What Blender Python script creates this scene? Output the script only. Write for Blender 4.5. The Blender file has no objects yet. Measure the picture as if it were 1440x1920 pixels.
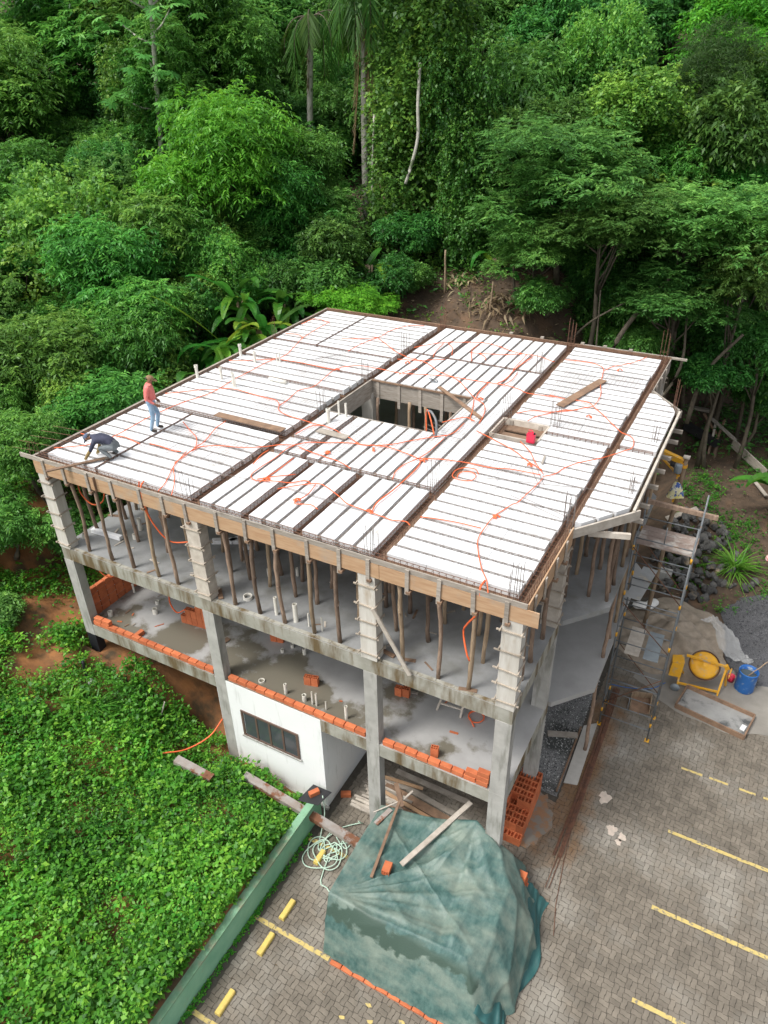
import bpy, math, random
import numpy as np
from mathutils import Vector, Matrix
random.seed(7); rng = np.random.default_rng(11)
scn = bpy.context.scene
COL = scn.collection

# ---------------------------------------------------------------- camera
yaw, pitch, roll = -0.5060, 0.5569, -0.0215
_f = Vector((math.sin(yaw)*math.cos(pitch), math.cos(yaw)*math.cos(pitch), -math.sin(pitch)))
_r = Vector((math.cos(yaw), -math.sin(yaw), 0)); _u = _r.cross(_f)
_r2 = _r*math.cos(roll) + _u*math.sin(roll); _u2 = _u*math.cos(roll) - _r*math.sin(roll)
cam = bpy.data.cameras.new('camera'); camo = bpy.data.objects.new('camera', cam); COL.objects.link(camo)
camo.matrix_world = Matrix(((_r2.x,_u2.x,-_f.x,16.783),(_r2.y,_u2.y,-_f.y,-10.938),(_r2.z,_u2.z,-_f.z,18.342),(0,0,0,1)))
cam.sensor_fit = 'HORIZONTAL'; cam.sensor_width = 36; cam.lens = 36*1378/1440
cam.clip_end = 500; cam.clip_start = 0.1
scn.camera = camo
# ---------------------------------------------------------------- light: bright overcast
SUN_EL, SUN_AZ = math.radians(58), math.radians(215)
w = bpy.data.worlds.new('World'); scn.world = w; w.use_nodes = True
wt = w.node_tree; wt.nodes.clear()
sky = wt.nodes.new('ShaderNodeTexSky'); sky.sky_type = 'NISHITA'; sky.sun_disc = False
sky.sun_elevation = SUN_EL; sky.sun_rotation = SUN_AZ; sky.dust_density = 4.0; sky.air_density = 1.0
hs = wt.nodes.new('ShaderNodeHueSaturation'); hs.inputs['Saturation'].default_value = 0.22
bg = wt.nodes.new('ShaderNodeBackground'); bg.inputs['Strength'].default_value = 0.15
wo = wt.nodes.new('ShaderNodeOutputWorld')
wt.links.new(sky.outputs[0], hs.inputs['Color']); wt.links.new(hs.outputs[0], bg.inputs['Color']); wt.links.new(bg.outputs[0], wo.inputs[0])
sd = bpy.data.lights.new('sun', 'SUN'); sd.energy = 1.5; sd.angle = math.radians(14); sd.color = (1.0, 0.965, 0.91)
so = bpy.data.objects.new('sun', sd); COL.objects.link(so)
sdir = Vector((math.sin(SUN_AZ)*math.cos(SUN_EL), math.cos(SUN_AZ)*math.cos(SUN_EL), math.sin(SUN_EL)))
so.rotation_euler = sdir.to_track_quat('Z', 'Y').to_euler(); so.location = (0, 0, 60)
scn.view_settings.view_transform = 'Standard'; scn.view_settings.look = 'None'
scn.view_settings.gamma = 1.0; scn.view_settings.use_curve_mapping = False
scn.view_settings.exposure = 0.62

# ---------------------------------------------------------------- materials
def nn(t, ty, **kw):
    n = t.nodes.new(ty)
    for k, v in kw.items(): setattr(n, k, v)
    return n
def ramp(t, stops):
    r = t.nodes.new('ShaderNodeValToRGB'); e = r.color_ramp.elements
    e[0].position, e[0].color = stops[0][0], (*stops[0][1], 1)
    e[1].position, e[1].color = stops[-1][0], (*stops[-1][1], 1)
    for p_, c_ in stops[1:-1]:
        k = e.new(p_); k.color = (*c_, 1)
    return r
def mat(name, c1, c2=None, scale=3.0, rough=0.8, bump=0.0, bscale=None, metal=0.0, stretch=None, jitter=0.0, c3=None, s3=0.6, t3=(0.52, 0.62), spec=0.4, rough3=None, coord='pos', stretch3=None):
    """two colours mixed by noise in world space, optional third stain colour, per-object brightness jitter, bump"""
    m = bpy.data.materials.new(name); m.use_nodes = True; t = m.node_tree; L = t.links
    b = t.nodes['Principled BSDF']; b.inputs['Roughness'].default_value = rough; b.inputs['Metallic'].default_value = metal
    b.inputs['Specular IOR Level'].default_value = spec
    if coord == 'pos': src = nn(t, 'ShaderNodeNewGeometry').outputs['Position']
    else: src = nn(t, 'ShaderNodeTexCoord').outputs['Object']
    if stretch:
        mp = nn(t, 'ShaderNodeMapping'); mp.inputs['Scale'].default_value = stretch; L.new(src, mp.inputs[0]); vec = mp.outputs[0]
    else: vec = src
    nz = nn(t, 'ShaderNodeTexNoise'); nz.inputs['Scale'].default_value = scale; nz.inputs['Detail'].default_value = 7; nz.inputs['Roughness'].default_value = 0.62
    L.new(vec, nz.inputs['Vector'])
    c2 = c2 or tuple(x*0.75 for x in c1)
    r = ramp(t, [(0.32, c1), (0.68, c2)]); L.new(nz.outputs['Fac'], r.inputs[0]); out = r.outputs[0]
    if c3:
        n3 = nn(t, 'ShaderNodeTexNoise'); n3.inputs['Scale'].default_value = s3; n3.inputs['Detail'].default_value = 6; n3.inputs['Roughness'].default_value = 0.6
        if stretch3:
            mp3 = nn(t, 'ShaderNodeMapping'); mp3.inputs['Scale'].default_value = stretch3; L.new(src, mp3.inputs[0]); L.new(mp3.outputs[0], n3.inputs['Vector'])
        else: L.new(src, n3.inputs['Vector'])
        mr = nn(t, 'ShaderNodeMapRange'); mr.inputs[1].default_value, mr.inputs[2].default_value = t3; L.new(n3.outputs['Fac'], mr.inputs[0])
        mx = nn(t, 'ShaderNodeMix', data_type='RGBA'); mx.inputs[7].default_value = (*c3, 1)
        L.new(mr.outputs[0], mx.inputs[0]); L.new(out, mx.inputs[6]); out = mx.outputs[2]
        if rough3 is not None:
            m2 = nn(t, 'ShaderNodeMapRange'); m2.inputs[3].default_value = rough; m2.inputs[4].default_value = rough3
            L.new(mr.outputs[0], m2.inputs[0]); L.new(m2.outputs[0], b.inputs['Roughness'])
    if jitter:
        oi = nn(t, 'ShaderNodeObjectInfo'); m3 = nn(t, 'ShaderNodeMapRange'); m3.inputs[3].default_value = 1-jitter; m3.inputs[4].default_value = 1+jitter
        L.new(oi.outputs['Random'], m3.inputs[0]); h = nn(t, 'ShaderNodeHueSaturation'); L.new(m3.outputs[0], h.inputs['Value']); L.new(out, h.inputs['Color']); out = h.outputs[0]
    L.new(out, b.inputs['Base Color'])
    if bump:
        n2 = nn(t, 'ShaderNodeTexNoise'); n2.inputs['Scale'].default_value = bscale or scale*4; n2.inputs['Detail'].default_value = 5
        L.new(vec, n2.inputs['Vector'])
        bp = nn(t, 'ShaderNodeBump'); bp.inputs['Strength'].default_value = bump; bp.inputs['Distance'].default_value = 0.02
        L.new(n2.outputs['Fac'], bp.inputs['Height']); L.new(bp.outputs[0], b.inputs['Normal'])
    return m
def leafmat(name, dark, mid, light, gloss=0.45, trans=0.36):
    """leaf colour by the per-leaf value 'lv' and a per-object shift; thin translucent blade"""
    m = bpy.data.materials.new(name); m.use_nodes = True; t = m.node_tree; L = t.links
    b = t.nodes['Principled BSDF']; b.inputs['Roughness'].default_value = gloss; b.inputs['Specular IOR Level'].default_value = 0.35
    at = nn(t, 'ShaderNodeAttribute', attribute_name='lv')
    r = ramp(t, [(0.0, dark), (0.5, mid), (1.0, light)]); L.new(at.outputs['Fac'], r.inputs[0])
    oi = nn(t, 'ShaderNodeObjectInfo')
    mh = nn(t, 'ShaderNodeMapRange'); mh.inputs[3].default_value = 0.49; mh.inputs[4].default_value = 0.53; L.new(oi.outputs['Random'], mh.inputs[0])
    mv = nn(t, 'ShaderNodeMath', operation='MULTIPLY_ADD'); mv.inputs[1].default_value = 7.31; mv.inputs[2].default_value = 0.0; L.new(oi.outputs['Random'], mv.inputs[0])
    fr = nn(t, 'ShaderNodeMath', operation='FRACT'); L.new(mv.outputs[0], fr.inputs[0])
    mr = nn(t, 'ShaderNodeMapRange'); mr.inputs[3].default_value = .85; mr.inputs[4].default_value = 1.4; L.new(fr.outputs[0], mr.inputs[0])
    h = nn(t, 'ShaderNodeHueSaturation'); h.inputs['Saturation'].default_value = .98; L.new(mh.outputs[0], h.inputs['Hue']); L.new(mr.outputs[0], h.inputs['Value']); L.new(r.outputs[0], h.inputs['Color'])
    L.new(h.outputs[0], b.inputs['Base Color'])
    tr = nn(t, 'ShaderNodeBsdfTranslucent'); h2 = nn(t, 'ShaderNodeHueSaturation'); h2.inputs['Hue'].default_value = 0.485; h2.inputs['Value'].default_value = 1.3
    L.new(h.outputs[0], h2.inputs['Color']); L.new(h2.outputs[0], tr.inputs['Color'])
    ms = nn(t, 'ShaderNodeMixShader'); ms.inputs[0].default_value = trans
    L.new(b.outputs[0], ms.inputs[1]); L.new(tr.outputs[0], ms.inputs[2]); L.new(ms.outputs[0], t.nodes['Material Output'].inputs[0])
    return m

MT = {}
MT['concrete'] = mat('concrete', (.46,.45,.42), (.33,.325,.30), 2.2, .85, .15, 14, c3=(.19,.19,.16), s3=2.0, t3=(.52,.72), stretch3=(2.2,2.2,.35))
MT['slab2'] = mat('slab_floor_dry', (.29,.295,.295), (.215,.22,.215), 1.6, .6, .12, 20, c3=(.17,.168,.15), s3=1.1, t3=(.5,.72), rough3=.35)
MT['slab1'] = mat('slab_floor_wet', (.43,.425,.415), (.34,.335,.325), 1.1, .55, .06, 20, c3=(.15,.135,.10), s3=.46, t3=(.435,.475), rough3=.14)
def wetfloor(m):
    """damp patches spread from the open front edge: threshold shifted by distance from it"""
    t = m.node_tree; mr = [n for n in t.nodes if n.type == 'MAP_RANGE'][0]; src = mr.inputs[0].links[0].from_socket; L = t.links
    g = nn(t, 'ShaderNodeNewGeometry'); sx = nn(t, 'ShaderNodeSeparateXYZ'); L.new(g.outputs['Position'], sx.inputs[0])
    a = nn(t, 'ShaderNodeMapRange'); a.inputs[1].default_value = 0; a.inputs[2].default_value = 2.4; a.inputs[3].default_value = .10; a.inputs[4].default_value = -.07; L.new(sx.outputs['Y'], a.inputs[0])
    b = nn(t, 'ShaderNodeMapRange'); b.inputs[1].default_value = 8.5; b.inputs[2].default_value = 13.8; b.inputs[3].default_value = .03; b.inputs[4].default_value = -.10; L.new(sx.outputs['X'], b.inputs[0])
    c = nn(t, 'ShaderNodeMath', operation='ADD'); L.new(a.outputs[0], c.inputs[0]); L.new(b.outputs[0], c.inputs[1])
    d = nn(t, 'ShaderNodeMath', operation='ADD'); L.new(src, d.inputs[0]); L.new(c.outputs[0], d.inputs[1]); L.new(d.outputs[0], mr.inputs[0])
MT['slab1'] = mat('slab_floor_damp', (.42,.415,.405), (.33,.325,.315), 1.1, .55, .08, 20, c3=(.175,.16,.125), s3=.62, t3=(.495,.575), rough3=.16); wetfloor(MT['slab1'])
MT['beam'] = mat('beam_concrete', (.42,.41,.36), (.26,.255,.21), 1.6, .85, .2, 16, c3=(.135,.095,.045), s3=1.8, t3=(.46,.62), stretch3=(1.3,1.3,.25))
MT['white'] = mat('white_paint', (.86,.87,.86), (.80,.815,.81), .8, .7, .03, 30, c3=(.48,.49,.45), s3=1.6, t3=(.56,.80), stretch3=(2.5,2.5,.35))
MT['eps'] = mat('white_foam', (.74,.745,.75), (.69,.695,.70), .9, .75, .08, 40, jitter=.05, c3=(.47,.45,.41), s3=2.6, t3=(.58,.76))
MT['joist'] = mat('joist_concrete', (.34,.32,.295), (.20,.185,.165), 6, .9, .1)
MT['rust'] = mat('rusty_rebar', (.20,.095,.055), (.10,.055,.04), 9, .85, .1)
MT['steel'] = mat('dark_rebar', (.20,.185,.18), (.24,.19,.16), 9, .7)
MT['tan'] = mat('tan_form_board', (.54,.37,.23), (.42,.25,.14), 3, .7, .05, 40, stretch=(.6,.6,5), c3=(.40,.33,.26), s3=.8, t3=(.55,.7))
MT['greywood'] = mat('grey_board', (.44,.395,.34), (.27,.235,.195), 4, .85, .12, 40, stretch=(.8,.8,5), jitter=.15)
MT['brownwood'] = mat('brown_board', (.30,.19,.12), (.17,.11,.075), 4, .8, .12, 40, jitter=.15)
MT['palewood'] = mat('pale_batten', (.58,.53,.46), (.42,.37,.31), 5, .85, .1, 40, jitter=.15)
MT['pole'] = mat('bark_pole', (.33,.235,.17), (.16,.11,.08), 7, .9, .35, 22, jitter=.35, stretch=(2,2,.5))
MT['polelight'] = mat('peeled_pole', (.40,.30,.20), (.24,.17,.11), 7, .85, .3, 22, jitter=.25, stretch=(2,2,.5))
MT['brick'] = mat('clay_brick', (.60,.185,.075), (.48,.125,.05), 5, .85, .1, 30, jitter=.16)
MT['mortar'] = mat('mortar', (.42,.40,.37), (.33,.31,.28), 8, .9, .2)
MT['orange'] = mat('orange_conduit', (.86,.17,.055), (.78,.14,.045), 3, .5)
MT['pvc'] = mat('white_pvc', (.78,.76,.69), (.70,.67,.58), 4, .45)
MT['paver'] = mat('paver_concrete', (.255,.235,.205), (.195,.18,.155), 3.5, .85, .2, 40, jitter=.12, c3=(.36,.345,.31), s3=.33, t3=(.56,.72))
MT['yellow'] = mat('yellow_paint', (.60,.47,.17), (.50,.385,.14), 6, .7, c3=(.22,.195,.15), s3=9, t3=(.52,.62))
MT['yellowsolid'] = mat('yellow_concrete', (.74,.57,.15), (.62,.46,.13), 5, .75, .15, c3=(.45,.38,.22), s3=6, t3=(.62,.7))
MT['sand'] = mat('sand', (.37,.31,.24), (.255,.21,.16), 4, .95, .9, 9, c3=(.26,.215,.17), s3=1.1, t3=(.54,.66))
MT['cement'] = mat('cement_film', (.30,.28,.245), (.215,.20,.175), 1.2, .9, .2, 20, c3=(.215,.20,.17), s3=.8, t3=(.52,.66))
MT['gravel'] = mat('gravel', (.15,.15,.155), (.05,.052,.058), 38, .9, .8, 45)
MT['gravelpale'] = mat('pale_gravel', (.40,.40,.39), (.06,.062,.065), 30, .9, .8, 40, c3=(.07,.075,.07), s3=.6, t3=(.5,.62))
MT['soil'] = mat('soil', (.115,.078,.052), (.055,.040,.028), 2.6, .95, .9, 9, c3=(.16,.095,.055), s3=.7, t3=(.55,.72))
MT['clay'] = mat('orange_clay', (.34,.15,.055), (.19,.09,.04), 1.6, .95, .7, 7, c3=(.08,.055,.03), s3=.9, t3=(.48,.62))
MT['green'] = mat('green_wall_paint', (.30,.56,.38), (.20,.45,.29), 1.5, .8, .1, 30, c3=(.30,.40,.26), s3=1.3, t3=(.58,.72))
MT['tarp'] = mat('green_tarp', (.036,.092,.085), (.092,.168,.148), 7.0, .5, .35, 30, c3=(.25,.29,.235), s3=1.5, t3=(.40,.78), stretch=(1.6,.6,1), stretch3=(.6,1.3,1))
MT['tarpdark'] = mat('dark_tarp', (.02,.085,.085), (.035,.12,.115), 2.5, .5, .2, 40)
MT['ironrust'] = mat('rusty_channel', (.40,.38,.36), (.30,.24,.20), 3, .7, .1, c3=(.22,.10,.055), s3=2.2, t3=(.5,.56), metal=.2)
MT['black'] = mat('black_plastic', (.02,.02,.022), (.03,.03,.033), 4, .6)
MT['bitumen'] = mat('bitumen_coat', (.012,.013,.016), (.022,.024,.03), 4, .55)
MT['winframe'] = mat('bronze_frame', (.145,.095,.075), (.11,.07,.055), 4, .5)
MT['scaf'] = mat('scaffold_steel', (.15,.175,.195), (.22,.225,.225), 6, .6, metal=.25, c3=(.24,.15,.09), s3=4, t3=(.6,.7))
MT['machine'] = mat('yellow_machine_paint', (.82,.43,.03), (.72,.36,.03), 3, .4, c3=(.46,.38,.26), s3=6, t3=(.55,.68), rough3=.9)
MT['bluedrum'] = mat('blue_plastic', (.025,.13,.42), (.03,.17,.50), 2, .5, c3=(.38,.44,.5), s3=5, t3=(.56,.68), rough3=.9)
MT['hose'] = mat('pale_hose', (.46,.62,.50), (.52,.66,.55), 3, .5)
MT['rock'] = mat('dark_rock', (.12,.115,.105), (.055,.055,.055), 5, .9, .4, 14, jitter=.45, c3=(.23,.18,.12), s3=1.4, t3=(.58,.66))
MT['bark'] = mat('bark', (.15,.125,.09), (.07,.06,.045), 5, .9, .5, 18, jitter=.2)
MT['palebark'] = mat('pale_bark', (.52,.50,.44), (.34,.33,.28), 5, .9, .4, 12, jitter=.1, c3=(.13,.16,.09), s3=2.5, t3=(.54,.62))
MT['skin'] = mat('skin', (.32,.17,.105), (.27,.14,.085), 4, .6)
MT['coral'] = mat('coral_cotton', (.80,.25,.22), (.66,.17,.155), 7, .85, .6, 14)
MT['navy'] = mat('navy_cotton', (.07,.075,.115), (.04,.042,.07), 7, .85, .6, 14)
MT['denim'] = mat('pale_denim', (.20,.33,.48), (.33,.46,.58), 7, .9, .5, 14)
MT['greytrouser'] = mat('grey_cotton', (.22,.245,.255), (.14,.16,.17), 7, .9, .5, 14)
MT['boots'] = mat('dark_leather', (.05,.04,.035), (.08,.065,.05), 6, .6)
MT['glove'] = mat('tan_glove', (.38,.28,.11), (.28,.20,.08), 6, .85)
MT['capbrown'] = mat('brown_cap', (.30,.19,.10), (.24,.15,.08), 6, .85)
MT['capblue'] = mat('blue_cap', (.11,.15,.235), (.09,.12,.19), 6, .85)
MT['redcan'] = mat('red_plastic', (.72,.04,.09), (.62,.03,.07), 4, .4)
MT['grey'] = mat('grey_metal', (.30,.34,.36), (.24,.27,.29), 4, .5, metal=.2)
MT['sackwhite'] = mat('white_sack', (.80,.79,.75), (.68,.67,.63), 7, .7, .3)
MT['straw'] = mat('dead_leaf', (.40,.26,.14), (.26,.16,.09), 5, .9, jitter=.2)
MT['wetsheet'] = mat('galvanised_sheet', (.42,.43,.43), (.34,.345,.34), 3, .5, c3=(.5,.46,.38), s3=3, t3=(.58,.7))

L_PIN = leafmat('leaf_pinnate', (.032,.105,.020), (.105,.275,.040), (.25,.49,.075))
L_BRIGHT = leafmat('leaf_bright', (.045,.15,.012), (.13,.33,.022), (.25,.49,.035))
L_BRD = leafmat('leaf_broad', (.028,.090,.020), (.080,.22,.038), (.18,.38,.065))
L_ACA = leafmat('leaf_feathered', (.036,.11,.024), (.11,.26,.05), (.24,.44,.085))
L_VINE = leafmat('leaf_vine', (.034,.10,.018), (.11,.25,.034), (.26,.43,.06))
L_FEA = leafmat('leaf_thin', (.020,.058,.014), (.045,.105,.024), (.09,.17,.040))
L_BAN = leafmat('leaf_banana', (.025,.10,.014), (.062,.20,.020), (.24,.38,.03), gloss=.35)
L_COV = leafmat('leaf_cover', (.024,.10,.010), (.085,.265,.020), (.24,.46,.040))
L_GRS = leafmat('grass_blade', (.035,.13,.010), (.08,.24,.018), (.20,.38,.05))
L_DEAD = leafmat('dead_frond', (.13,.085,.05), (.24,.17,.10), (.36,.28,.18))
L_PALM = leafmat('palm_leaf', (.025,.08,.012), (.06,.15,.018), (.15,.25,.04))

# ---------------------------------------------------------------- mesh helpers
def wl(o):
    v = Vector((0, 0, 0))
    while o is not None: v = v + o.location; o = o.parent
    return v
class MB:
    def __init__(s): s.v = []; s.f = []; s.sm = False
    def add(s, vs, fs):
        o = len(s.v); s.v += [tuple(x) for x in vs]; s.f += [tuple(i+o for i in f) for f in fs]; return s
    def box(s, x0, x1, y0, y1, z0, z1):
        return s.add([(x0,y0,z0),(x1,y0,z0),(x1,y1,z0),(x0,y1,z0),(x0,y0,z1),(x1,y0,z1),(x1,y1,z1),(x0,y1,z1)],
              [(0,3,2,1),(4,5,6,7),(0,1,5,4),(1,2,6,5),(2,3,7,6),(3,0,4,7)])
    def bar(s, p, q, w, h, up=(0,0,1)):
        p, q = Vector(p), Vector(q); d = (q-p).normalized(); u = Vector(up)
        if abs(d.dot(u)) > .98: u = Vector((0,1,0))
        sd = d.cross(u).normalized(); u2 = sd.cross(d).normalized()
        vs = []
        for a in (p, q):
            for (i, j) in ((-1,-1),(1,-1),(1,1),(-1,1)): vs.append(a + sd*(i*w/2) + u2*(j*h/2))
        return s.add(vs, [(0,1,2,3),(7,6,5,4),(0,4,5,1),(1,5,6,2),(2,6,7,3),(3,7,4,0)])
    def tube(s, pts, r, n=6, caps=True):
        pts = [Vector(p) for p in pts]; k = len(pts); rs = r if isinstance(r, (list, tuple)) else [r]*k
        vs, fs = [], []; ref = Vector((0,0,1))
        for i, p in enumerate(pts):
            d = (pts[min(i+1,k-1)] - pts[max(i-1,0)]).normalized()
            a = d.cross(ref if abs(d.z) < .95 else Vector((1,0,0))).normalized(); b = d.cross(a)
            for j in range(n):
                t = 2*math.pi*j/n; vs.append(p + (a*math.cos(t) + b*math.sin(t))*rs[i])
        for i in range(k-1):
            for j in range(n):
                j2 = (j+1) % n; fs.append((i*n+j, i*n+j2, (i+1)*n+j2, (i+1)*n+j))
        if caps: fs.append(tuple(range(n))[::-1]); fs.append(tuple((k-1)*n+j for j in range(n)))
        return s.add(vs, fs)
    def prism(s, poly, z0, z1):
        n = len(poly); vs = [(x,y,z0) for x,y in poly] + [(x,y,z1) for x,y in poly]
        fs = [tuple(range(n))[::-1], tuple(range(n, 2*n))] + [(i,(i+1)%n,(i+1)%n+n,i+n) for i in range(n)]
        return s.add(vs, fs)
    def lathe(s, prof, c=(0,0,0), n=20, axis='z', caps=False):
        vs, fs = [], []
        for r, h in prof:
            for j in range(n):
                t = 2*math.pi*j/n; a, b = r*math.cos(t), r*math.sin(t)
                vs.append((c[0]+a, c[1]+b, c[2]+h) if axis == 'z' else ((c[0]+h, c[1]+a, c[2]+b) if axis == 'x' else (c[0]+a, c[1]+h, c[2]+b)))
        for i in range(len(prof)-1):
            for j in range(n):
                j2 = (j+1) % n; fs.append((i*n+j, i*n+j2, (i+1)*n+j2, (i+1)*n+j))
        if caps: fs.append(tuple(range(n))[::-1]); fs.append(tuple((len(prof)-1)*n+j for j in range(n)))
        return s.add(vs, fs)
    def mesh(s, name, m, smooth=False):
        me = bpy.data.meshes.new(name); me.from_pydata(s.v, [], s.f); me.materials.append(m)
        if smooth: me.polygons.foreach_set('use_smooth', [True]*len(me.polygons))
        me.update(); return me
    def build(s, name, m, parent=None, smooth=False):
        a = np.array(s.v); lo, hi = a.min(0), a.max(0); c = Vector(((lo[0]+hi[0])/2, (lo[1]+hi[1])/2, lo[2]))
        s.v = [tuple(x) for x in (a - np.array(c))]
        return put(name, s.mesh(name, m, smooth), c, parent)
def put(name, me, loc, parent=None, rz=0, rot=None):
    o = bpy.data.objects.new(name, me); COL.objects.link(o)
    if parent is not None: o.parent = parent; o.location = Vector(loc) - wl(parent)
    else: o.location = loc
    if rz: o.rotation_euler = (0, 0, rz)
    if rot: o.rotation_euler = rot
    return o
def tag(o, label, cat, group=None):
    o['label'] = label; o['category'] = cat
    if group: o['group'] = group
    return o
def thing(name, label, cat, loc=(0,0,0), group=None):
    o = bpy.data.objects.new(name, None); COL.objects.link(o); o.location = loc; o.empty_display_size = .2
    return tag(o, label, cat, group)
def struct(o): o['kind'] = 'structure'; return o
def smoothstep(a, b, x):
    t = min(1, max(0, (x-a)/(b-a))); return t*t*(3-2*t)
R = random.uniform
# ---------------------------------------------------------------- terrain
def sst(a, b, x):
    t = np.clip((x-a)/(b-a), 0, 1); return t*t*(3-2*t)
def wob(x, y):
    return .10*np.sin(1.3*x+.7*y) + .07*np.sin(2.9*x-1.7*y+1) + .05*np.sin(4.7*y+2.1*x)
def th(x, y):
    x = np.asarray(x, float); y = np.asarray(y, float)
    # wooded hill behind
    hb = 6.3 + .48*(y-15.6) - .06*np.clip(y-26, 0, 60)
    hb = hb*sst(14.95, 15.6, y)
    dr = -.90*(x-9.5) + .43*(y-15.4)
    hr = np.clip(1.2 + 1.7*dr, 0, 60)
    back = np.where(y > 14.9, np.minimum(hb, hr), -1)
    # bank and hill on the left of the building
    dl = -1.2 - x
    left = 2.1 + .75*np.clip(dl, 0, 5) + .32*np.clip(dl-5, 0, 60) + .12*np.clip(y-1, 0, 14)
    left = left - .55*np.clip(-1.5-y, 0, 12)*np.clip(dl, 0, 3)/3
    # planted slope held by the green wall
    low = .76 + .10*(8.5-x) + .24*np.clip(4.2-x, 0, 9) + .03*np.clip(-y-1, 0, 8)
    dip = sst(-2.0, -.9, y)*sst(2.8, 5.0, x)
    low = low*(1-dip) + dip*(.50*sst(8.9, 5.2, x) + .02)
    leftside = np.where(x < -1.2, np.maximum(left, low), low + .0*x)
    # inside the building footprint: clay under the left bay, level ground elsewhere
    inside = (y > -.15) & (x > -.4) & (y < 14.95)
    leftside = np.where(inside & (x < 8.5), np.where(x < 5.0, 2.3-1.9*sst(2.0, 4.4, x), -.06), leftside)
    leftside = np.where((y > 14.95) & (x > -1.2) & (x < 8.5), 2.2*sst(15.6, 14.9, y), leftside)
    yard = 1.5*sst(14.5, 22, y)*sst(13.0, 15.0, x) + .35*sst(24, 27, y)
    z = np.where(x <= 8.5, leftside, np.where(y < 14.3, -.06, yard-.06))
    z = np.maximum(z, back)
    return z + wob(x, y)*np.where((x > 8.5) & (y < 14.5), 0, np.where(z > .2, 1, .15))*np.where(y < 1, sst(8.5, 6.5, np.minimum(x, 8.5)), 1)
xs = np.unique(np.round(np.concatenate([np.arange(-60, -14, 1.0), np.arange(-14, 8.3, .3), [8.3, 8.5, 8.53], np.arange(8.9, 24, .5), np.arange(24, 61, 3.0)]), 3))
ys = np.unique(np.round(np.concatenate([np.arange(-16, -9, 1.0), np.arange(-9, 2, .25), [-.15, -.12], np.arange(2, 14.9, .5), [14.9, 14.96], np.arange(15, 30, .4), np.arange(30, 81, 1.5)]), 3))
GX, GY = np.meshgrid(xs, ys); GZ = th(GX, GY)
nx, ny = len(xs), len(ys)
me = bpy.data.meshes.new('ground')
idx = np.arange(nx*ny).reshape(ny, nx)
q = np.stack([idx[:-1,:-1], idx[:-1,1:], idx[1:,1:], idx[1:,:-1]], -1).reshape(-1, 4)
me.from_pydata(np.stack([GX.ravel(), GY.ravel(), GZ.ravel()], -1).tolist(), [], q.tolist())
me.polygons.foreach_set('use_smooth', [True]*len(me.polygons))
me.materials.append(MT['soil']); me.materials.append(MT['clay'])
cx = GX[:-1,:-1].ravel(); cy = GY[:-1,:-1].ravel()
me.polygons.foreach_set('material_index', ((cx < 9) & (cy < 3)).astype(int).tolist()); me.update()
struct(put('ground', me, (0,0,0)))
def gz(x, y): return float(th(x, y))

# ---------------------------------------------------------------- paved parking lot
pave = MB().prism([(8.5,-16),(34,-16),(34,9.5),(19.2,8.6),(15.5,14.2),(13.9,13.5),(14.25,3.4),(8.5,3.4)], -.05, -.014).build('pavement', mat('joint_sand', (.095,.086,.07), (.065,.058,.047), 6, .95))
struct(pave)
PL, PW, PD, PE, GAP = .24, .12, .010, .022, .0042
def paver_poly(sgn):
    g = GAP; L = PL
    return [(g,PD*sgn+g),(L/2-PE,PD*sgn+g),(L/2+PE,-PD*sgn+g),(L-g,-PD*sgn+g),(L-g,PW-PD*sgn-g),(L/2+PE,PW-PD*sgn-g),(L/2-PE,PW+PD*sgn-g),(g,PW+PD*sgn-g)]
def paver_verts(poly):
    c = (sum(a for a,_ in poly)/8, sum(b for _,b in poly)/8)
    top = [(c[0]+(a-c[0])*.965, c[1]+(b-c[1])*.94, 0.0) for a,b in poly]
    return top + [(a,b,-.006) for a,b in poly] + [(a,b,-.03) for a,b in poly]
PF = [tuple(range(8))] + [(i+8,(i+1)%8+8,(i+1)%8,i) for i in range(8)] + [(i+16,(i+1)%8+16,(i+1)%8+8,i+8) for i in range(8)]
base = paver_verts(paver_poly(1)); baseH = base
baseV = [(PW-b, a, z) for a,b,z in base]          # turned a quarter
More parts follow.
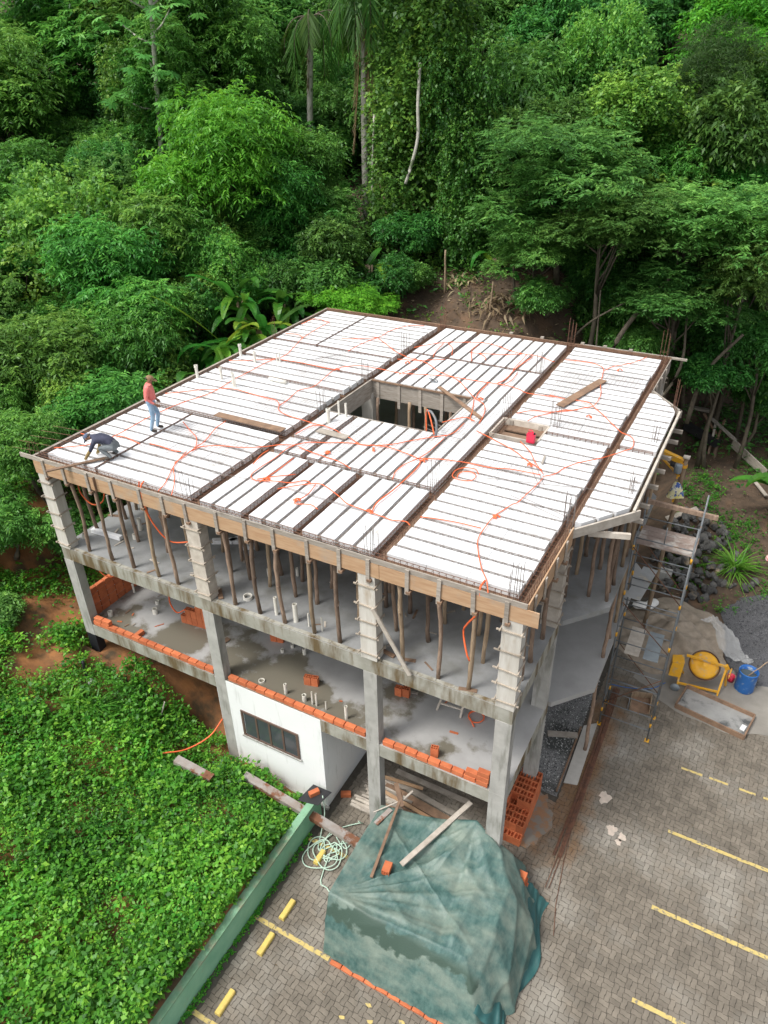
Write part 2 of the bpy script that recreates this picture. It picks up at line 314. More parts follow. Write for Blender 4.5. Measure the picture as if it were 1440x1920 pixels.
def ruststain(m):
    t = m.node_tree; pb = t.nodes['Principled BSDF']; src = pb.inputs['Base Color'].links[0].from_socket; L = t.links
    g = nn(t, 'ShaderNodeNewGeometry'); s = nn(t, 'ShaderNodeSeparateXYZ'); L.new(g.outputs['Position'], s.inputs[0])
    nz = nn(t, 'ShaderNodeTexNoise'); nz.inputs['Scale'].default_value = 1.6; nz.inputs['Detail'].default_value = 7; L.new(g.outputs['Position'], nz.inputs['Vector'])
    def dist(sock, c, h):
        a = nn(t, 'ShaderNodeMath', operation='SUBTRACT'); a.inputs[1].default_value = c; L.new(sock, a.inputs[0])
        b = nn(t, 'ShaderNodeMath', operation='ABSOLUTE'); L.new(a.outputs[0], b.inputs[0])
        d = nn(t, 'ShaderNodeMath', operation='DIVIDE'); d.inputs[1].default_value = h; L.new(b.outputs[0], d.inputs[0]); return d.outputs[0]
    mx_ = nn(t, 'ShaderNodeMath', operation='MAXIMUM'); L.new(dist(s.outputs['X'], 14.75, .9), mx_.inputs[0]); L.new(dist(s.outputs['Y'], 4.6, 5.0), mx_.inputs[1])
    ad = nn(t, 'ShaderNodeMath', operation='MULTIPLY_ADD'); ad.inputs[1].default_value = 1.6; L.new(nz.outputs['Fac'], ad.inputs[0]); L.new(mx_.outputs[0], ad.inputs[2])
    mr = nn(t, 'ShaderNodeMapRange'); mr.inputs[1].default_value = 1.65; mr.inputs[2].default_value = 1.1; mr.inputs[4].default_value = .75; L.new(ad.outputs[0], mr.inputs[0])
    mx2 = nn(t, 'ShaderNodeMix', data_type='RGBA'); mx2.inputs[7].default_value = (.20,.105,.045,1); L.new(mr.outputs[0], mx2.inputs[0]); L.new(src, mx2.inputs[6]); L.new(mx2.outputs[2], pb.inputs['Base Color'])
PAVC = (((.212,.184,.147), (.132,.114,.090), 2.2, .85, .25, 40), dict(c3=(.31,.29,.25), s3=.55, t3=(.50,.72)))
MT['paver'] = mat('paver_concrete', *PAVC[0], jitter=.13, **PAVC[1]); ruststain(MT['paver'])
meH = MB().add(baseH, PF).mesh('paver', MT['paver']); meV = MB().add(baseV, PF).mesh('paver', MT['paver'])
spots = []
inpoly_edge = lambda x, y: (x > 8.68) and (y < 3.3 or x > 14.3) and not (5.0 < y and x > 30)
for i in range(int((23.2-8.66)/PL)):
    for j in range(int((13.4+8.6)/PL)):
        x, y = 8.66+i*PL, -8.6+j*PL
        if not inpoly_edge(x, y): continue
        edge = 8.7 + .9*math.sin(x*1.7) + .4*math.sin(x*4.1) + (2.9 if x < 16 else .7)
        if y > edge: continue
        if y > 3.0 and x < 14.3: continue
        for k in range(2):
            if (i+j) % 2: spots.append((x+(-PD if k == 0 else PD), y+k*PW, 0))
            else: spots.append((x+k*PW, y+(PD if k == 0 else -PD), 1))
camxy = Vector((16.783,-10.938,18.342))
def vis(x, y):   # inside the picture frame of the photograph's viewpoint
    d = Vector((x, y, 0)) - camxy; z = d.dot(_f); return z > 0 and abs(d.dot(_r2)/z) < .53 and abs(d.dot(_u2)/z) < .70
cov = lambda x, y: (10.4 < x < 15.3 and -3.6 < y < 1.2)
seen = sorted([(Vector((x, y, 0))-camxy).length if (vis(x, y) and not cov(x, y)) else 999+n*1e-6 for n, (x, y, k) in enumerate(spots)])[:300]
lim = seen[-1]; cnt = 0; fv, ff = [], []
for (x, y, k) in spots:
    dz = R(-.004, .003)
    if vis(x, y) and not cov(x, y) and (Vector((x, y, 0))-camxy).length <= lim and cnt < 300:
        put('paver', meV if k else meH, (x, y, dz), pave); cnt += 1
    else:
        o = len(fv); a, b = R(-.012, .012), R(-.012, .012)
        fv += [(x+vx, y+vy, vz+dz+a*vx+b*vy) for vx, vy, vz in (baseV if k else baseH)]; ff += [tuple(t+o for t in f) for f in PF]
mbf = MB(); mbf.v, mbf.f = fv, ff
pm = mat('paver_field', *PAVC[0], **PAVC[1])
# per-paver brightness for the joined field, like the per-object jitter of the single pavers
t = pm.node_tree; gi = nn(t, 'ShaderNodeNewGeometry'); mr = nn(t, 'ShaderNodeMapRange'); mr.inputs[3].default_value = .86; mr.inputs[4].default_value = 1.14
hh = nn(t, 'ShaderNodeHueSaturation'); pb = t.nodes['Principled BSDF']; lk = pb.inputs['Base Color'].links[0].from_socket
t.links.new(gi.outputs['Random Per Island'], mr.inputs[0]); t.links.new(mr.outputs[0], hh.inputs['Value']); t.links.new(lk, hh.inputs['Color']); t.links.new(hh.outputs[0], pb.inputs['Base Color'])
ruststain(pm); o = mbf.build('paver_field', pm, pave); o['kind'] = 'stuff'
# painted bay lines
for (x0, x1, y, wd) in ((17.46,22,1.31,.11),(17.43,22,3.69,.10),(17.5,22,-1.09,.11),(17.38,22,6.05,.07),(8.74,10.93,-3.56,.11),(8.69,10.9,-5.97,.11),(8.75,9.97,-1.10,.11),(17.5,22,-3.5,.11)):
    mb = MB(); x = x0
    while x < x1:                                  # worn, broken paint
        e = min(x1, x+R(.25,.6)); mb.prism([(x,y-wd/2+R(-.008,.008)),(e,y-wd/2+R(-.008,.008)),(e,y+wd/2+R(-.008,.008)),(x,y+wd/2+R(-.008,.008))], .003, .006)
        x = e + (R(.0,.02) if wd > .08 else R(.05,.3))
    struct(mb.build('bay_line', MT['yellow']))
mb = MB()
for (x, y) in ((12.25,-4.0),(12.45,-4.28),(11.85,-4.5),(13.2,-4.35),(13.55,-4.2),(11.6,-4.9),(13.1,-3.95)):
    a = [R(.04,.1) for _ in range(6)]; mb.prism([(x+a[i]*math.cos(i*1.047), y+a[i]*.7*math.sin(i*1.047)) for i in range(6)], .003, .006)
struct(mb.build('paint_trace', MT['yellow']))
# cement film and sand spill round the mixer, gravel strip below the bay
def blotch(cx, cy, rx, ry, n=48, amp=.12, seed=0):
    r_ = random.Random(seed); ph = [r_.uniform(0, 6.3) for _ in range(5)]; out = []
    for i in range(n):
        t = 2*math.pi*i/n; k = 1 + amp*(math.sin(3*t+ph[0])+.7*math.sin(5*t+ph[1])+.5*math.sin(9*t+ph[2])+.35*math.sin(14*t+ph[3]))
        out.append((cx+rx*k*math.cos(t), cy+ry*k*math.sin(t)))
    return out
struct(MB().prism(blotch(18.3,9.7,3.0,1.5,64,.07,3), .002, .007).build('cement_spill', MT['cement']))
def mound(name, cx, cy, rx, ry, h, m, seed, n=64, rings=26, p=1.25, lump=.05):
    out = blotch(cx, cy, rx, ry, n, .06, seed); vs = []; r_ = random.Random(seed+9); ph = [r_.uniform(0, 6) for _ in range(6)]
    for k in range(rings+1):
        s = k/rings
        for (x, y) in out:
            px, py = cx+(x-cx)*s, cy+(y-cy)*s
            z = h*(1-s)**p*(1+.25*math.sin(2.1*px+ph[0])*math.sin(1.7*py+ph[1])) + lump*(1-s**3)*(math.sin(5*px+ph[2])*math.sin(6*py+ph[3])+.6*math.sin(11*px+ph[4])*math.sin(9*py+ph[5]))*.5
            vs.append((px, py, max(.004, z) + .01 if s < 1 else -.02))
    fs = []
    for k in range(rings):
        for j in range(n): j2 = (j+1) % n; fs.append((k*n+j, (k+1)*n+j, (k+1)*n+j2, k*n+j2))
    return MB().add(vs, fs).build(name, m, smooth=True)
tag(mound('sand_heap', 16.0, 11.9, 2.1, 2.3, .62, MT['sand'], 5, lump=.24), 'heap of pale sand beside the cement mixer and scaffold', 'sand heap')['kind'] = 'stuff'
tag(mound('gravel_heap', 19.6, 13.6, 2.1, 3.0, .75, MT['gravel'], 8, lump=.10), 'heap of dark grey gravel behind the blue drum', 'gravel heap')['kind'] = 'stuff'
def stones(name, m, pts, parent=None, smin=.018, smax=.045):
    vs, fs = [], []
    for (x, y, z) in pts:
        s = R(smin, smax); o = len(vs); vs += [(x+s*R(.6,1.2),y+R(-.3,.3)*s,z),(x-s*R(.6,1.2),y+R(-.3,.3)*s,z),(x+R(-.3,.3)*s,y+s,z),(x+R(-.3,.3)*s,y-s,z),(x,y,z+s*R(.5,.9)),(x,y,z-s*.4)]
        fs += [(o,o+2,o+4),(o+2,o+1,o+4),(o+1,o+3,o+4),(o+3,o,o+4),(o+2,o,o+5),(o+1,o+2,o+5),(o+3,o+1,o+5),(o,o+3,o+5)]
    ob = MB().add(vs, fs).build(name, m, parent); ob['kind'] = 'stuff'; return ob
def stonemat(name, lo, hi):
    m = bpy.data.materials.new(name); m.use_nodes = True; t = m.node_tree; g = nn(t, 'ShaderNodeNewGeometry'); r = ramp(t, [(0, lo), (.75, tuple((a+b)/2 for a, b in zip(lo, hi))), (1, hi)])
    t.links.new(g.outputs['Random Per Island'], r.inputs[0]); t.links.new(r.outputs[0], t.nodes['Principled BSDF'].inputs['Base Color']); t.nodes['Principled BSDF'].inputs['Roughness'].default_value = .9; return m
gh = [o for o in COL.objects if o.name.startswith('gravel_heap')][0]; hv = [v.co for v in gh.data.vertices]
pts = [];
for k in range(6500):
    v = random.choice(hv)+gh.location; pts.append((v.x+R(-.07,.07), v.y+R(-.09,.09), v.z+.004))
stones('gravel_stones', stonemat('gravel_stone', (.035,.037,.042), (.17,.17,.18)), pts, gh, .015, .035)
gf = struct(MB().prism([(8.7,3.35),(14.38,3.35),(14.32,6.2),(14.1,14.1),(8.7,14.1)], -.03, .0).build('gravel_floor', MT['gravelpale']))
stones('gravel_stones', stonemat('gravel_stone_pale', (.03,.032,.034), (.62,.62,.60)), [(R(12.2,14.33), R(3.4,8.5), .006) for _ in range(4200)], gf, .012, .03)
# ---------------------------------------------------------------- the concrete frame
H1, H2, H3 = 3.57, 6.40, 9.30
LX, WY = 13.76, 14.80
BAY1 = [(13.85,3.35),(14.74,4.4),(14.70,10.5),(13.85,11.6)]
bld = thing('unfinished_building', 'three storey grey concrete frame building under construction', 'building', (6.9, 7.4, 0))
OUT = [(0,0),(LX,0),(LX,3.35)] + BAY1 + [(LX,11.6),(LX,WY),(0,WY)]
MB().prism(OUT, H2-.16, H2).build('floor_slab', MT['slab2'], bld)['label'] = 'upper grey floor slab crowded with timber props'
MB().prism(OUT, H1-.16, H1).build('floor_slab', MT['slab1'], bld)['label'] = 'lower floor slab with dark wet puddle stains'
def beam(x0, x1, y0, y1, z, d=.40, m='beam'):
    MB().box(x0, x1, y0, y1, z-d, z-.005).build('beam', MT[m], bld)
e = .012
for z in (H2, H1):
    beam(-e, LX+e, -e, .20, z, .42)
    beam(LX-.20, LX+e-.002, .20, 3.35, z, .40); beam(LX-.2, LX+.004, 11.6, WY, z, .40)
    beam(-e, .2, .20, WY, z, .42); beam(5.25, 5.45, .2, WY, z, .4); beam(10.2, 10.4, .2, WY, z, .4); beam(.2, LX-.2, WY-.2, WY+e, z, .4)
    # raised lip along the front edge of the floor
for z in (H2,):
    mb = MB()
    for k in range(30):
        x = k*LX/30; mb.box(x, x+LX/30-.01, .01, .10+R(0,.02), z-.003, z+.012+R(0,.012))
    mb.build('edge_lip', MT['beam'], bld)
# columns, storey by storey
COLS = [(.0,.0),(5.18,.0),(10.08,.0),(13.40,.0),(13.40,3.02),(13.40,11.4),(13.40,14.55),(.0,14.55),(5.18,14.55),(10.08,14.55),(5.18,5.8),(5.18,8.7),(5.18,11.3),(10.08,3.0),(10.08,6.4),(10.08,11.4),(.0,4.0),(.0,8.9)]
CW, CD = .36, .25
for (x, y) in COLS:
    x0, x1, y0, y1 = x-.02*(x < 1)-.003, x+CW+.016*(x > 13), y-.018*(y < 1)-.002, y+CD
    front = y < .1
    g = -.1 if x > 4.9 else 1.8
    lo = MB().box(x0, x1, y0, y1, g, H1-.42)
    if front and x < 1:
        MB().box(x0+.003, x1-.003, y0+.003, y1-.003, 1.8, H1-.42).build('column', MT['bitumen'], bld)['label'] = 'black bitumen coated corner column foot'
    else: lo.build('column', MT['concrete'], bld)
    MB().box(x0, x1, y0, y1, H1-.002, H2-.42).build('column', MT['concrete'], bld)
    # node block where beams meet
    MB().box(x0-.002, x1+.002, y0-.002, y1+.002, H1-.421, H1-.004).build('column', MT['concrete'], bld) if front else None
# formwork boxes round the top storey columns
MT['formply'] = mat('form_ply', (.63,.61,.56), (.50,.47,.41), 3, .8, .08, 30, stretch=(3,3,.4), jitter=.08, c3=(.40,.33,.24), s3=2, t3=(.58,.72), stretch3=(2,2,.4))
MT['yoke'] = mat('yoke_batten', (.46,.40,.33), (.33,.28,.22), 6, .85, .1, jitter=.2)
FCOL = [(x, y) for (x, y) in COLS]
for n, (x, y) in enumerate(FCOL):
    x0, x1, y0, y1 = x-.03, x+CW+.03, y-.03, y+CD+.03
    cf = MB().box(x0, x1, y0, y1, H2+.004, H3-.45).build('column_form', MT['formply'] if n not in (1, 4) else MT['palewood'], bld)
    for k in range(5):
        z = H2 + .16 + k*.50 + R(-.06,.06)
        if y < 4 or x > 13:
            yk = MB()
            a = R(.06,.13); b2 = R(.04,.11)
            yk.bar((x0-a, y0-.02, z+R(-.02,.02)), (x1+b2, y0-.02, z+R(-.02,.02)), .024, .034)
            yk.bar((x0-R(.02,.09), y1+.02, z+.03), (x1+R(.02,.09), y1+.02, z+.03), .024, .034)
            yk.bar((x1+.018, y0-R(.05,.10), z+.045), (x1+.018, y1+R(.05,.10), z+.045), .024, .034)
            yk.bar((x0-.018, y0-R(.05,.10), z+.045), (x0-.018, y1+R(.05,.10), z+.045), .024, .034)
            yk.build('yoke', MT['yoke'], cf)
# white rendered room on the ground floor
wr = MB().box(5.165, 8.68, -.016, .13, -.05, H1-.415)
wr.build('wall', MT['white'], bld)['label'] = 'white rendered ground floor wall'
MB().box(8.53, 8.68, .13, 5.5, -.05, H1-.415).build('wall', MT['white'], bld)
MB().box(5.165, 8.68, -.017, -.008, H1-.42, H1-.004).build('wall', MT['white'], bld)
MB().box(5.165, 5.3, .13, 5.5, -.05, H1-.415).build('wall', MT['concrete'], bld)
MB().box(5.1, 8.74, -.10, -.016, -.1, .06).build('wall_footing', MT['concrete'], bld)
# window: frame, mullions, panes
wx0, wx1, wz0, wz1 = 5.94, 7.90, 1.62, 2.62
win = MB()
win.box(wx0, wx1, -.05, -.010, wz0, wz0+.06).box(wx0, wx1, -.05, -.010, wz1-.06, wz1).box(wx0, wx0+.07, -.05, -.010, wz0+.06, wz1-.06).box(wx1-.07, wx1, -.05, -.010, wz0+.06, wz1-.06)
wo_ = win.build('window', MT['winframe'], bld)
pw = (wx1-wx0-.14)/4
glass = mat('dark_glass', (.055,.065,.072), (.07,.08,.088), 2, .12, spec=.6)
for k in range(4):
    a = wx0+.07+k*pw
    pn = MB().box(a+.03, a+pw-.03, -.030, -.012, wz0+.06, wz1-.06).build('pane', glass, wo_)
    if k: MB().box(a-.03, a+.03, -.045, -.011, wz0+.06, wz1-.06).build('mullion', MT['winframe'], wo_)
MB().box(wx0-.04, wx1+.04, -.075, -.015, wz0-.05, wz0-.002).build('sill', MT['concrete'], wo_)

# ---------------------------------------------------------------- hollow clay bricks
def brick_mesh(L, Wd, Ht, nx_, ny_, name='brick', m='brick', wall=.012):
    """brick whose cells run along z (Ht); cells open at top"""
    mb = MB(); cw, ch = (L-wall*(nx_+1))/nx_, (Wd-wall*(ny_+1))/ny_
    mb.add([(-L/2,-Wd/2,0),(L/2,-Wd/2,0),(L/2,Wd/2,0),(-L/2,Wd/2,0),(-L/2,-Wd/2,Ht),(L/2,-Wd/2,Ht),(L/2,Wd/2,Ht),(-L/2,Wd/2,Ht)],
           [(0,3,2,1),(0,1,5,4),(1,2,6,5),(2,3,7,6),(3,0,4,7)])
    gx = [-L/2]; gy = [-Wd/2]
    for i in range(nx_): gx += [gx[-1]+wall, gx[-1]+wall+cw]
    gx.append(L/2)
    for i in range(ny_): gy += [gy[-1]+wall, gy[-1]+wall+ch]
    gy.append(Wd/2); dep = min(.12, Ht*.8)
    for i in range(len(gx)-1):
        for j in range(len(gy)-1):
            x0, x1, y0, y1 = gx[i], gx[i+1], gy[j], gy[j+1]
            if i % 2 and j % 2:
                mb.add([(x0,y0,Ht),(x1,y0,Ht),(x1,y1,Ht),(x0,y1,Ht),(x0,y0,Ht-dep),(x1,y0,Ht-dep),(x1,y1,Ht-dep),(x0,y1,Ht-dep)], [(4,5,6,7),(0,4,5,1)[::-1],(1,5,6,2)[::-1],(2,6,7,3)[::-1],(3,7,4,0)[::-1]])
            else: mb.add([(x0,y0,Ht),(x1,y0,Ht),(x1,y1,Ht),(x0,y1,Ht)], [(0,1,2,3)])
    return mb.mesh(name, MT[m])
BR_STAND = brick_mesh(.19, .14, .29, 3, 2)           # standing on end, six cells up
BR_BIG = brick_mesh(.19, .19, .29, 2, 1, wall=.016)  # two large cells, for the outside stack
def plain_brick(L, Wd, Ht):
    b = .006; mb = MB()
    mb.box(-L/2, L/2, -Wd/2, Wd/2, 0, Ht-b)
    mb.add([(-L/2,-Wd/2,Ht-b),(L/2,-Wd/2,Ht-b),(L/2,Wd/2,Ht-b),(-L/2,Wd/2,Ht-b),(-L/2+b,-Wd/2+b,Ht),(L/2-b,-Wd/2+b,Ht),(L/2-b,Wd/2-b,Ht),(-L/2+b,Wd/2-b,Ht)],
           [(4,5,6,7),(0,1,5,4),(1,2,6,5),(2,3,7,6),(3,0,4,7)])
    return mb
BR_LAY = plain_brick(.292, .14, .19).mesh('brick', MT['brick'])
BR_LOW = plain_brick(.292, .14, .14).mesh('brick', MT['brick'])
def course(name, label, runs, along='x', me=BR_LAY, h=.19, extra=()):
    t = thing(name, label, 'wall', (runs[0][0], runs[0][2], H1))
    for (a0, a1, c, z) in runs:
        n = int(round((a1-a0)/.31)); p_ = (a1-a0)/n
        mo = MB()
        if along == 'x': mo.box(a0, a1, c-.06, c+.06, z-.014, z+.002)
        else: mo.box(c-.06, c+.06, a0, a1, z-.014, z+.002)
        mo.build('mortar_bed', MT['mortar'], t)
        for k in range(n):
            s = a0+(k+.5)*p_
            loc = (s, c+R(-.006,.006), z+R(-.002,.003)) if along == 'x' else (c+R(-.006,.006), s, z+R(-.002,.003))
            put('brick', me, loc, t, rz=(0 if along == 'x' else math.pi/2)+R(-.02,.02))
    for (x, y, z, rz) in extra: put('brick', me, (x, y, z), t, rz=rz)
    return t
course('brick_wall', 'single course of orange bricks beside the black footed corner column', [(.40,5.10,.09,H1+.014)], me=BR_LOW, extra=((.62,.09,H1+.165,.02),(.93,.10,H1+.165,-.03),(2.05,.27,H1+.01,1.5)))
course('brick_wall', 'single course of orange bricks above the white wall', [(5.62,10.02,.09,H1+.014)], me=BR_LOW)
course('brick_wall', 'single course of orange bricks ending at the corner column beside the brick stack', [(10.52,13.34,.09,H1+.014)], me=BR_LOW, extra=((13.2,.10,H1+.165,0),(12.9,.10,H1+.165,.03),(13.2,.11,H1+.31,.03)))
course('brick_wall', 'knee high orange brick wall of five courses at the building side', [(.30,3.2,.10,H1+.014+k*.2) for k in range(5)], along='y')
def loose(x, y, z, rz, label, me=BR_STAND, rot=None, group=None, name='hollow_brick'):
    return tag(put(name, me, (x, y, z), None, rz, rot), label, 'brick', group)
for (x, y, lab) in ((5.80,1.98,'by the white drain stubs'),(7.68,.95,'in the middle of the wet puddle'),(10.10,1.74,'with a short batten behind it')):
    for k in range(2):
        loose(x+k*.20, y+k*.05, H1+.002, .25 if x < 9 else .1, 'one of a pair of upright hollow bricks '+lab, group='pair of bricks '+lab)
loose(11.82, .34, H1+.002, .2, 'lone upright hollow brick just inside the low brick course')
for i in range(5):                                       # stack on the lower floor behind the second column
    for k in range(2 if i < 2 else 3):
        hgt = (1, 2, 2, 3, 3)[i]
        if k >= hgt: continue
        loose(2.85+i*.20, 1.42+.02*i, H1+.002+k*.292, .1, 'hollow orange brick stacked on end behind the column', group='brick stack on the lower floor')
for i in range(4): loose(2.9+i*.2, 1.60, H1+.002, .1, 'hollow orange brick stacked on end behind the column', group='brick stack on the lower floor')
# stack standing on the paving beside the corner column
for i in range(4):
    for j in range(10):
        lay = 1 if j < 1 else (2 if j < 4 else 3)
        if i == 0 and j > 7: lay -= 1
        for k in range(lay):
            if i == 1 and k == 2 and j in (4,): continue
            loose(13.28+i*.195-.02*j*.2, 1.42+j*.192, .001+k*.291, R(-.03,.03), 'big celled orange brick in the tall stack beside the corner column', BR_BIG, group='tall brick stack on the paving')
for (x, y, z, rz, lab) in ((8.95,.55,.002,.5,'reddish brick lying on the ground by the white wall corner'),(8.85,2.4,.002,1.1,'reddish brick lying against the side of the white wall'),):
    loose(x, y, z, rz, lab, BR_LOW)
# ---------------------------------------------------------------- roof deck: foam strips on lattice joists inside board formwork
ZT, ZJ = 9.345, 9.285
deck = thing('roof_deck', 'roof deck of white foam strips and lattice joists framed with boards', 'roof deck', (6.9, 7.4, 8.85))
def zig(mb, a, b, z, half=.035, step=.10, r=.006):
    a, b = Vector(a), Vector(b); d = b-a; n = max(2, int(d.length/step)); sd = Vector((-d.y, d.x, 0)).normalized()*half
    mb.tube([(a.x,a.y,z+.085),(b.x,b.y,z+.085)], .009, 4)
    for s in (1, -1):
        pts = []
        for k in range(n+1):
            p_ = a + d*(k/n); up = k % 2
            pts.append((p_.x+(0 if up else sd.x*s), p_.y+(0 if up else sd.y*s), z+(.085 if up else .004)))
        mb.tube(pts, r, 3, caps=False)
def foam(poly):
    """a strip of butt jointed foam blocks about a metre long"""
    (xa,ya),(xb,yb),(xc,yc),(xd,yd) = poly; mb = MB(); z0 = R(-.006,.004)
    if abs(xb-xa) >= abs(yd-ya) or xb != xc:
        L_ = xb-xa; n = max(1, round(L_/R(.95,1.2))); e_ = [xa+L_*k/n+(R(-.12,.12) if 0 < k < n else 0) for k in range(n+1)]
        for k in range(n):
            g0, g1 = (.005 if k else 0), (.005 if k < n-1 else 0); j = R(-.006,.006); x1_ = e_[k+1]-g1; x2_ = x1_ if k < n-1 else xc
            mb.prism([(e_[k]+g0,ya+j),(x1_,ya+j),(x2_,yc+j),(e_[k]+g0,yc+j)], ZT-.16, ZT+z0+R(-.007,.005))
    else:
        L_ = yd-ya; n = max(1, round(L_/R(.95,1.2))); e_ = [ya+L_*k/n+(R(-.12,.12) if 0 < k < n else 0) for k in range(n+1)]
        for k in range(n):
            g0, g1 = (.005 if k else 0), (.005 if k < n-1 else 0); j = R(-.006,.006)
            mb.prism([(xa+j,e_[k]+g0),(xb+j,e_[k]+g0),(xb+j,e_[k+1]-g1),(xa+j,e_[k+1]-g1)], ZT-.16, ZT+z0+R(-.007,.005))
    mb.build('foam_strip', MT['eps'], deck)
def joist(x0, x1, y0, y1, along):
    j = MB().box(x0, x1, y0, y1, ZJ-.12, ZJ).build('joist', MT['joist'], deck); mb = MB()
    if along == 'x': zig(mb, (x0+.02,(y0+y1)/2,0), (x1-.02,(y0+y1)/2,0), ZJ-.02)
    else: zig(mb, ((x0+x1)/2,y0+.02,0), ((x0+x1)/2,y1-.02,0), ZJ-.02)
    mb.build('lattice_rebar', MT['steel'], j)
JW = .095
def field_x(x0, x1, y0, y1, split=None, cut=None):
    n = max(1, round((y1-y0)/.42)); p_ = (y1-y0)/n
    MB().box(x0, x1, y0, y1, ZJ-.17, ZJ-.13).build('light_block_sheet', MT['brownwood'], deck)  # sheet added beneath the foam to block light through the deck
    for k in range(n):
        a, b = y0+k*p_+JW/2, y0+(k+1)*p_-JW/2
        xe0, xe1 = x0+R(-.02,.03), x1+R(-.03,.02)
        segs = [(xe0, xe1)]
        if split: segs = [(xe0, split-.05), (split+.05, xe1)]
        if cut and a < cut[1] and b > cut[0]: segs = [(max(s[0], cut[2]), s[1]) for s in segs]
        for (u, v_) in segs: foam([(u,a),(v_,a),(v_,b),(u,b)])
        if k: 
            y = y0+k*p_; xs0 = cut[2] if (cut and cut[0] < y < cut[1]) else x0
            joist(xs0, x1, y-JW/2, y+JW/2, 'x')
def field_y(edges, y0, y1):
    for (a, b) in edges:
        n = max(1, round((b-a)/.42)); p_ = (b-a)/n
        MB().box(a, b, y0, y1, ZJ-.17, ZJ-.13).build('light_block_sheet', MT['brownwood'], deck)  # added light-blocking sheet below these strips
        for k in range(n):
            u, v_ = a+k*p_+JW/2*(k > 0), a+(k+1)*p_-JW/2*(k < n-1); ya, yb = y0+R(-.02,.03), y1+R(-.03,.02)
            foam([(u,ya),(v_,ya),(v_,yb),(u,yb)])
            if k: joist(a+k*p_-JW/2, a+k*p_+JW/2, y0, y1, 'y')
# left field
field_x(.20, 5.20, .22, 4.00, split=2.03); field_x(.20, 5.20, 4.22, 7.34); field_x(.20, 5.20, 7.50, 8.82); field_x(.20, 5.20, 8.97, 10.66); field_x(.20, 5.20, 10.80, 14.58, split=2.05)
# middle field
field_y([(5.56,6.77),(7.03,8.25),(8.50,10.30)], .20, 3.06)
field_y([(5.56,6.42)], 3.24, 4.02); field_y([(5.56,6.42)], 4.2, 5.98); field_y([(6.62,10.30)], 3.24, 5.98)
field_y([(9.12,10.30)], 6.02, 8.80)
field_y([(5.56,6.36),(6.52,10.30)], 8.86, 11.48); field_y([(5.56,6.80),(6.98,10.30)], 11.64, 14.58)
# right field
field_x(10.62, 13.57, .22, 7.32, cut=(6.70,7.9,11.82)); field_x(10.62, 13.57, 7.48, 14.58, cut=(6.70,7.9,11.82))
# bay field with chamfered ends
def bx_end(y):
    if y < 4.4: return 13.9 + (y-3.12)*(.92/1.28)
    if y > 10.5: return 14.80 - (y-10.5)*(.88/1.15)
    return 14.82 - .004*(y-4.4)
for (ya, yb) in ((3.22,7.32),(7.48,11.5)):
    n = round((yb-ya)/.42); p_ = (yb-ya)/n
    for k in range(n):
        a, b = ya+k*p_+JW/2, ya+(k+1)*p_-JW/2
        ea, eb = bx_end(a)-.05, bx_end(b)-.05
        foam([(13.82,a),(max(13.88,ea),a),(max(13.88,eb),b),(13.82,b)])
        if k: y = ya+k*p_; joist(13.82, max(13.95,bx_end(y)-.06), y-JW/2, y+JW/2, 'x')
MB().prism([(13.84,3.25),(14.76,4.42),(14.74,10.45),(13.84,11.5)], ZJ-.17, ZJ-.13).build('light_block_sheet', MT['brownwood'], deck)  # bay's share of the sheet added under the foam against light
# beam troughs with rebar cages
def cage(x0, x1, y0, y1, wood=True):
    lx, ly = x1-x0, y1-y0; along = lx > ly
    if wood: MB().box(x0, x1, y0, y1, 8.90, 8.96).build('beam_form', MT['brownwood'], deck)
    MB().box(x0, x1, y0, y1, 8.97, 9.12).build('beam_form', MT['brownwood'], deck)
    mb = MB(); i = .035
    z0, z1 = 9.15, 9.36
    n = int(max(lx, ly)/.15)
    if along:
        for yy in (y0+i, y1-i):
            for zz in (z0, z1): mb.tube([(x0,yy,zz),(x1,yy,zz)], .009, 4)
        for k in range(n+1):
            x = x0+.02+k*(lx-.04)/n + R(-.02,.02); mb.tube([(x,y0+i,z0),(x,y0+i,z1),(x,y1-i,z1),(x,y1-i,z0)], .006, 3, False)
    else:
        for xx in (x0+i, x1-i):
            for zz in (z0, z1): mb.tube([(xx,y0,zz),(xx,y1,zz)], .009, 4)
        for k in range(n+1):
            y = y0+.02+k*(ly-.04)/n + R(-.02,.02); mb.tube([(x0+i,y,z0),(x0+i,y,z1),(x1-i,y,z1),(x1-i,y,z0)], .006, 3, False)
    mb.build('rebar_cage', MT['rust'], deck)
for c_ in ((5.22,5.54,.0,5.85),(5.22,5.50,8.8,14.8),(10.32,10.60,.0,14.8),(13.59,13.80,.0,14.8),(.0,13.58,.012,.19),(.02,.19,.2,14.6),(.02,13.58,14.6,14.8),
           (.2,5.2,4.02,4.20),(.2,5.2,7.35,7.49),(.2,5.2,8.83,8.96),(.2,5.2,10.67,10.79),(5.56,10.3,3.07,3.23),(5.56,6.42,4.03,4.19),(5.56,10.3,11.49,11.63),
           (6.78,7.02,.2,3.06),(8.26,8.49,.2,3.06),(6.43,6.61,3.24,5.98),(6.37,6.51,8.86,11.48),(6.81,6.97,11.64,14.58),(11.82,13.58,7.33,7.47),(13.81,14.7,7.33,7.47),(1.99,2.08,.22,4.0),(2.01,2.09,10.8,14.58)):
    cage(*c_)
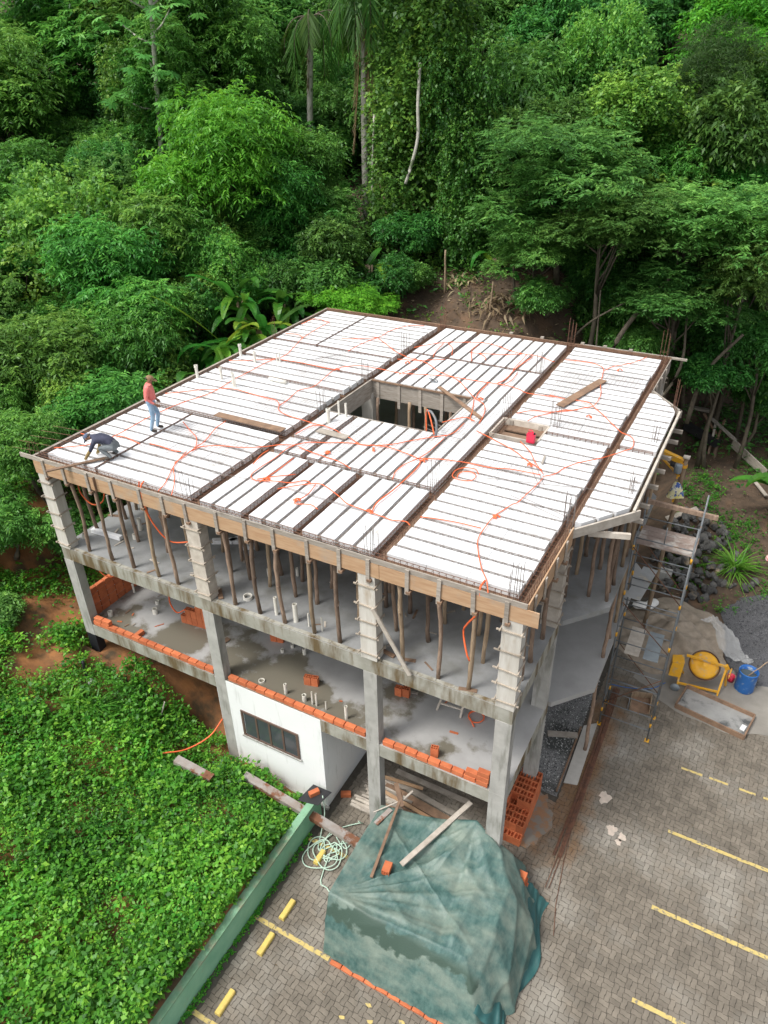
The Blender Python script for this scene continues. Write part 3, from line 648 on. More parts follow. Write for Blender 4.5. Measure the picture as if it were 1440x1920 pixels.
# perimeter boards
def board(p, q, h, m, z=None, w=.03, name='formwork_board'):
    return MB().bar(p, q, w, h).build(name, MT[m], deck)
segs = [-.06, 2.35, 5.3, 7.9, 10.6, 14.10]
for a, b in zip(segs[:-1], segs[1:]):
    board((a,-.030,9.035+R(-.008,.008)), (b-.01,-.030,9.035+R(-.008,.008)), .37, 'tan')
for a, b in ((-.55,3.1),(3.1,6.4),(6.4,9.6),(9.6,13.85)):
    board((a,-.026,9.290+R(-.004,.004)), (b-.01,-.026,9.290), .125, 'greywood')
for x in (.34,1.09,1.98,2.84,3.80,4.55,5.28,6.22,7.06,7.86,8.78,9.60,10.32,11.26,11.98,12.75,13.45):
    MB().bar((x,-.065,8.72+R(-.05,.04)), (x+R(-.02,.02),-.065,9.33+R(-.03,.02)), .09, .03, up=(0,-1,0)).build('batten', MT['greywood'], deck)
    MB().bar((x+.04,-.10,8.76), (x+.04,.30,8.78), .10, .06).build('batten', MT['brownwood'], deck)
board((2.26,-.058,8.86), (2.26,-.058,9.28), .10, 'brownwood', w=.02)
for a, b in ((-.03,5.1),(5.1,10.2),(10.2,14.85)):
    board((-.03,a,9.20), (-.03,b,9.20), .30, 'greywood', w=.09); board((-.03,a,8.95), (-.03,b,8.95), .2, 'brownwood')
for a, b in ((-.05,4.6),(4.6,9.4),(9.4,13.85)):
    board((a,14.85,9.20), (b,14.85,9.20), .34, 'brownwood', w=.05)
board((10.8,14.90,9.34), (14.35,14.90,9.34), .06, 'greywood', w=.10)
for x in (8.0,9.2,10.7,11.5,12.4): MB().box(x,x+.12,14.88,15.0,9.2,9.42).build('batten', MT['greywood'], deck)
for a, b in ((.0,1.6),(1.6,3.05)): board((13.85,a,9.10), (13.85,b,9.10), .46, 'tan')
for y in (.35,1.0,1.75,2.45): MB().bar((13.89,y,8.7), (13.89,y,9.32), .03, .09, up=(0,1,0)).build('batten', MT['greywood'], deck); MB().bar((13.5,y,8.76), (13.95,y,8.76), .10, .06).build('batten', MT['brownwood'], deck)
board((13.85,11.72,9.10), (13.85,14.80,9.10), .46, 'greywood')
for y in (12.2,13.0,13.8): MB().bar((13.89,y,8.6), (13.89,y,9.32), .03, .09, up=(0,1,0)).build('batten', MT['greywood'], deck)
bay = [(13.87,3.06),(14.90,4.40),(14.86,10.55),(13.90,11.72)]
MB().bar((13.80,2.98,9.16), (15.0,4.53,9.16), .05, .24).build('formwork_board', MT['palewood'], deck)
MB().bar((14.88,4.38,9.26), (14.86,10.6,9.26), .06, .14).build('formwork_board', MT['palewood'], deck)
MB().bar((14.84,4.42,9.06), (14.82,10.6,9.06), .04, .24).build('formwork_board', MT['greywood'], deck)
MB().bar((14.90,10.52,9.22), (13.84,11.76,9.22), .06, .22).build('formwork_board', MT['greywood'], deck)
MB().bar((14.05,3.75,8.82), (14.95,4.05,8.82), .08, .14).build('batten', MT['palewood'], deck)
for y in (4.7,5.6,6.6,7.5,8.4,9.4,10.2): MB().bar((13.7,y,8.85), (15.08,y+R(-.1,.1),8.85), .09, .10).build('batten', MT['greywood'], deck)
# edges of the stair well and the duct opening
for (x0, x1, y0, y1, nm) in ((5.50,9.05,6.02,8.80,'w'),(10.42,11.78,6.74,7.86,'d')):
    hb = .62 if nm == 'w' else .5
    for (p, q) in (((x0,y1,0),(x1,y1,0)), ((x0,y0,0),(x0,y1,0)), ((x1,y0,0),(x1,y1,0)), ((x0,y0,0),(x1,y0,0))):
        zc = 9.33-hb/2
        MB().bar((p[0],p[1],zc), (q[0],q[1],zc), .05, hb).build('formwork_board', MT['greywood'] if nm == 'w' else MT['palewood'], deck)
    for k in range(5 if nm == 'w' else 2):
        x = x0+.25+k*(x1-x0-.5)/(4 if nm == 'w' else 1); MB().box(x-.05, x+.05, y1-.06, y1-.028, 8.4+R(-.1,.1), 9.30).build('batten', MT['greywood'], deck)
MB().box(5.53, 9.0, 8.72, 8.775, 9.30, 9.345).build('batten', MT['brownwood'], deck)
# starter bars rising from the columns
def starters(x, y, h=.75, n=6, w=.22, d=.14, m='steel'):
    mb = MB()
    for k in range(n):
        px, py = x+w*((k % 3)/2-.5)+R(-.02,.02), y+d*((k//3)-.5)+R(-.02,.02); mb.tube([(px,py,9.1),(px+R(-.03,.03),py+R(-.03,.03),9.35+h*R(.75,1.1))], .0075, 4)
    for k in range(2): mb.tube([(x-w/2,y-d/2,9.42+k*.15),(x+w/2,y-d/2,9.42+k*.15),(x+w/2,y+d/2,9.42+k*.15),(x-w/2,y+d/2,9.42+k*.15),(x-w/2,y-d/2,9.42+k*.15)], .004, 3, False)
    mb.build('starter_bars', MT[m], deck)
for a in ((5.32,.10),(10.35,.08),(13.5,.18),(13.68,3.20),(5.36,6.0),(5.36,8.6),(5.38,11.45),(10.35,3.16),(10.25,11.6),(5.42,14.6),(10.38,14.75),(13.6,14.75),(10.45,8.0),(11.9,7.9)):
    starters(*a, m='rust' if a[1] > 14 else 'steel', h=.95 if a[1] > 14 else .7)
starters(14.7,10.65,.9,4,.1,.1,'rust'); starters(14.65,5.2,.5,4,.1,.3); starters(14.6,8.2,.5,4,.12,.2); starters(.15,10.9,.8,4,.1,.2,'rust')
mb = MB()
for k in range(4): mb.tube([(-.30+.11*k,.10+R(-.1,.1),9.25),(-.34+.11*k,.12,9.68+R(-.05,.1))], .008, 4)
for k in range(5): y = .25+k*.36; mb.tube([(-.95+R(-.1,.1),y-.25,9.42),(.5,y+R(-.03,.03),9.39)], .008, 4)
mb.build('starter_bars', MT['rust'], deck)
mb = MB()
for k in range(6): y = 6.1+k*.16; mb.tube([(8.15+.09*k,y+.35,9.02+.02*k),(9.4,y-.05,9.05+.02*k)], .008, 4)
mb.build('starter_bars', MT['steel'], deck)
# welded wire mesh laid over parts of the foam
def wiremesh(x0, x1, y0, y1, s=.12):
    mb = MB(); x = x0
    while x <= x1: mb.tube([(x,y0,ZT+.016),(x,y1,ZT+.016)], .0035, 3, False); x += s
    y = y0
    while y <= y1: mb.tube([(x0,y,ZT+.022),(x1,y,ZT+.022)], .0035, 3, False); y += s
    tag(mb.build('wire_mesh', MT['steel']), 'thin square wire mesh laid over the foam deck', 'wire mesh', 'wire mesh sheets on the deck')
for a in ((2.2,4.9,1.7,3.6),(3.3,5.1,5.2,6.5),(5.6,7.6,3.35,5.6),(8.0,10.2,4.3,6.0),(9.1,10.3,6.1,8.2),(2.9,4.0,8.0,10.3),(11.0,12.0,9.8,12.3),(11.9,13.4,7.6,8.6),(10.8,12.0,4.6,5.3),(12.2,13.4,11.4,12.6)): wiremesh(*a)
# loose bars lying on the foam
for (p, q) in (((7.0,1.55),(10.35,1.42)),((6.9,1.6),(9.6,1.5)),((5.0,1.35),(6.6,1.62)),((12.3,3.75),(13.6,3.35)),((12.1,3.7),(13.5,3.2)),((11.9,5.6),(12.6,4.4)),((12.0,5.7),(12.7,4.5)),((2.6,9.1),(3.9,10.9)),((11.3,4.2),(13.9,4.85))):
    tag(MB().tube([(*p,ZT+.03),(*q,ZT+.03)], .007, 4).build('loose_rebar', MT['steel']), 'single dark steel bar lying loose across the foam deck', 'rebar', 'loose bars on the deck')
CONDUITS = [
 [(0.22,0.49),(0.75,0.94),(0.89,1.13),(1.14,1.75),(1.11,2.50),(1.08,3.07),(1.13,3.62),(1.14,3.61),(1.23,4.45),(1.47,5.14),(1.58,5.72),(1.50,6.66),(1.53,7.40),(1.54,8.49),(1.72,9.31),(1.48,10.31),(1.21,11.19),(1.19,12.04),(1.15,13.13)],
 [(0.17,1.47),(0.54,1.53)],
 [(1.25,1.76),(1.45,1.86),(1.78,1.83),(2.15,1.74)],
 [(2.37,1.89),(2.74,1.89),(3.21,1.86),(3.51,1.87)],
 [(0.29,4.76),(0.89,5.26),(1.20,5.61),(1.56,5.75)],
 [(2.23,3.39),(2.83,3.02),(3.30,2.73),(3.60,2.37),(3.71,2.13)],
 [(3.36,3.95),(3.41,3.42),(3.64,2.69),(3.69,2.27),(3.72,1.94),(3.77,1.31)],
 [(3.63,1.95),(3.83,1.26),(4.26,0.45),(4.42,0.02)],
 [(3.90,1.13),(4.46,0.55),(4.87,0.00)],
 [(1.67,5.84),(2.06,6.02),(2.75,5.96),(3.38,5.88),(3.81,5.83),(4.08,5.59),(4.26,5.31),(4.69,5.11),(5.32,5.02),(5.71,4.98),(6.08,4.95),(6.60,4.83),(6.62,4.83),(7.18,4.58),(7.59,4.43),(7.91,4.44)],
 [(4.08,5.59),(4.07,6.08),(3.96,6.81),(4.19,7.32),(4.15,8.00),(4.04,8.83)],
 [(0.23,8.02),(0.70,8.17),(1.16,8.58),(1.65,8.86)],
 [(1.87,8.81),(2.69,8.88),(4.04,8.83),(4.11,9.17),(4.62,9.49),(5.26,9.57),(6.20,9.50),(6.96,9.72),(7.71,9.93),(8.61,10.01),(9.58,10.00),(10.14,9.93),(10.50,9.72),(11.31,9.85),(11.16,9.83),(11.67,9.81),(12.17,9.84),(12.42,9.75),(12.55,9.61)],
 [(0.31,11.33),(0.92,11.33),(1.26,11.12)],
 [(0.26,12.51),(0.38,13.30),(1.18,13.14)],
 [(2.61,11.66),(3.16,11.92),(3.77,12.39),(3.81,13.27),(4.18,14.04),(4.72,14.39)],
 [(3.53,10.59),(3.58,11.39),(3.79,12.36)],
 [(3.81,12.32),(4.46,11.81),(5.00,11.37),(5.65,11.01),(6.31,10.84),(6.76,10.59),(7.21,10.21),(7.80,9.98),(8.24,9.69),(8.73,9.12),(9.10,8.72),(9.25,8.60),(9.57,8.38),(9.77,8.00),(9.89,7.59)],
 [(5.48,11.94),(5.77,12.43),(6.26,12.93),(6.87,13.27),(7.55,13.45),(8.14,13.38),(8.76,13.07),(9.32,13.01),(9.76,12.97),(10.41,12.73)],
 [(6.39,12.90),(6.72,12.53),(7.01,11.83)],
 [(6.24,12.83),(6.33,12.00),(6.49,11.41)],
 [(5.50,10.62),(6.18,10.87),(6.98,11.33)],
 [(6.18,9.42),(6.33,9.78),(6.50,10.16)],
 [(9.35,12.94),(9.36,12.15),(9.41,11.41)],
 [(9.58,12.89),(9.45,11.58),(9.47,10.57),(9.37,10.03)],
 [(9.09,9.97),(9.11,9.17),(9.20,8.64)],
 [(9.58,9.93),(9.68,10.53),(9.61,11.28)],
 [(7.50,12.31),(8.07,12.41),(8.63,12.68),(9.18,12.94)],
 [(7.81,12.37),(8.13,12.12),(8.26,11.86)],
 [(7.43,13.31),(7.46,12.54),(7.86,11.59)],
 [(9.16,8.62),(9.44,7.84),(9.62,7.24),(9.79,7.15)],
 [(9.00,6.65),(9.22,6.98),(9.49,7.23),(9.79,7.15)],
 [(9.58,6.88),(9.59,6.24),(9.45,5.86)],
 [(9.89,7.59),(9.96,7.07)],
 [(10.66,13.09),(11.25,13.17),(11.70,13.06),(12.00,12.88),(12.11,12.61),(12.27,13.13),(12.60,13.49),(12.91,13.96),(13.10,14.46)],
 [(12.11,12.55),(12.22,11.87),(12.37,11.13),(12.51,10.64),(12.57,10.03),(12.55,9.61)],
 [(10.70,8.16),(11.01,8.51),(11.53,8.66),(11.98,9.03),(12.36,9.42),(12.55,9.61)],
 [(11.15,7.80),(11.26,8.19),(11.49,8.55),(11.82,8.95),(12.21,9.14)],
 [(12.59,9.53),(12.93,9.20),(13.20,8.85),(13.47,8.48),(13.70,8.23),(13.97,8.06),(14.12,7.79),(14.15,7.40),(14.02,7.13),(13.80,6.82),(13.57,6.43),(13.14,5.93),(12.87,5.51),(12.78,5.19),(12.55,4.87)],
 [(10.08,6.59),(11.36,5.93),(11.84,5.57),(12.43,5.15)],
 [(11.39,6.49),(11.82,6.01),(12.10,5.56),(12.49,5.04)],
 [(12.57,4.81),(12.54,4.34),(12.47,3.86),(12.42,3.41),(12.33,3.25),(12.24,3.02),(12.13,2.56),(12.13,2.12),(12.13,1.85),(12.17,1.54),(12.37,1.09),(12.65,0.58),(12.88,0.26),(13.05,-0.09)],
 [(10.64,1.85),(11.01,1.93),(11.51,1.97),(12.07,1.99)],
 [(9.41,4.38),(9.95,4.60),(10.56,4.73),(11.21,4.72),(11.72,4.86),(12.47,4.93)],
 [(7.66,4.42),(8.26,4.57),(8.79,4.50),(9.38,4.37)],
 [(9.40,4.38),(9.54,4.04),(9.56,3.32),(9.54,2.57),(9.48,1.93),(9.55,1.52)],
 [(9.38,4.37),(9.18,3.91),(9.16,3.45),(9.28,3.09)],
 [(9.39,4.42),(9.44,4.87),(9.48,5.72)],
 [(11.06,4.31),(10.92,4.46),(10.65,4.42),(10.50,4.21),(10.51,3.95),(10.63,3.81),(10.87,3.80),(11.05,3.93),(11.06,4.15),(10.91,4.28),(10.69,4.22),(10.62,4.06),(10.68,3.87)],
 [(3.71,2.07),(3.78,2.35),(4.19,2.60),(4.76,2.77),(5.30,3.10),(5.66,3.43),(6.01,3.55),(6.24,3.86),(6.68,4.08),(7.22,4.35),(7.85,4.46),(8.34,4.75),(8.72,5.24),(9.15,5.65),(9.48,5.92)],
 [(6.05,3.57),(5.96,3.28),(5.97,2.72),(5.96,2.08),(6.00,1.66),(6.24,1.52),(6.71,1.68),(7.07,1.81),(7.33,2.07),(7.55,2.01)],
 [(5.55,3.03),(5.55,2.70),(5.65,2.19)],
 [(6.99,1.41),(7.05,1.52),(7.35,1.79),(7.70,2.05),(7.96,2.05),(8.49,1.80),(8.87,1.57),(9.27,1.51),(9.57,1.48),(9.93,1.45),(10.14,1.42),(10.45,1.48),(10.61,1.39)],
 [(6.40,1.48),(6.42,2.22),(6.43,2.94)],
 [(6.22,1.60),(6.56,1.90),(6.96,2.23)],
 [(7.70,2.01),(7.80,1.50),(7.75,1.01),(8.13,1.13),(8.39,1.04)],
 [(6.17,3.53),(6.63,3.42),(7.12,3.38),(7.64,3.27),(8.05,3.11)],
 [(5.66,4.14),(5.74,4.77),(6.02,4.96)],
]

# ---------------------------------------------------------------- orange conduits over the deck
def catmull(pts, k=4):
    P_ = [Vector(p) for p in pts]; P_ = [P_[0]*2-P_[1]] + P_ + [P_[-1]*2-P_[-2]]; out = []
    for i in range(1, len(P_)-2):
        for j in range(k):
            t = j/k; a, b, c, d = P_[i-1], P_[i], P_[i+1], P_[i+2]
            out.append(.5*((2*b)+(c-a)*t+(2*a-5*b+4*c-d)*t*t+(3*b-a-3*c+d)*t*t*t))
    out.append(P_[-2]); return out
MARKS = [((2.0,.8),'beside the crouching worker'),((1.9,2.6),'behind the standing worker'),((4.0,4.1),'beside the long brown plank'),((6.6,4.6),'around the short beige plank'),((.7,6.5),'among the cream pipe stubs'),((1.2,12.5),'toward the back roof corner'),((4.4,7.0),'on the foam before the flat cream pipe'),((7.2,7.4),'at the stair opening'),((7.4,9.4),'by the small rope tangle'),((8.9,8.2),'under the diagonal narrow board'),((11.2,7.3),'at the duct opening and jerrycan'),((12.0,10.5),'around the wide brown plank'),((12.6,13.2),'behind the wide brown plank'),((14.2,7.8),'crossing into the chamfered bay'),((12.2,4.6),'on the foam before the duct opening'),((12.2,1.5),'near the board corner above the brick stack'),((9.3,1.6),'above the middle form column'),((6.6,1.5),'above the second form column'),((9.6,4.6),'between stair opening and front field'),((7.0,12.8),'at the back edge before the bare bank'),((4.2,12.0),'between the back corner and stair opening'),((3.8,2.0),'on the foam beside the workers')]
seen_l = {}
for i, pl in enumerate(CONDUITS):
    if len(pl) < 2: continue
    pts = catmull([(x, y, ZT+.03+R(0,.035)) for x, y in pl], 4)
    thick = .017 if i in (24, 25, 45) else .0125
    o = MB().tube(pts, thick, 6).build('orange_conduit', MT['orange'], smooth=True)
    L_tot = sum((Vector(pl[k])-Vector(pl[k+1])).length for k in range(len(pl)-1)); mid_ = Vector((sum(p[0] for p in pl)/len(pl), sum(p[1] for p in pl)/len(pl)))
    mk = min(MARKS, key=lambda m: (Vector(m[0])-mid_).length)[1]
    loop = (Vector(pl[0])-Vector(pl[-1])).length < .6 and L_tot > 2.5
    sz = 'loose coil of orange conduit ' if loop else ('short piece of orange conduit ' if L_tot < 1.6 else ('orange conduit run ' if L_tot < 4 else 'long winding orange conduit '))
    tag(o, sz+mk, 'conduit', 'orange conduits on the deck')
# junction bundles
for (x, y) in ((12.06,5.33),(12.18,2.62),(12.62,8.86),(12.55,12.9),(4.1,8.9),(7.05,3.62),(8.05,4.3),(9.55,4.35),(9.5,1.52),(6.45,1.7),(7.7,1.2),(5.95,10.5),(9.35,8.7)):
    mb = MB()
    for k in range(4): a = R(0,6.3); mb.tube([(x-.09*math.cos(a),y-.09*math.sin(a),ZT+.03),(x,y,ZT+.09),(x+.09*math.cos(a+.4),y+.09*math.sin(a+.4),ZT+.03)], .015, 6)
    tag(mb.build('conduit_box', MT['orange']), 'small orange junction box where conduits meet on the deck', 'junction box', 'conduit junction boxes')
def cable(name, pts, r, m, label, cat='conduit', group=None, k=5): return tag(MB().tube(catmull(pts, k), r, 7).build(name, MT[m], smooth=True), label, cat, group)
cable('orange_conduit', [(8.75,6.15,9.2),(8.70,6.2,9.75),(8.80,6.1,9.95),(8.98,5.95,9.7),(9.15,5.8,9.38)], .02, 'orange', 'orange conduit arching out of the stair opening')
cable('black_hose', [(8.78,6.12,9.92),(8.95,6.02,9.95),(9.15,5.88,9.8),(9.22,5.78,9.55),(9.2,5.74,9.36)], .035, 'scaf', 'dark corrugated hose bent over the stair opening edge', 'hose')
cable('orange_conduit', [(3.72,.25,9.37),(3.85,.0,9.34),(3.87,-.02,8.9),(3.95,.05,8.3),(4.25,.2,7.75),(4.7,.45,7.7)], .02, 'orange', 'orange conduit dropping behind the board beside the second column')
cable('orange_conduit', [(3.63,.18,9.37),(3.66,.05,9.0),(3.7,.2,8.3),(3.75,.4,7.7)], .02, 'orange', 'straight orange conduit hanging behind a timber prop')
cable('orange_conduit', [(.95,.45,8.85),(1.0,.35,8.3),(1.3,.4,7.95),(1.65,.5,8.1),(1.75,.6,8.6)], .02, 'orange', 'orange conduit looping down below the deck by the corner column')
cable('orange_conduit', [(2.0,.5,8.7),(2.2,.4,8.55),(2.5,.4,8.6),(2.6,.5,8.8)], .02, 'orange', 'short orange conduit loop peeping out below the tan board')
cable('orange_conduit', [(12.83,.3,9.36),(12.85,-.005,9.36),(12.85,.03,8.8),(12.55,.2,8.2),(12.45,.25,7.9),(12.6,.1,7.5),(12.68,.1,7.3)], .022, 'orange', 'orange conduit wound around a prop near the corner column')
cable('orange_conduit', [(.8,.4,6.0),(1.0,.3,5.6),(1.35,.35,5.5),(1.6,.45,5.75)], .02, 'orange', 'orange conduit drooping below the upper floor beam')
cable('orange_conduit', [(2.72,1.3,5.1),(2.7,1.1,4.6),(2.9,1.1,4.2),(3.15,1.25,4.3)], .022, 'orange', 'orange conduit hanging over the indoor brick stack')
cable('orange_conduit', [(12.28+.2*math.cos(t*.5),1.92+.2*math.sin(t*.5),H1+.03+.003*t) for t in range(22)]+[(12.35,1.6,H1+.03)], .018, 'orange', 'small coil of orange conduit on the lower floor')
cable('red_hose', [(4.2,-1.6,1.5),(4.6,-1.1,1.35),(5.0,-.5,1.5),(5.16,-.02,1.85)], .022, 'orange', 'red hose drooping from the white wall corner to the weeds', 'hose')
# planks on the deck
def plank(a, b, w, t, m, label, name='plank', group=None, up=(0,0,1)):
    o = MB().bar(a, b, w, t, up).build(name, MT[m]); return tag(o, label, 'plank', group)
plank((2.85,4.15,ZT+.10),(5.27,4.12,ZT+.10),.26,.03,'brownwood','long brown plank lying along a beam line on the deck')
plank((6.10,4.63,ZT+.06),(7.09,4.58,ZT+.06),.24,.03,'greywood','short beige plank between foam strips before the stair opening')
plank((7.83,8.99,ZT+.05),(9.90,7.41,ZT+.03),.13,.03,'brownwood','narrow brown board laid diagonally over the stair opening corner')
plank((11.66,9.20,ZT+.06),(12.29,11.75,ZT+.06),.27,.03,'brownwood','wide brown plank lying alone on the foam between orange conduits')
plank((1.05,-.50,9.37),(1.95,.72,9.40),.11,.03,'brownwood','brown board sticking out past the deck edge at the crouching worker')
plank((12.25,5.95,ZT+.05),(12.32,5.5,ZT+.05),.05,.03,'greywood','stub of grey batten standing out on the white foam')
# upright plastic pipes
def pipe(x, y, z, h, r, label, group, cap=False, m='pvc'):
    t = MB(); t.lathe([(r*.82,h-.05),(r*.82,h),(r,h),(r,-.01)], (x,y,z), 12)
    if cap: t.lathe([(r*1.25,h-.08),(r*1.25,h+.01),(r*.9,h+.012)], (x,y,z), 12)
    tag(t.build('plastic_pipe', MT[m], smooth=False), label, 'pipe', group)
for (x, y, h, r) in ((.25,6.34,.48,.05),(1.06,6.59,.45,.045),(.28,8.62,.48,.05),(1.10,8.36,.42,.045),(1.84,8.63,.35,.025),(1.91,8.70,.42,.025),(1.84,6.25,.50,.045),(1.95,6.2,.4,.02)):
    pipe(x, y, 9.3, h, r, 'upright cream pipe stub on the left half of the roof deck', 'pipe stubs on the roof deck', cap=r > .04)
for (x, y, h, r) in ((6.01,5.32,.45,.055),(6.02,5.88,.48,.03),(6.29,5.84,.48,.035)):
    pipe(x, y, 9.3, h, r, 'upright cream pipe stub at the stair opening corner', 'pipe stubs at the stair opening', cap=r > .05)
tag(MB().tube([(2.55,7.2,ZT+.07),(3.25,7.15,ZT+.07)], .06, 10).build('plastic_pipe', MT['pvc'], smooth=True), 'cream pipe length lying flat on the foam deck', 'pipe')
for (x, y, h, r) in ((6.35,.5,.10,.12),(7.39,.32,.55,.045),(7.98,.32,.55,.06),(8.37,.31,.42,.02),(8.75,.32,.42,.022),(6.27,1.55,.25,.05),(6.94,1.92,.25,.04),(1.45,1.69,.4,.06),(1.66,1.26,.16,.07),(-.0+.3,.62,.16,.08)):
    pipe(x, y, H2, h, r, 'pale drain pipe stub among the props on the upper floor', 'pipe stubs on the upper floor')
for (x, y, h, r) in ((6.31,1.66,.12,.05),(6.45,1.97,.12,.05),(6.93,1.89,.22,.055),(6.48,.42,.05,.09),(7.34,.36,.35,.045),(7.94,.37,.22,.06),(8.20,.37,.45,.022),(8.33,.37,.45,.025),(8.63,.37,.3,.018),(9.27,.35,.45,.045),(.55,.56,.18,.075),(1.73,1.29,.2,.08),(1.46,1.67,.14,.06),(.35,1.78,.35,.035)):
    pipe(x, y, H1, h, r, 'white drain pipe stub rising from the wet lower floor', 'pipe stubs on the lower floor')
# foam offcuts on the upper floor
for (a, b, w_, lab) in (((.25,.95),(1.35,1.02),.14,'long white foam offcut on the upper floor by the corner column'),((3.85,2.1),(4.7,2.55),.16,'white foam offcut behind the second column, lying flat'),((4.35,2.3),(4.6,2.9),.14,'white foam offcut crossing another behind the second column'),((4.75,2.2),(5.1,2.45),.16,'short white foam block beside the crossed offcuts')):
    tag(MB().bar((*a,H2+.07),(*b,H2+.07),w_,.12).build('foam_offcut', MT['eps']), lab, 'foam offcut')
# red jerrycan at the duct opening
can = thing('jerrycan', 'bright red plastic jerrycan on the duct opening edge', 'jerrycan', (11.63,6.64,ZT))
MB().prism([(11.53,6.57),(11.73,6.57),(11.75,6.6),(11.75,6.68),(11.73,6.71),(11.53,6.71),(11.51,6.68),(11.51,6.6)], ZT, ZT+.24).prism([(11.55,6.59),(11.70,6.59),(11.70,6.69),(11.55,6.69)], ZT+.24, ZT+.28).build('body', MT['redcan'], can)
MB().tube([(11.55,6.64,ZT+.27),(11.56,6.64,ZT+.34),(11.64,6.64,ZT+.345),(11.70,6.64,ZT+.27)], .016, 6).build('handle', MT['redcan'], can)
MB().lathe([(.025,0),(.025,.05),(.0,.05)], (11.72,6.64,ZT+.24), 10).build('cap', MT['black'], can)
cable('dark_rope', [(7.2,9.55,ZT+.03),(7.35,9.5,ZT+.05),(7.5,9.4,ZT+.03),(7.42,9.3,ZT+.05),(7.35,9.42,ZT+.06),(7.5,9.5,ZT+.05),(7.58,9.38,ZT+.03),(7.45,9.33,ZT+.04)], .014, 'scaf', 'small tangle of dark rope on the foam behind the stair opening', 'rope')

# ---------------------------------------------------------------- the two workers
def person(label, loc, ang, nodes, edges, mats, bones, extras):
    root = thing('person', label, 'person', loc)
    f_ = Vector((math.cos(ang), math.sin(ang), 0)); l_ = Vector((-math.sin(ang), math.cos(ang), 0))
    W_ = lambda p: f_*p[0] + l_*p[1] + Vector((0,0,p[2]))
    names = list(nodes); P_ = {n: W_(nodes[n][:3]) for n in names}
    me = bpy.data.meshes.new('body_skin'); me.from_pydata([P_[n] for n in names], [(names.index(a), names.index(b)) for a, b in edges], [])
    ob = bpy.data.objects.new('body_skin', me); COL.objects.link(ob)
    sk = ob.modifiers.new('s', 'SKIN'); sk.use_smooth_shade = True; ob.modifiers.new('u', 'SUBSURF').levels = 2
    for i, n in enumerate(names):
        r_ = nodes[n][3]; me.skin_vertices[0].data[i].radius = (r_, nodes[n][4] if len(nodes[n]) > 4 else r_); me.skin_vertices[0].data[i].use_root = (n == 'pelvis')
    dg = bpy.context.evaluated_depsgraph_get(); ev = ob.evaluated_get(dg); m2 = bpy.data.meshes.new_from_object(ev)
    bpy.data.objects.remove(ob)
    vs = [tuple(v.co) for v in m2.vertices]; fs = [tuple(p.vertices) for p in m2.polygons]; mi = []
    keys = list(mats)
    def seg(p, a, b):
        ab = b-a; t = max(0, min(1, (p-a).dot(ab)/max(1e-9, ab.length_squared))); return (p-(a+ab*t)).length
    for p in m2.polygons:
        c = p.center; best = min(bones, key=lambda b: seg(c, P_[b[0]], P_[b[1]])/b[3]); mi.append(keys.index(best[2]))
    for hand, wr_, mkey in (('handL','wristL', extras['handmat']), ('handR','wristR', extras['handmat'])):      # five fingers rooted in each palm
        h, d = P_[hand], (P_[hand]-P_[wr_]).normalized(); s_ = d.cross(l_).normalized() if abs(d.dot(l_)) < .9 else f_
        for k in range(5):
            mb = MB(); off = s_*((k-1.5)*.019) if k < 4 else s_*(-.04); Ln = (.075,.085,.08,.062,.055)[k]
            q_ = h+off-d*.01 if k < 4 else h+off*.6-d*.03
            dd = d if k < 4 else (d-s_*.9).normalized()
            mb.tube([q_, q_+dd*Ln*.55, q_+dd*Ln*.9+f_*.012+Vector((0,0,-.012))], [.0105,.0095,.007], 6)
            o_ = len(vs); vs += mb.v; fs += [tuple(i+o_ for i in f) for f in mb.f]; mi += [keys.index(mkey)]*len(mb.f)
    m3 = bpy.data.meshes.new('body'); m3.from_pydata(vs, [], fs)
    for k in keys: m3.materials.append(MT[mats[k]])
    m3.polygons.foreach_set('material_index', mi); m3.polygons.foreach_set('use_smooth', [True]*len(fs)); m3.update()
    put('body', m3, loc, root)
    # cap: dome and peak
    hd = P_['head'] + Vector(loc); fw = W_(extras['look']).normalized(); upv = W_(extras['headup']).normalized(); sd_ = fw.cross(upv).normalized(); upv = sd_.cross(fw)
    mb = MB(); n = 14; vs2 = []
    for i, (r_, z_) in enumerate(((.098,.0),(.100,.035),(.086,.070),(.055,.098),(.012,.106))):
        for j in range(n): t = 2*math.pi*j/n; vs2.append(hd + fw*(r_*1.08*math.cos(t)) + sd_*(r_*math.sin(t)*.92) + upv*z_)
    mb.add(vs2, [(i*n+j, i*n+(j+1)%n, (i+1)*n+(j+1)%n, (i+1)*n+j) for i in range(4) for j in range(n)] + [tuple(4*n+j for j in range(n))])
    pk = [hd+fw*a+sd_*b+upv*c for a, b, c in ((.09,-.075,.025),(.17,-.06,.012),(.205,0,.01),(.17,.06,.012),(.09,.075,.025))]
    mb.add(pk + [p_-upv*.01 for p_ in pk], [(0,1,2,3,4),(9,8,7,6,5)] + [(i,(i+1)%5,(i+1)%5+5,i+5) for i in range(5)])
    mb.build('cap', MT[extras['cap']], root, smooth=False)
    # face: nose, ears, eyes, hair at the nape
    hb = MB(); hb.tube([hd+fw*.085+upv*.0, hd+fw*.118-upv*.03, hd+fw*.09-upv*.04], [.012,.016,.01], 6).build('nose', MT['skin'], root, True)
    for s_ in (-1, 1):
        MB().tube([hd+sd_*(s_*.088)+upv*.015, hd+sd_*(s_*.104)-upv*.01, hd+sd_*(s_*.09)-upv*.04], [.012,.018,.012], 6).build('ear', MT['skin'], root, True)
        MB().tube([hd+fw*.088+sd_*(s_*.034)+upv*.002, hd+fw*.095+sd_*(s_*.034)+upv*.002], [.012,.008], 6).build('eye', MT['black'], root)
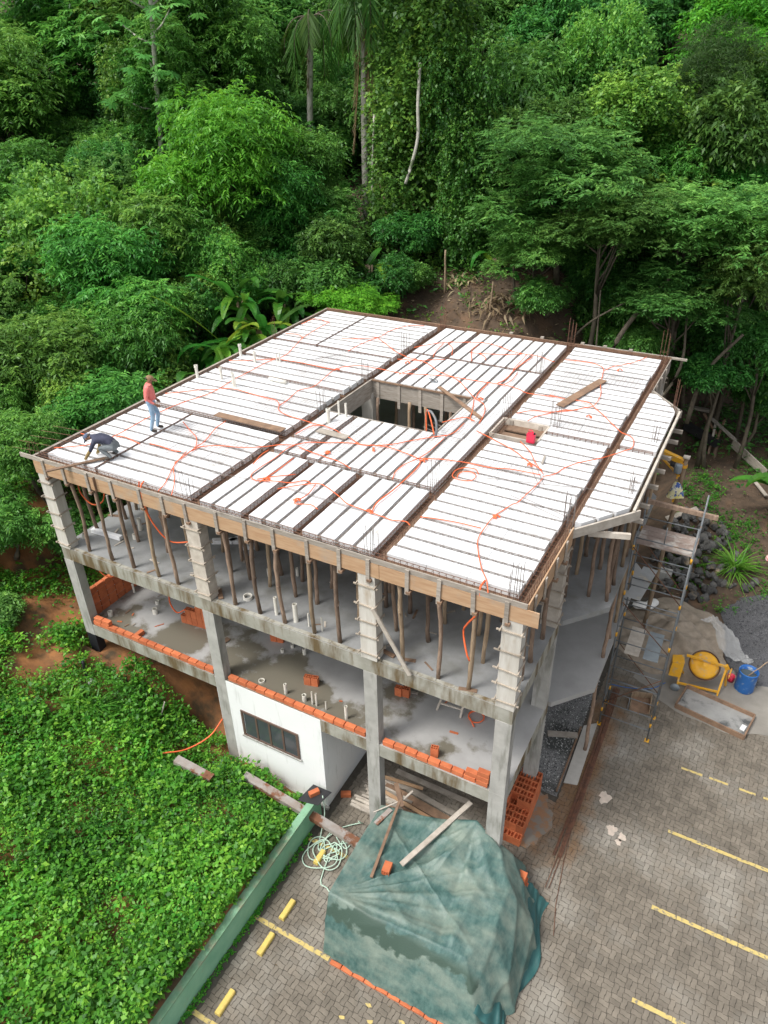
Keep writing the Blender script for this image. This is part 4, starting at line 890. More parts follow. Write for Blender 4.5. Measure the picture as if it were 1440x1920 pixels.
    MB().tube([hd+fw*.085-sd_*.03-upv*.062, hd+fw*.094-upv*.064, hd+fw*.085+sd_*.03-upv*.062], [.006,.008,.006], 5).build('mouth', MT['brownwood'], root)
    MB().tube([hd-fw*.075+sd_*.06-upv*.0, hd-fw*.10-upv*.015, hd-fw*.075-sd_*.06-upv*.0], [.03,.035,.03], 7).build('hair', MT['boots'], root, True)
    return root
EDG = [('pelvis','belly'),('belly','chest'),('chest','neck'),('neck','jaw'),('jaw','head'),('head','crown'),
       ('chest','shL'),('shL','elL'),('elL','wristL'),('wristL','handL'),('chest','shR'),('shR','elR'),('elR','wristR'),('wristR','handR'),
       ('pelvis','hipL'),('hipL','kneeL'),('kneeL','ankL'),('ankL','toeL'),('pelvis','hipR'),('hipR','kneeR'),('kneeR','ankR'),('ankR','toeR')]
def bones(top, low, skin, shoe, fore, hand):
    b = [('pelvis','belly',low,.8),('belly','chest',top,1.25),('chest','neck',top,1.0),('neck','jaw',skin,.6),('jaw','crown',skin,1.0)]
    for s in 'LR': b += [('chest','sh'+s,top,.9),('sh'+s,'el'+s,top,.6),('el'+s,'wrist'+s,fore,.5),('wrist'+s,'hand'+s,hand,.55),('pelvis','hip'+s,low,1.0),('hip'+s,'knee'+s,low,.9),('knee'+s,'ank'+s,low,.75),('ank'+s,'toe'+s,shoe,.7)]
    return b
ZF = 9.35
person('man standing on the deck in coral long sleeves, pale jeans and brown cap', (1.92,2.62,ZF), math.radians(38),
  dict(pelvis=(0,0,.93,.135,.15), belly=(.0,0,1.08,.135,.165), chest=(.02,0,1.28,.15,.195), neck=(.04,0,1.43,.06), jaw=(.075,0,1.50,.068), head=(.095,0,1.565,.088), crown=(.095,0,1.62,.075),
       shL=(.0,.20,1.36,.078), elL=(-.05,.27,1.10,.05), wristL=(.10,.26,.90,.036), handL=(.17,.23,.84,.038,.028), shR=(.0,-.20,1.36,.078), elR=(-.06,-.25,1.09,.05), wristR=(.13,-.24,.92,.036), handR=(.21,-.22,.86,.038,.028),
       hipL=(.0,.10,.86,.098), kneeL=(.12,.12,.49,.068), ankL=(.03,.13,.10,.05), toeL=(.20,.15,.05,.048,.04), hipR=(.0,-.10,.86,.098), kneeR=(.0,-.12,.48,.068), ankR=(-.12,-.13,.10,.05), toeR=(.05,-.14,.05,.048,.04)),
  EDG, dict(top='coral', low='denim', skin='skin', shoe='boots'), bones('top','low','skin','shoe','top','skin'), dict(handmat='skin', look=(1,0,-.45), headup=(.35,0,1), cap='capbrown'))
person('man crouching at the deck edge in navy top, grey trousers, blue cap and gloves', (2.14,.90,ZF), math.radians(203),
  dict(pelvis=(-.04,0,.40,.15,.16), belly=(.12,0,.52,.135,.155), chest=(.36,0,.60,.14,.175), neck=(.54,0,.63,.062), jaw=(.62,0,.60,.068), head=(.69,0,.585,.088), crown=(.74,0,.60,.075),
       shL=(.42,.19,.58,.07), elL=(.55,.24,.34,.05), wristL=(.70,.22,.15,.045), handL=(.76,.20,.075,.045,.032), shR=(.42,-.19,.58,.07), elR=(.50,-.22,.34,.05), wristR=(.56,-.20,.15,.045), handR=(.60,-.18,.075,.045,.032),
       hipL=(.0,.11,.36,.105), kneeL=(.36,.17,.37,.072), ankL=(.08,.15,.10,.052), toeL=(.26,.17,.05,.05,.04), hipR=(.0,-.11,.36,.105), kneeR=(.34,-.17,.30,.072), ankR=(.02,-.15,.10,.052), toeR=(.20,-.17,.05,.05,.04)),
  EDG, dict(top='navy', low='greytrouser', skin='skin', shoe='boots', glove='glove'), bones('top','low','skin','shoe','glove','glove'), dict(handmat='glove', look=(.55,0,-.85), headup=(.85,0,.5), cap='capblue'))

# ---------------------------------------------------------------- timber props
PROP_ME = []
for k in range(7):
    h = 2.44; n = 7; bx, by = R(-.06,.06), R(-.06,.06); mb = MB()
    pts = [(bx*math.sin(math.pi*i/n)+R(-.012,.012), by*math.sin(math.pi*i/n)+R(-.012,.012), h*i/n) for i in range(n+1)]
    mb.tube(pts, [R(.048,.060)*(1-.012*i) for i in range(n+1)], 8)
    if k % 2: z = R(.8,1.6); mb.tube([(0,0,z),(R(.05,.09),R(-.05,.05),z+R(.05,.12))], [.02,.012], 5)
    PROP_ME.append((mb.mesh('timber_prop', MT['pole'] if k < 5 else MT['polelight'], True)))
def prop(x, y, z, label, group, h=2.44):
    o = put('timber_prop', random.choice(PROP_ME), (x, y, z), None, 0, (R(-.03,.03), R(-.03,.03), R(0,6.28))); o.scale = (1,1,h/2.44); tag(o, label, 'timber prop', group)
    mb = MB(); 
front = [.95,1.86,2.69,3.60,4.31,6.21,6.99,7.76,8.63,9.36,11.05,11.94,12.67]
ORD = ['first','second','third','fourth','fifth','sixth']
for k, x in enumerate(front):
    lab = ORD[k]+' timber prop along the front beam counted from the crouching worker corner' if k < 5 else (ORD[k-5]+' timber prop along the front beam after the second form column' if k < 10 else ORD[k-10]+' timber prop along the front beam after the middle form column')
    prop(x, .16+R(-.02,.02), H2-.01, lab, 'front row of timber props')
for x in (.35,1.84,3.00,3.9,5.22,5.9,6.56,7.40,8.07,9.34,10.36,11.2,12.63,13.15): prop(x, 1.15+R(-.1,.1), H2-.01, 'rough timber prop in the second row behind the front beam', 'inner timber props')
for x in (.6,2.2,3.2,4.4,5.18,6.53,7.2,8.05,8.9,9.7,10.36,11.3,12.2,13.0): prop(x, 1.85+R(-.1,.12), H2-.01, 'rough timber prop in the third row behind the front beam', 'inner timber props')
for x in (.5,1.7,2.8,3.8,4.6,5.24,5.89,6.8,7.7,8.6,9.5,10.6,11.49,12.53): prop(x, 2.5+R(-.12,.15), H2-.01, 'shaded timber prop in the deepest row on the upper floor', 'inner timber props')
for y in (.95,1.62,2.49,4.3,5.39,6.34,7.3): prop(13.60, y, H2-.01, 'rough round timber prop in the row under the side beam', 'side row of timber props')
for y in (4.62,5.38,6.29,7.3,8.3,9.3,9.7): prop(14.60, y, H2-.01, 'dark timber prop under the chamfered bay edge', 'bay timber props')
for (x, y) in ((14.15,4.6),(14.1,5.9),(14.55,5.0),(14.12,7.0),(14.58,6.8),(14.1,8.2),(14.58,7.8),(14.56,8.8)): prop(x, y, H2-.01, 'timber prop crowded under the chamfered bay', 'crowded bay props')
for y in (6.6,7.4,8.3,9.2): prop(14.58, y, H1-.01, 'timber prop between the two bay slabs', 'lower bay props', h=2.64)
for (x, y) in ((5.9,8.5),(6.9,8.6),(7.6,8.55),(8.4,8.6),(6.4,10.0),(7.3,10.2),(8.1,10.0),(8.8,9.2),(5.85,9.8),(7.0,11.5),(8.0,11.7)): prop(x, y, H2-.01, 'timber prop glimpsed in the dark through the stair opening', 'props below the stair opening')
def longpole(p, q, r, label, m='pole', cat='timber prop', name='timber_pole'):
    p, q = Vector(p), Vector(q); n = 8
    return tag(MB().tube([p.lerp(q, i/n)+Vector((R(-.015,.015),R(-.015,.015),0)) for i in range(n+1)], [r*(1.05-.15*i/n) for i in range(n+1)], 8).build(name, MT[m], smooth=True), label, cat)
longpole((14.66,5.37,0),(14.60,5.40,H1-.16), .055, 'thin timber pole from paving up to the lower bay slab')
longpole((14.62,5.72,H1),(14.63,5.8,H2-.16), .05, 'knotty timber pole between the two bay slabs')
# braces, pads
plank((10.45,-.12,8.05),(11.35,-.10,H2+.05),.10,.035,'palewood','pale board leaning as brace against the middle form column',up=(0,1,0))
plank((10.0,.42,H2+.03),(10.75,.30,H2+.03),.10,.04,'brownwood','dark plank at the foot of the middle form column')
plank((5.45,.45,H2+.03),(5.75,.15,H2+.03),.12,.03,'brownwood','dark board at the foot of the second form column')
for (x, y, lab) in ((12.67,.12,'flat dark board under the prop wound with orange conduit'),(11.05,.35,'scrap of black rubber under the prop at the leaning brace'),(.15,1.9,'square board pad under the pale pipe by the floor edge')):
    plank((x-.2,y-.05,H2+.012),(x+.2,y+.06,H2+.012),.10,.02,'brownwood',lab)
plank((.1,1.85,H2+.02),(.1,1.86,H2+.75),.05,.05,'palewood','slim pale batten standing near the open floor edge',up=(1,0,0))
# sawhorse on the lower floor
sh = thing('sawhorse', 'small wooden sawhorse near the orange coil', 'sawhorse', (11.7,1.95,H1))
MB().bar((11.3,1.9,H1+.55),(12.0,2.0,H1+.55),.06,.08).build('top_rail', MT['palewood'], sh)
for (a, b) in (((11.35,1.9,H1+.52),(11.25,1.7,H1)),((11.4,1.9,H1+.52),(11.35,2.2,H1)),((11.92,2.0,H1+.52),(11.9,1.75,H1)),((11.95,2.0,H1+.52),(12.0,2.25,H1))): MB().bar(a,b,.05,.035).build('leg', MT['palewood'], sh)
MB().bar((11.3,1.8,H1+.2),(11.9,1.85,H1+.2),.04,.04).build('stretcher', MT['palewood'], sh)
plank((10.15,1.9,H1+.02),(10.55,2.0,H1+.02),.07,.03,'greywood','short batten on the lower floor behind a brick pair')
plank((4.45,.95,H1+.03),(4.55,1.4,H1+.03),.16,.02,'brownwood','rusty perforated plate on the wet floor by the second column')

for k in range(26):
    x, y = R(.6,13.2), R(.35,2.4); a = R(0,6.28); l_ = R(.12,.4)
    tag(MB().bar((x,y,H2+.012),(x+l_*math.cos(a),y+l_*math.sin(a),H2+.014),R(.02,.06),.018).build('wood_scrap', random.choice((MT['greywood'],MT['brownwood'],MT['palewood']))), 'small wood scrap littering the upper floor among the props', 'wood scrap', 'wood scraps on the upper floor')
for k in range(14):
    x, y = R(.6,13.2), R(.35,2.2); a = R(0,6.28); l_ = R(.08,.3)
    tag(MB().bar((x,y,H1+.012),(x+l_*math.cos(a),y+l_*math.sin(a),H1+.014),R(.02,.06),.018).build('wood_scrap', random.choice((MT['greywood'],MT['brownwood'],MT['brick']))), 'small scrap of wood or brick littering the damp lower floor', 'scrap', 'scraps on the lower floor')
# ---------------------------------------------------------------- green boundary wall
gw = thing('green_wall', 'low green painted boundary wall between weeds and parking lot', 'wall', (8.58,-6,0))
MB().box(8.50, 8.65, -16, -.30, -.3, .80).build('wall_face', MT['green'], gw)
MB().box(8.47, 8.68, -16, -.28, .80, .86).build('coping', mat('mossy_coping', (.26,.46,.31), (.16,.32,.18), 2.2, .9, .3, 18, c3=(.32,.33,.22), s3=1.7, t3=(.5,.64)), gw)
# yellow wheel stops
for k, (x, y0, y1) in enumerate(((9.38,-3.33,-2.79),(9.40,-4.28,-3.72),(9.35,-5.78,-5.21),(9.33,-1.68,-1.26))):
    mb = MB(); n = 7; vs = []
    prof = [(-.075,0),(-.07,.085),(-.05,.105),(.05,.105),(.07,.085),(.075,0)]
    for i in range(n):
        y = y0+(y1-y0)*i/(n-1)
        for (a, b) in prof: vs.append((x+a*(1+R(-.05,.05)), y, b*(1+R(-.05,.03))))
    fs = [(i*6+j, (i+1)*6+j, (i+1)*6+j+1, i*6+j+1) for i in range(n-1) for j in range(5)] + [tuple(range(6)), tuple((n-1)*6+j for j in range(6))[::-1]]
    tag(mb.add(vs, fs).build('wheel_stop', MT['yellowsolid']), ('chipped yellow wheel stop above a yellow bay line','yellow wheel stop just below a bay line with dark crumbs','yellow wheel stop farthest from the building along the green wall','yellow wheel stop under the tangled pale hose')[k], 'wheel stop')
# rusty steel channels
def channel(a, b, label, w=.22, hh=.14):
    a, b = Vector(a), Vector(b); d = (b-a).normalized(); s = d.cross(Vector((0,0,1))).normalized(); u = s.cross(d)
    mb = MB().bar(a, b, w, .02)
    for k in (-1, 1): mb.bar(a+s*(k*w/2)-u*hh/2, b+s*(k*w/2)-u*hh/2, .016, hh)
    return tag(mb.build('steel_channel', MT['ironrust']), label, 'steel channel')
channel((6.45,-.82,1.02),(10.15,-.74,.30),'long rusty steel channel lying across the green wall end')
channel((4.75,-1.62,1.62),(5.95,-1.55,1.42),'short rusty steel channel half buried in the weeds')
# black sheet with a brick on it
tag(MB().add([(8.20,-.75,.875),(8.80,-.62,.875),(8.92,-.10,.90),(8.32,-.12,.90),(8.20,-.75,.86),(8.80,-.62,.86),(8.92,-.10,.885),(8.32,-.12,.885)], [(0,1,2,3),(7,6,5,4),(0,4,5,1),(1,5,6,2),(2,6,7,3),(3,7,4,0)]).build('black_sheet', MT['black']), 'black plastic sheet piece at the white wall corner holding a brick', 'sheet')
loose(8.52,-.38,.89,1.0,'reddish brick lying on the black sheet', BR_LOW)
# tangled hose
pts = []
for i in range(95):
    t = i*.42; r = .33+.14*math.sin(i*.37)+.05*math.sin(i*1.3); pts.append((9.45+.15*math.sin(i*.21)+r*math.cos(t), -1.15+.22*math.cos(i*.17)+r*math.sin(t)*1.05, .03+.05*(i/95)+.02*math.sin(i*.9)))
pts = [(10.05,-.55,.9),(9.95,-.2,.3),(9.75,-.1,.06),(9.3,-.6,.04)] + pts + [(9.7,-2.0,.03),(9.95,-2.1,.03),(10.3,-2.3,.1)]
cable('garden_hose', pts, .016, 'hose', 'pale green garden hose tangled on the paving beside the tarp', 'hose', k=3)
cable('garden_hose', [(8.78,-.35,.95),(8.9,-.5,.4),(9.0,-.9,.05),(9.2,-1.3,.04),(9.5,-1.0,.05),(9.8,-.75,.05),(10.2,-.7,.05)], .016, 'hose', 'pale hose running down from the black sheet to the paving', 'hose')
# planks under the building
for k in range(26):
    y = .30+k*.052+R(-.02,.02); a, b = 9.15+R(0,.5), 10.2+R(0,.7)
    tag(MB().bar((a,y,.03+R(0,.10)),(b,y+R(-.06,.06),.03+R(0,.10)),R(.05,.09),.035).build('plank', MT['palewood'] if k % 2 else MT['greywood']), 'short grey batten in the heap beside the middle ground column', 'plank', 'batten heap')
for k, (a, b, w_, m) in enumerate((((9.9,1.92,.12),(12.25,1.90,.12),.17,'greywood'),((9.8,1.62,.10),(12.95,1.26,.10),.16,'greywood'),((9.7,1.35,.08),(12.6,1.05,.08),.26,'brownwood'),((9.9,1.1,.14),(12.8,.75,.14),.10,'tan'),((10.0,.9,.06),(12.7,.55,.06),.26,'brownwood'),((9.6,1.50,.2),(10.9,1.66,.2),.09,'tan'),((10.2,.6,.10),(12.8,.35,.10),.14,'greywood'))):
    plank(a, b, w_, .04, m, 'long scaffold board in the pile under the first floor slab', group='board pile under the slab')
# ---------------------------------------------------------------- tarp over the brick pile
tk = thing('covered_pile', 'green tarpaulin draped over a pile of bricks in front of the building', 'tarpaulin', (12.5,-1.7,0))
TOP = [(10.62,-.28,1.62),(10.60,-1.5,1.60),(10.64,-2.92,1.60),(11.8,-2.93,1.52),(13.22,-2.78,1.50),(14.05,-2.74,1.45),(14.36,-1.9,1.48),(14.35,-.9,1.50),(13.85,-.1,1.66),(13.12,.12,1.95),(12.2,.0,1.62),(11.4,-.10,1.58)]
BOT = [(10.45,-.02,.02),(10.40,-1.6,.02),(10.75,-3.52,.06),(12.2,-3.58,.07),(13.4,-3.58,.08),(14.75,-3.55,.02),(15.22,-2.3,.01),(15.15,-.9,.01),(14.45,.55,.05),(13.2,.52,.10),(12.1,.40,.3),(11.2,.32,.3)]
def ringpt(ring, t):
    n = len(ring); s = t*n; i = int(s) % n; f_ = s-int(s); a, b = Vector(ring[i]), Vector(ring[(i+1) % n]); return a.lerp(b, f_)
N, MI, MO = 300, 36, 36; vs = []; cen = Vector((12.4,-1.45,1.50))
def tri(u): u = u % 1.0; return 1-abs(2*u-1)
def creas(p):
    d = Vector((p.x-10.64, p.y+2.92, 0)); a = math.atan2(d.y, d.x); r = d.length
    d2 = Vector((p.x-13.1, p.y-.05, 0)); a2 = math.atan2(d2.y, d2.x); r2 = d2.length
    z = .09*(tri(a*3.1+.03*r)**3)*min(1, r/1.5)*math.exp(-r*.12) + .05*(tri(a*6.7+.2)**4)*min(1, r/.9)*math.exp(-r*.2)
    z += .08*(tri(a2*1.9+.1)**4)*min(1, r2/.9)*math.exp(-r2*.3) + .035*(tri(.55*p.x+.9*p.y)**6) + .02*(tri(1.4*p.x-.7*p.y+.3)**6)
    return z
for k in range(MI+1):
    s = k/MI
    for j in range(N):
        p = cen.lerp(ringpt(TOP, j/N), s); e_ = (1-s)*s*4
        z = p.z - .09*e_*(.6+.4*math.sin(3*p.x)*math.cos(2.3*p.y)) + creas(p)*(.45+.55*min(1, (1-s)*4)) + .012*math.sin(9.5*p.x+6.1*p.y)*e_
        z += .16*math.exp(-((p.x-13.0)**2*1.2+(p.y-.0)**2*.9)) + (.11*math.exp(-abs(p.x-13.65)*4.5) - .07*math.exp(-abs(p.x-13.12+.08*p.y)*9))*min(1, (1-s)*5)*min(1, s*3)
        vs.append((p.x, p.y, z))
for k in range(1, MO+1):
    s = k/MO
    for j in range(N):
        t = j/N; a, b = ringpt(TOP, t), ringpt(BOT, t); s2 = s**.85; p = a.lerp(b, s2); p.z = a.z+(b.z-a.z)*(s**1.08)
        o = Vector((p.x-cen.x, p.y-cen.y, 0)).normalized(); side = smoothstep(.40,.5,t)*(1-smoothstep(.72,.8,t))
        fold = (.03+.12*side)*(tri(t*15+.25*math.sin(t*40)+.15*s)**2-.35)*s + .03*(tri(t*31+.8*s)**3)*s + .05*(tri(2.2*s+t*9)**4)*(.3+side)
        p = p + o*(fold + .10*side*math.sin(math.pi*s)); vs.append((p.x, p.y, max(.012, p.z+.03*math.sin(t*60)*s*(1-s))))
tot = MI+1+MO; fs = [(k*N+j, (k+1)*N+j, (k+1)*N+(j+1) % N, k*N+(j+1) % N) for k in range(tot-1) for j in range(N)]
tm = MT['tarp']
# bleached cloth with a dark wet band below the front edge (a stain with its own shape)
t_ = tm.node_tree; pb = t_.nodes['Principled BSDF']; src = pb.inputs['Base Color'].links[0].from_socket
geo = nn(t_, 'ShaderNodeNewGeometry'); sx = nn(t_, 'ShaderNodeSeparateXYZ'); t_.links.new(geo.outputs['Position'], sx.inputs[0])
nz = nn(t_, 'ShaderNodeTexNoise'); nz.inputs['Scale'].default_value = 2.2; nz.inputs['Detail'].default_value = 8; t_.links.new(geo.outputs['Position'], nz.inputs['Vector'])
m1 = nn(t_, 'ShaderNodeMath', operation='MULTIPLY_ADD'); m1.inputs[1].default_value = 1.1; t_.links.new(nz.outputs['Fac'], m1.inputs[0]); t_.links.new(sx.outputs['Z'], m1.inputs[2])
r1 = ramp(t_, [(0, (0,0,0)), (1, (0,0,0))]); el = r1.color_ramp.elements; el[0].position = 0
mrz = nn(t_, 'ShaderNodeMapRange'); mrz.inputs[1].default_value = .8; mrz.inputs[2].default_value = 2.6; t_.links.new(m1.outputs[0], mrz.inputs[0])
for p_, c_ in ((.46,0),(.50,1),(.66,1),(.70,0)):
    k_ = el.new(p_); k_.color = (c_,c_,c_,1)
t_.links.new(mrz.outputs[0], r1.inputs[0])
my = nn(t_, 'ShaderNodeMapRange'); my.inputs[1].default_value = -2.80; my.inputs[2].default_value = -2.95; t_.links.new(sx.outputs['Y'], my.inputs[0])
mm = nn(t_, 'ShaderNodeMath', operation='MULTIPLY'); t_.links.new(r1.outputs[0], mm.inputs[0]); t_.links.new(my.outputs[0], mm.inputs[1])
mxx = nn(t_, 'ShaderNodeMix', data_type='RGBA'); mxx.inputs[7].default_value = (.05,.085,.065,1); t_.links.new(mm.outputs[0], mxx.inputs[0]); t_.links.new(src, mxx.inputs[6]); t_.links.new(mxx.outputs[2], pb.inputs['Base Color'])
MB().add(vs, fs).build('tarp_sheet', tm, tk, smooth=True)
# trailing dark second tarp at the side
vs = []; n1, n2 = 26, 44
for i in range(n1):
    for j in range(n2):
        u, v_ = i/(n1-1), j/(n2-1)
        y = -3.3+v_*3.5; x = 14.50+.75*u+.16*math.sin(v_*9+u*3)*u; z = .95*(1-u)**1.3*(.6+.4*math.sin(v_*3.14)) + .05*math.sin(v_*37+u*5)*(1-u*.6) + .03*math.sin(u*22+v_*9) + .03
        vs.append((x, y, max(.014, z)))
MB().add(vs, [(i*n2+j,(i+1)*n2+j,(i+1)*n2+j+1,i*n2+j+1) for i in range(n1-1) for j in range(n2-1)]).build('tarp_sheet', MT['tarpdark'], tk, smooth=True)['label'] = 'darker unfaded green tarp trailing on the ground'
hem = plain_brick(.29,.10,.06).mesh('brick', MT['brick'])
for k in range(11):                                      # bricks peeping out under the front hem
    loose(11.15+k*.31, -3.60+R(-.01,.01), .001, R(-.04,.04), 'red brick peeping out under the front hem of the tarp', hem, group='bricks under the tarp hem')
side = brick_mesh(.19, .19, .29, 3, 3)
for j in range(4):
    for k in range(3):
        loose(14.30-.03*k, -.55+j*.2, .42+k*.2, 0, 'hollow brick showing through the gap at the side of the tarp', side, rot=(0, math.pi/2, 0), group='bricks showing at the tarp side')
loose(11.55,-1.62,1.60,.5,'orange brick lying on its side on top of the green tarp', BR_STAND, rot=(math.pi/2-.05,0,.15))
plank((11.85,-1.55,1.66),(12.75,.62,1.98),.13,.05,'greywood','long grey beam resting on the green tarp')
plank((11.35,-2.15,1.62),(11.0,.18,1.80),.07,.05,'brownwood','dark angle iron bar lying lengthwise on the tarp')
plank((10.75,.28,1.95),(11.15,-.15,1.74),.12,.03,'brownwood','short dark plank on the back edge of the tarp')
plank((10.75,-.85,1.64),(10.90,-.30,1.66),.13,.02,'ironrust','small rusty plate on the tarp beside the angle iron')
plank((11.05,.0,1.70),(11.25,.3,1.9),.05,.03,'greywood','short stick poking over the back of the tarp')
plank((10.55,-.6,1.67),(11.05,.0,1.74),.025,.02,'palewood','thin pale stick on the tarp near the middle column')
# rebar bundle on the paving edge
for k in range(22):
    x = 14.90+R(-.10,.10); pts = [(x+.10*math.sin(.3*i)+R(-.012,.012)+.012*i*(k % 5-2)*.3, 8.4-i*.98-R(0,.05), .025+R(0,.05)) for i in range(int(R(7.2,9.2)))]
    tag(MB().tube(pts, .012, 5).build('rebar', MT['rust']), 'long rusty steel bar in the bundle along the paving edge', 'rebar', 'rebar bundle on the paving')
tag(MB().tube([(15.0,3.2,.02),(15.15,1.5,.02),(15.32,.2,.02),(15.50,-.55,.02)], .010, 5).build('rebar', MT['rust']), 'single steel bar trailing out of the rebar bundle', 'rebar')
struct(MB().prism([(14.42,3.9),(14.80,4.0),(14.72,6.6),(14.36,6.3)], .001, .03).build('mortar_strip', mat('pale_mortar', (.52,.50,.46), (.40,.38,.34), 2, .9, .3, 14)))
plank((13.45,5.4,.10),(14.3,5.75,.10),.16,.10,'greywood','weathered beam lying across the gravel under the bay')
plank((14.33,3.5,.03),(14.30,6.2,.03),.05,.06,'brownwood','thin dark edging board between gravel and paving')
# stained soil patches
for (x, y, rx, ry, s) in ((14.05,2.3,.42,.95,4),):
    struct(MB().prism(blotch(x, y, rx, ry, 40, .12, s), .003, .006).build('brick_dust', mat('brick_dust', (.30,.17,.09), (.22,.16,.115), 3, .95, c3=(.215,.20,.17), s3=3, t3=(.45,.55))))
for (x, y, r_, s) in ((15.62,3.95,.16,1),(16.05,3.0,.13,2),(16.35,2.9,.10,3),(16.30,2.72,.08,6)):
    struct(MB().prism(blotch(x, y, r_, r_*1.3, 22, .18, s), .003, .007).build('lime_spot', mat('lime_spot', (.66,.56,.47), (.5,.43,.36), 9, .9)))

# ---------------------------------------------------------------- mortar trough, mixer, drum, box
tr = thing('mortar_trough', 'long shallow wooden trough of grey mortar beside the yellow mixer', 'trough', (17.9,8.8,0))
A, B, C_, D_ = (16.78,8.43),(18.89,8.03),(19.10,9.10),(16.98,9.48)
for p, q in ((A,B),(B,C_),(C_,D_),(D_,A)): MB().bar((*p,.10),(*q,.10),.045,.20).build('side_board', MT['brownwood'], tr)
MB().prism([A,B,C_,D_], .01, .05).build('mortar', mat('wet_mortar', (.36,.36,.345), (.27,.27,.26), 2, .5, .2, 12, c3=(.10,.105,.105), s3=1.1, t3=(.52,.62), rough3=.2), tr)
tag(MB().bar((18.80,8.35,.07),(18.86,8.60,.07),.14,.02).build('white_slab', MT['white']), 'small white board lying in the end of the trough', 'board')
mx = thing('cement_mixer', 'yellow cement mixer with tilted round drum and motor box', 'cement mixer', (17.3,9.7,0))
ax0, ax1 = Vector((16.72,9.88,.86)), Vector((17.98,10.02,.80)); ctr = Vector((17.32,9.92,.86)); dn = Vector((.12,-.62,.78)).normalized()
def disc_lathe(prof, c, axis, m, name, n=28):
    axis = Vector(axis).normalized(); a = axis.orthogonal().normalized(); b = axis.cross(a); vs = []
    for r, h in prof:
        for j in range(n): t = 2*math.pi*j/n; vs.append(Vector(c)+a*(r*math.cos(t))+b*(r*math.sin(t))+axis*h)
    fs = [(i*n+j,i*n+(j+1)%n,(i+1)*n+(j+1)%n,(i+1)*n+j) for i in range(len(prof)-1) for j in range(n)]
    return MB().add(vs, fs).build(name, MT[m], mx, True)
disc_lathe([(.001,.13),(.09,.13),(.10,.115),(.28,.085),(.42,.02),(.46,-.03),(.47,-.08),(.46,-.14),(.36,-.36),(.24,-.50)], ctr, dn, 'machine', 'drum')
disc_lathe([(.475,.02),(.50,.0),(.50,-.06),(.475,-.08)], ctr, dn, 'rust', 'ring_gear', 40)
MB().bar(ctr+Vector((-.60,-.06,.24)), ctr+Vector((.66,.05,.16)), .06, .07).build('yoke_bar', MT['machine'], mx)
MB().add([(16.33,9.35,.45),(16.70,9.42,.45),(16.62,9.86,.45),(16.28,9.78,.45),(16.36,9.40,1.00),(16.72,9.47,1.08),(16.64,9.84,1.10),(16.30,9.77,1.02)], [(0,3,2,1),(4,5,6,7),(0,1,5,4),(1,2,6,5),(2,3,7,6),(3,0,4,7)]).build('motor_box', MT['machine'], mx)
for p, q in (((16.62,9.75,.9),(16.68,9.35,.1)),((17.98,10.05,.95),(17.92,9.60,.02)),((17.98,10.05,.9),(18.1,10.2,.02)),((16.66,9.8,.5),(16.75,10.15,.05)),((16.7,9.45,.18),(17.9,9.65,.14))): MB().bar(p,q,.06,.06).build('leg', MT['machine'], mx)
MB().bar((17.94,10.02,1.02),(18.02,10.06,.86),.10,.14).build('bearing', MT['machine'], mx)
n = 20; pts = [(18.12+.02*math.cos(2*math.pi*i/n), 9.98+.17*math.cos(2*math.pi*i/n), .78+.17*math.sin(2*math.pi*i/n)) for i in range(n+1)]
hw = MB().tube(pts, .018, 6); hw.bar((18.12,9.81,.78),(18.12,10.15,.78),.02,.03); hw.bar((18.12,9.98,.61),(18.12,9.98,.95),.02,.03); hw.build('hand_wheel', MT['machine'], mx)
MB().lathe([(.0,-.04),(.14,-.04),(.15,0),(.14,.04),(.0,.04)], (16.62,9.22,.15), 18, 'y').build('wheel', MT['grey'], mx, True)
dr = thing('blue_drum', 'blue plastic drum of water with a stick in it', 'drum', (18.66,10.30,0))
MB().lathe([(.02,.01),(.28,.0),(.305,.05),(.30,.30),(.31,.32),(.305,.78),(.315,.80),(.305,.82),(.29,.82),(.29,.55)], (18.66,10.36,0), 28).build('shell', MT['bluedrum'], dr, True)
MB().lathe([(.29,.62),(.001,.625)], (18.66,10.36,0), 28).build('water', mat('murky_water', (.10,.12,.115), None, 2, .08), dr)
longpole((18.60,10.34,.5),(19.14,10.55,1.3), .018, 'wooden stick leaning out of the blue drum', 'polelight', 'stick', 'stick')
tag(MB().lathe([(.0,.0),(.11,.0),(.12,.22),(.10,.22),(.09,.1),(.0,.1)], (18.22,10.55,.02), 16).build('small_bucket', MT['redcan'], smooth=True), 'small red bucket lying between mixer and drum', 'bucket')
bxo = thing('wooden_crate', 'open wooden mortar box under the scaffold', 'crate', (15.8,8.1,0))
q = [(15.50,7.58),(16.09,7.75),(16.02,8.45),(15.42,8.28)]
for i in range(4):
    if i == 0: continue
    MB().bar((*q[i],.13),(*q[(i+1) % 4],.13),.03,.26).build('side_board', MT['polelight'], bxo)
MB().prism(q, .01, .04).build('bottom_board', MT['brownwood'], bxo)
cable('blue_pipe', [(14.6,8.5,.03),(15.2,8.6,.03),(15.9,8.9,.03),(16.3,9.4,.05)], .012, 'bluedrum', 'thin blue pipe on the ground under the scaffold', 'pipe')
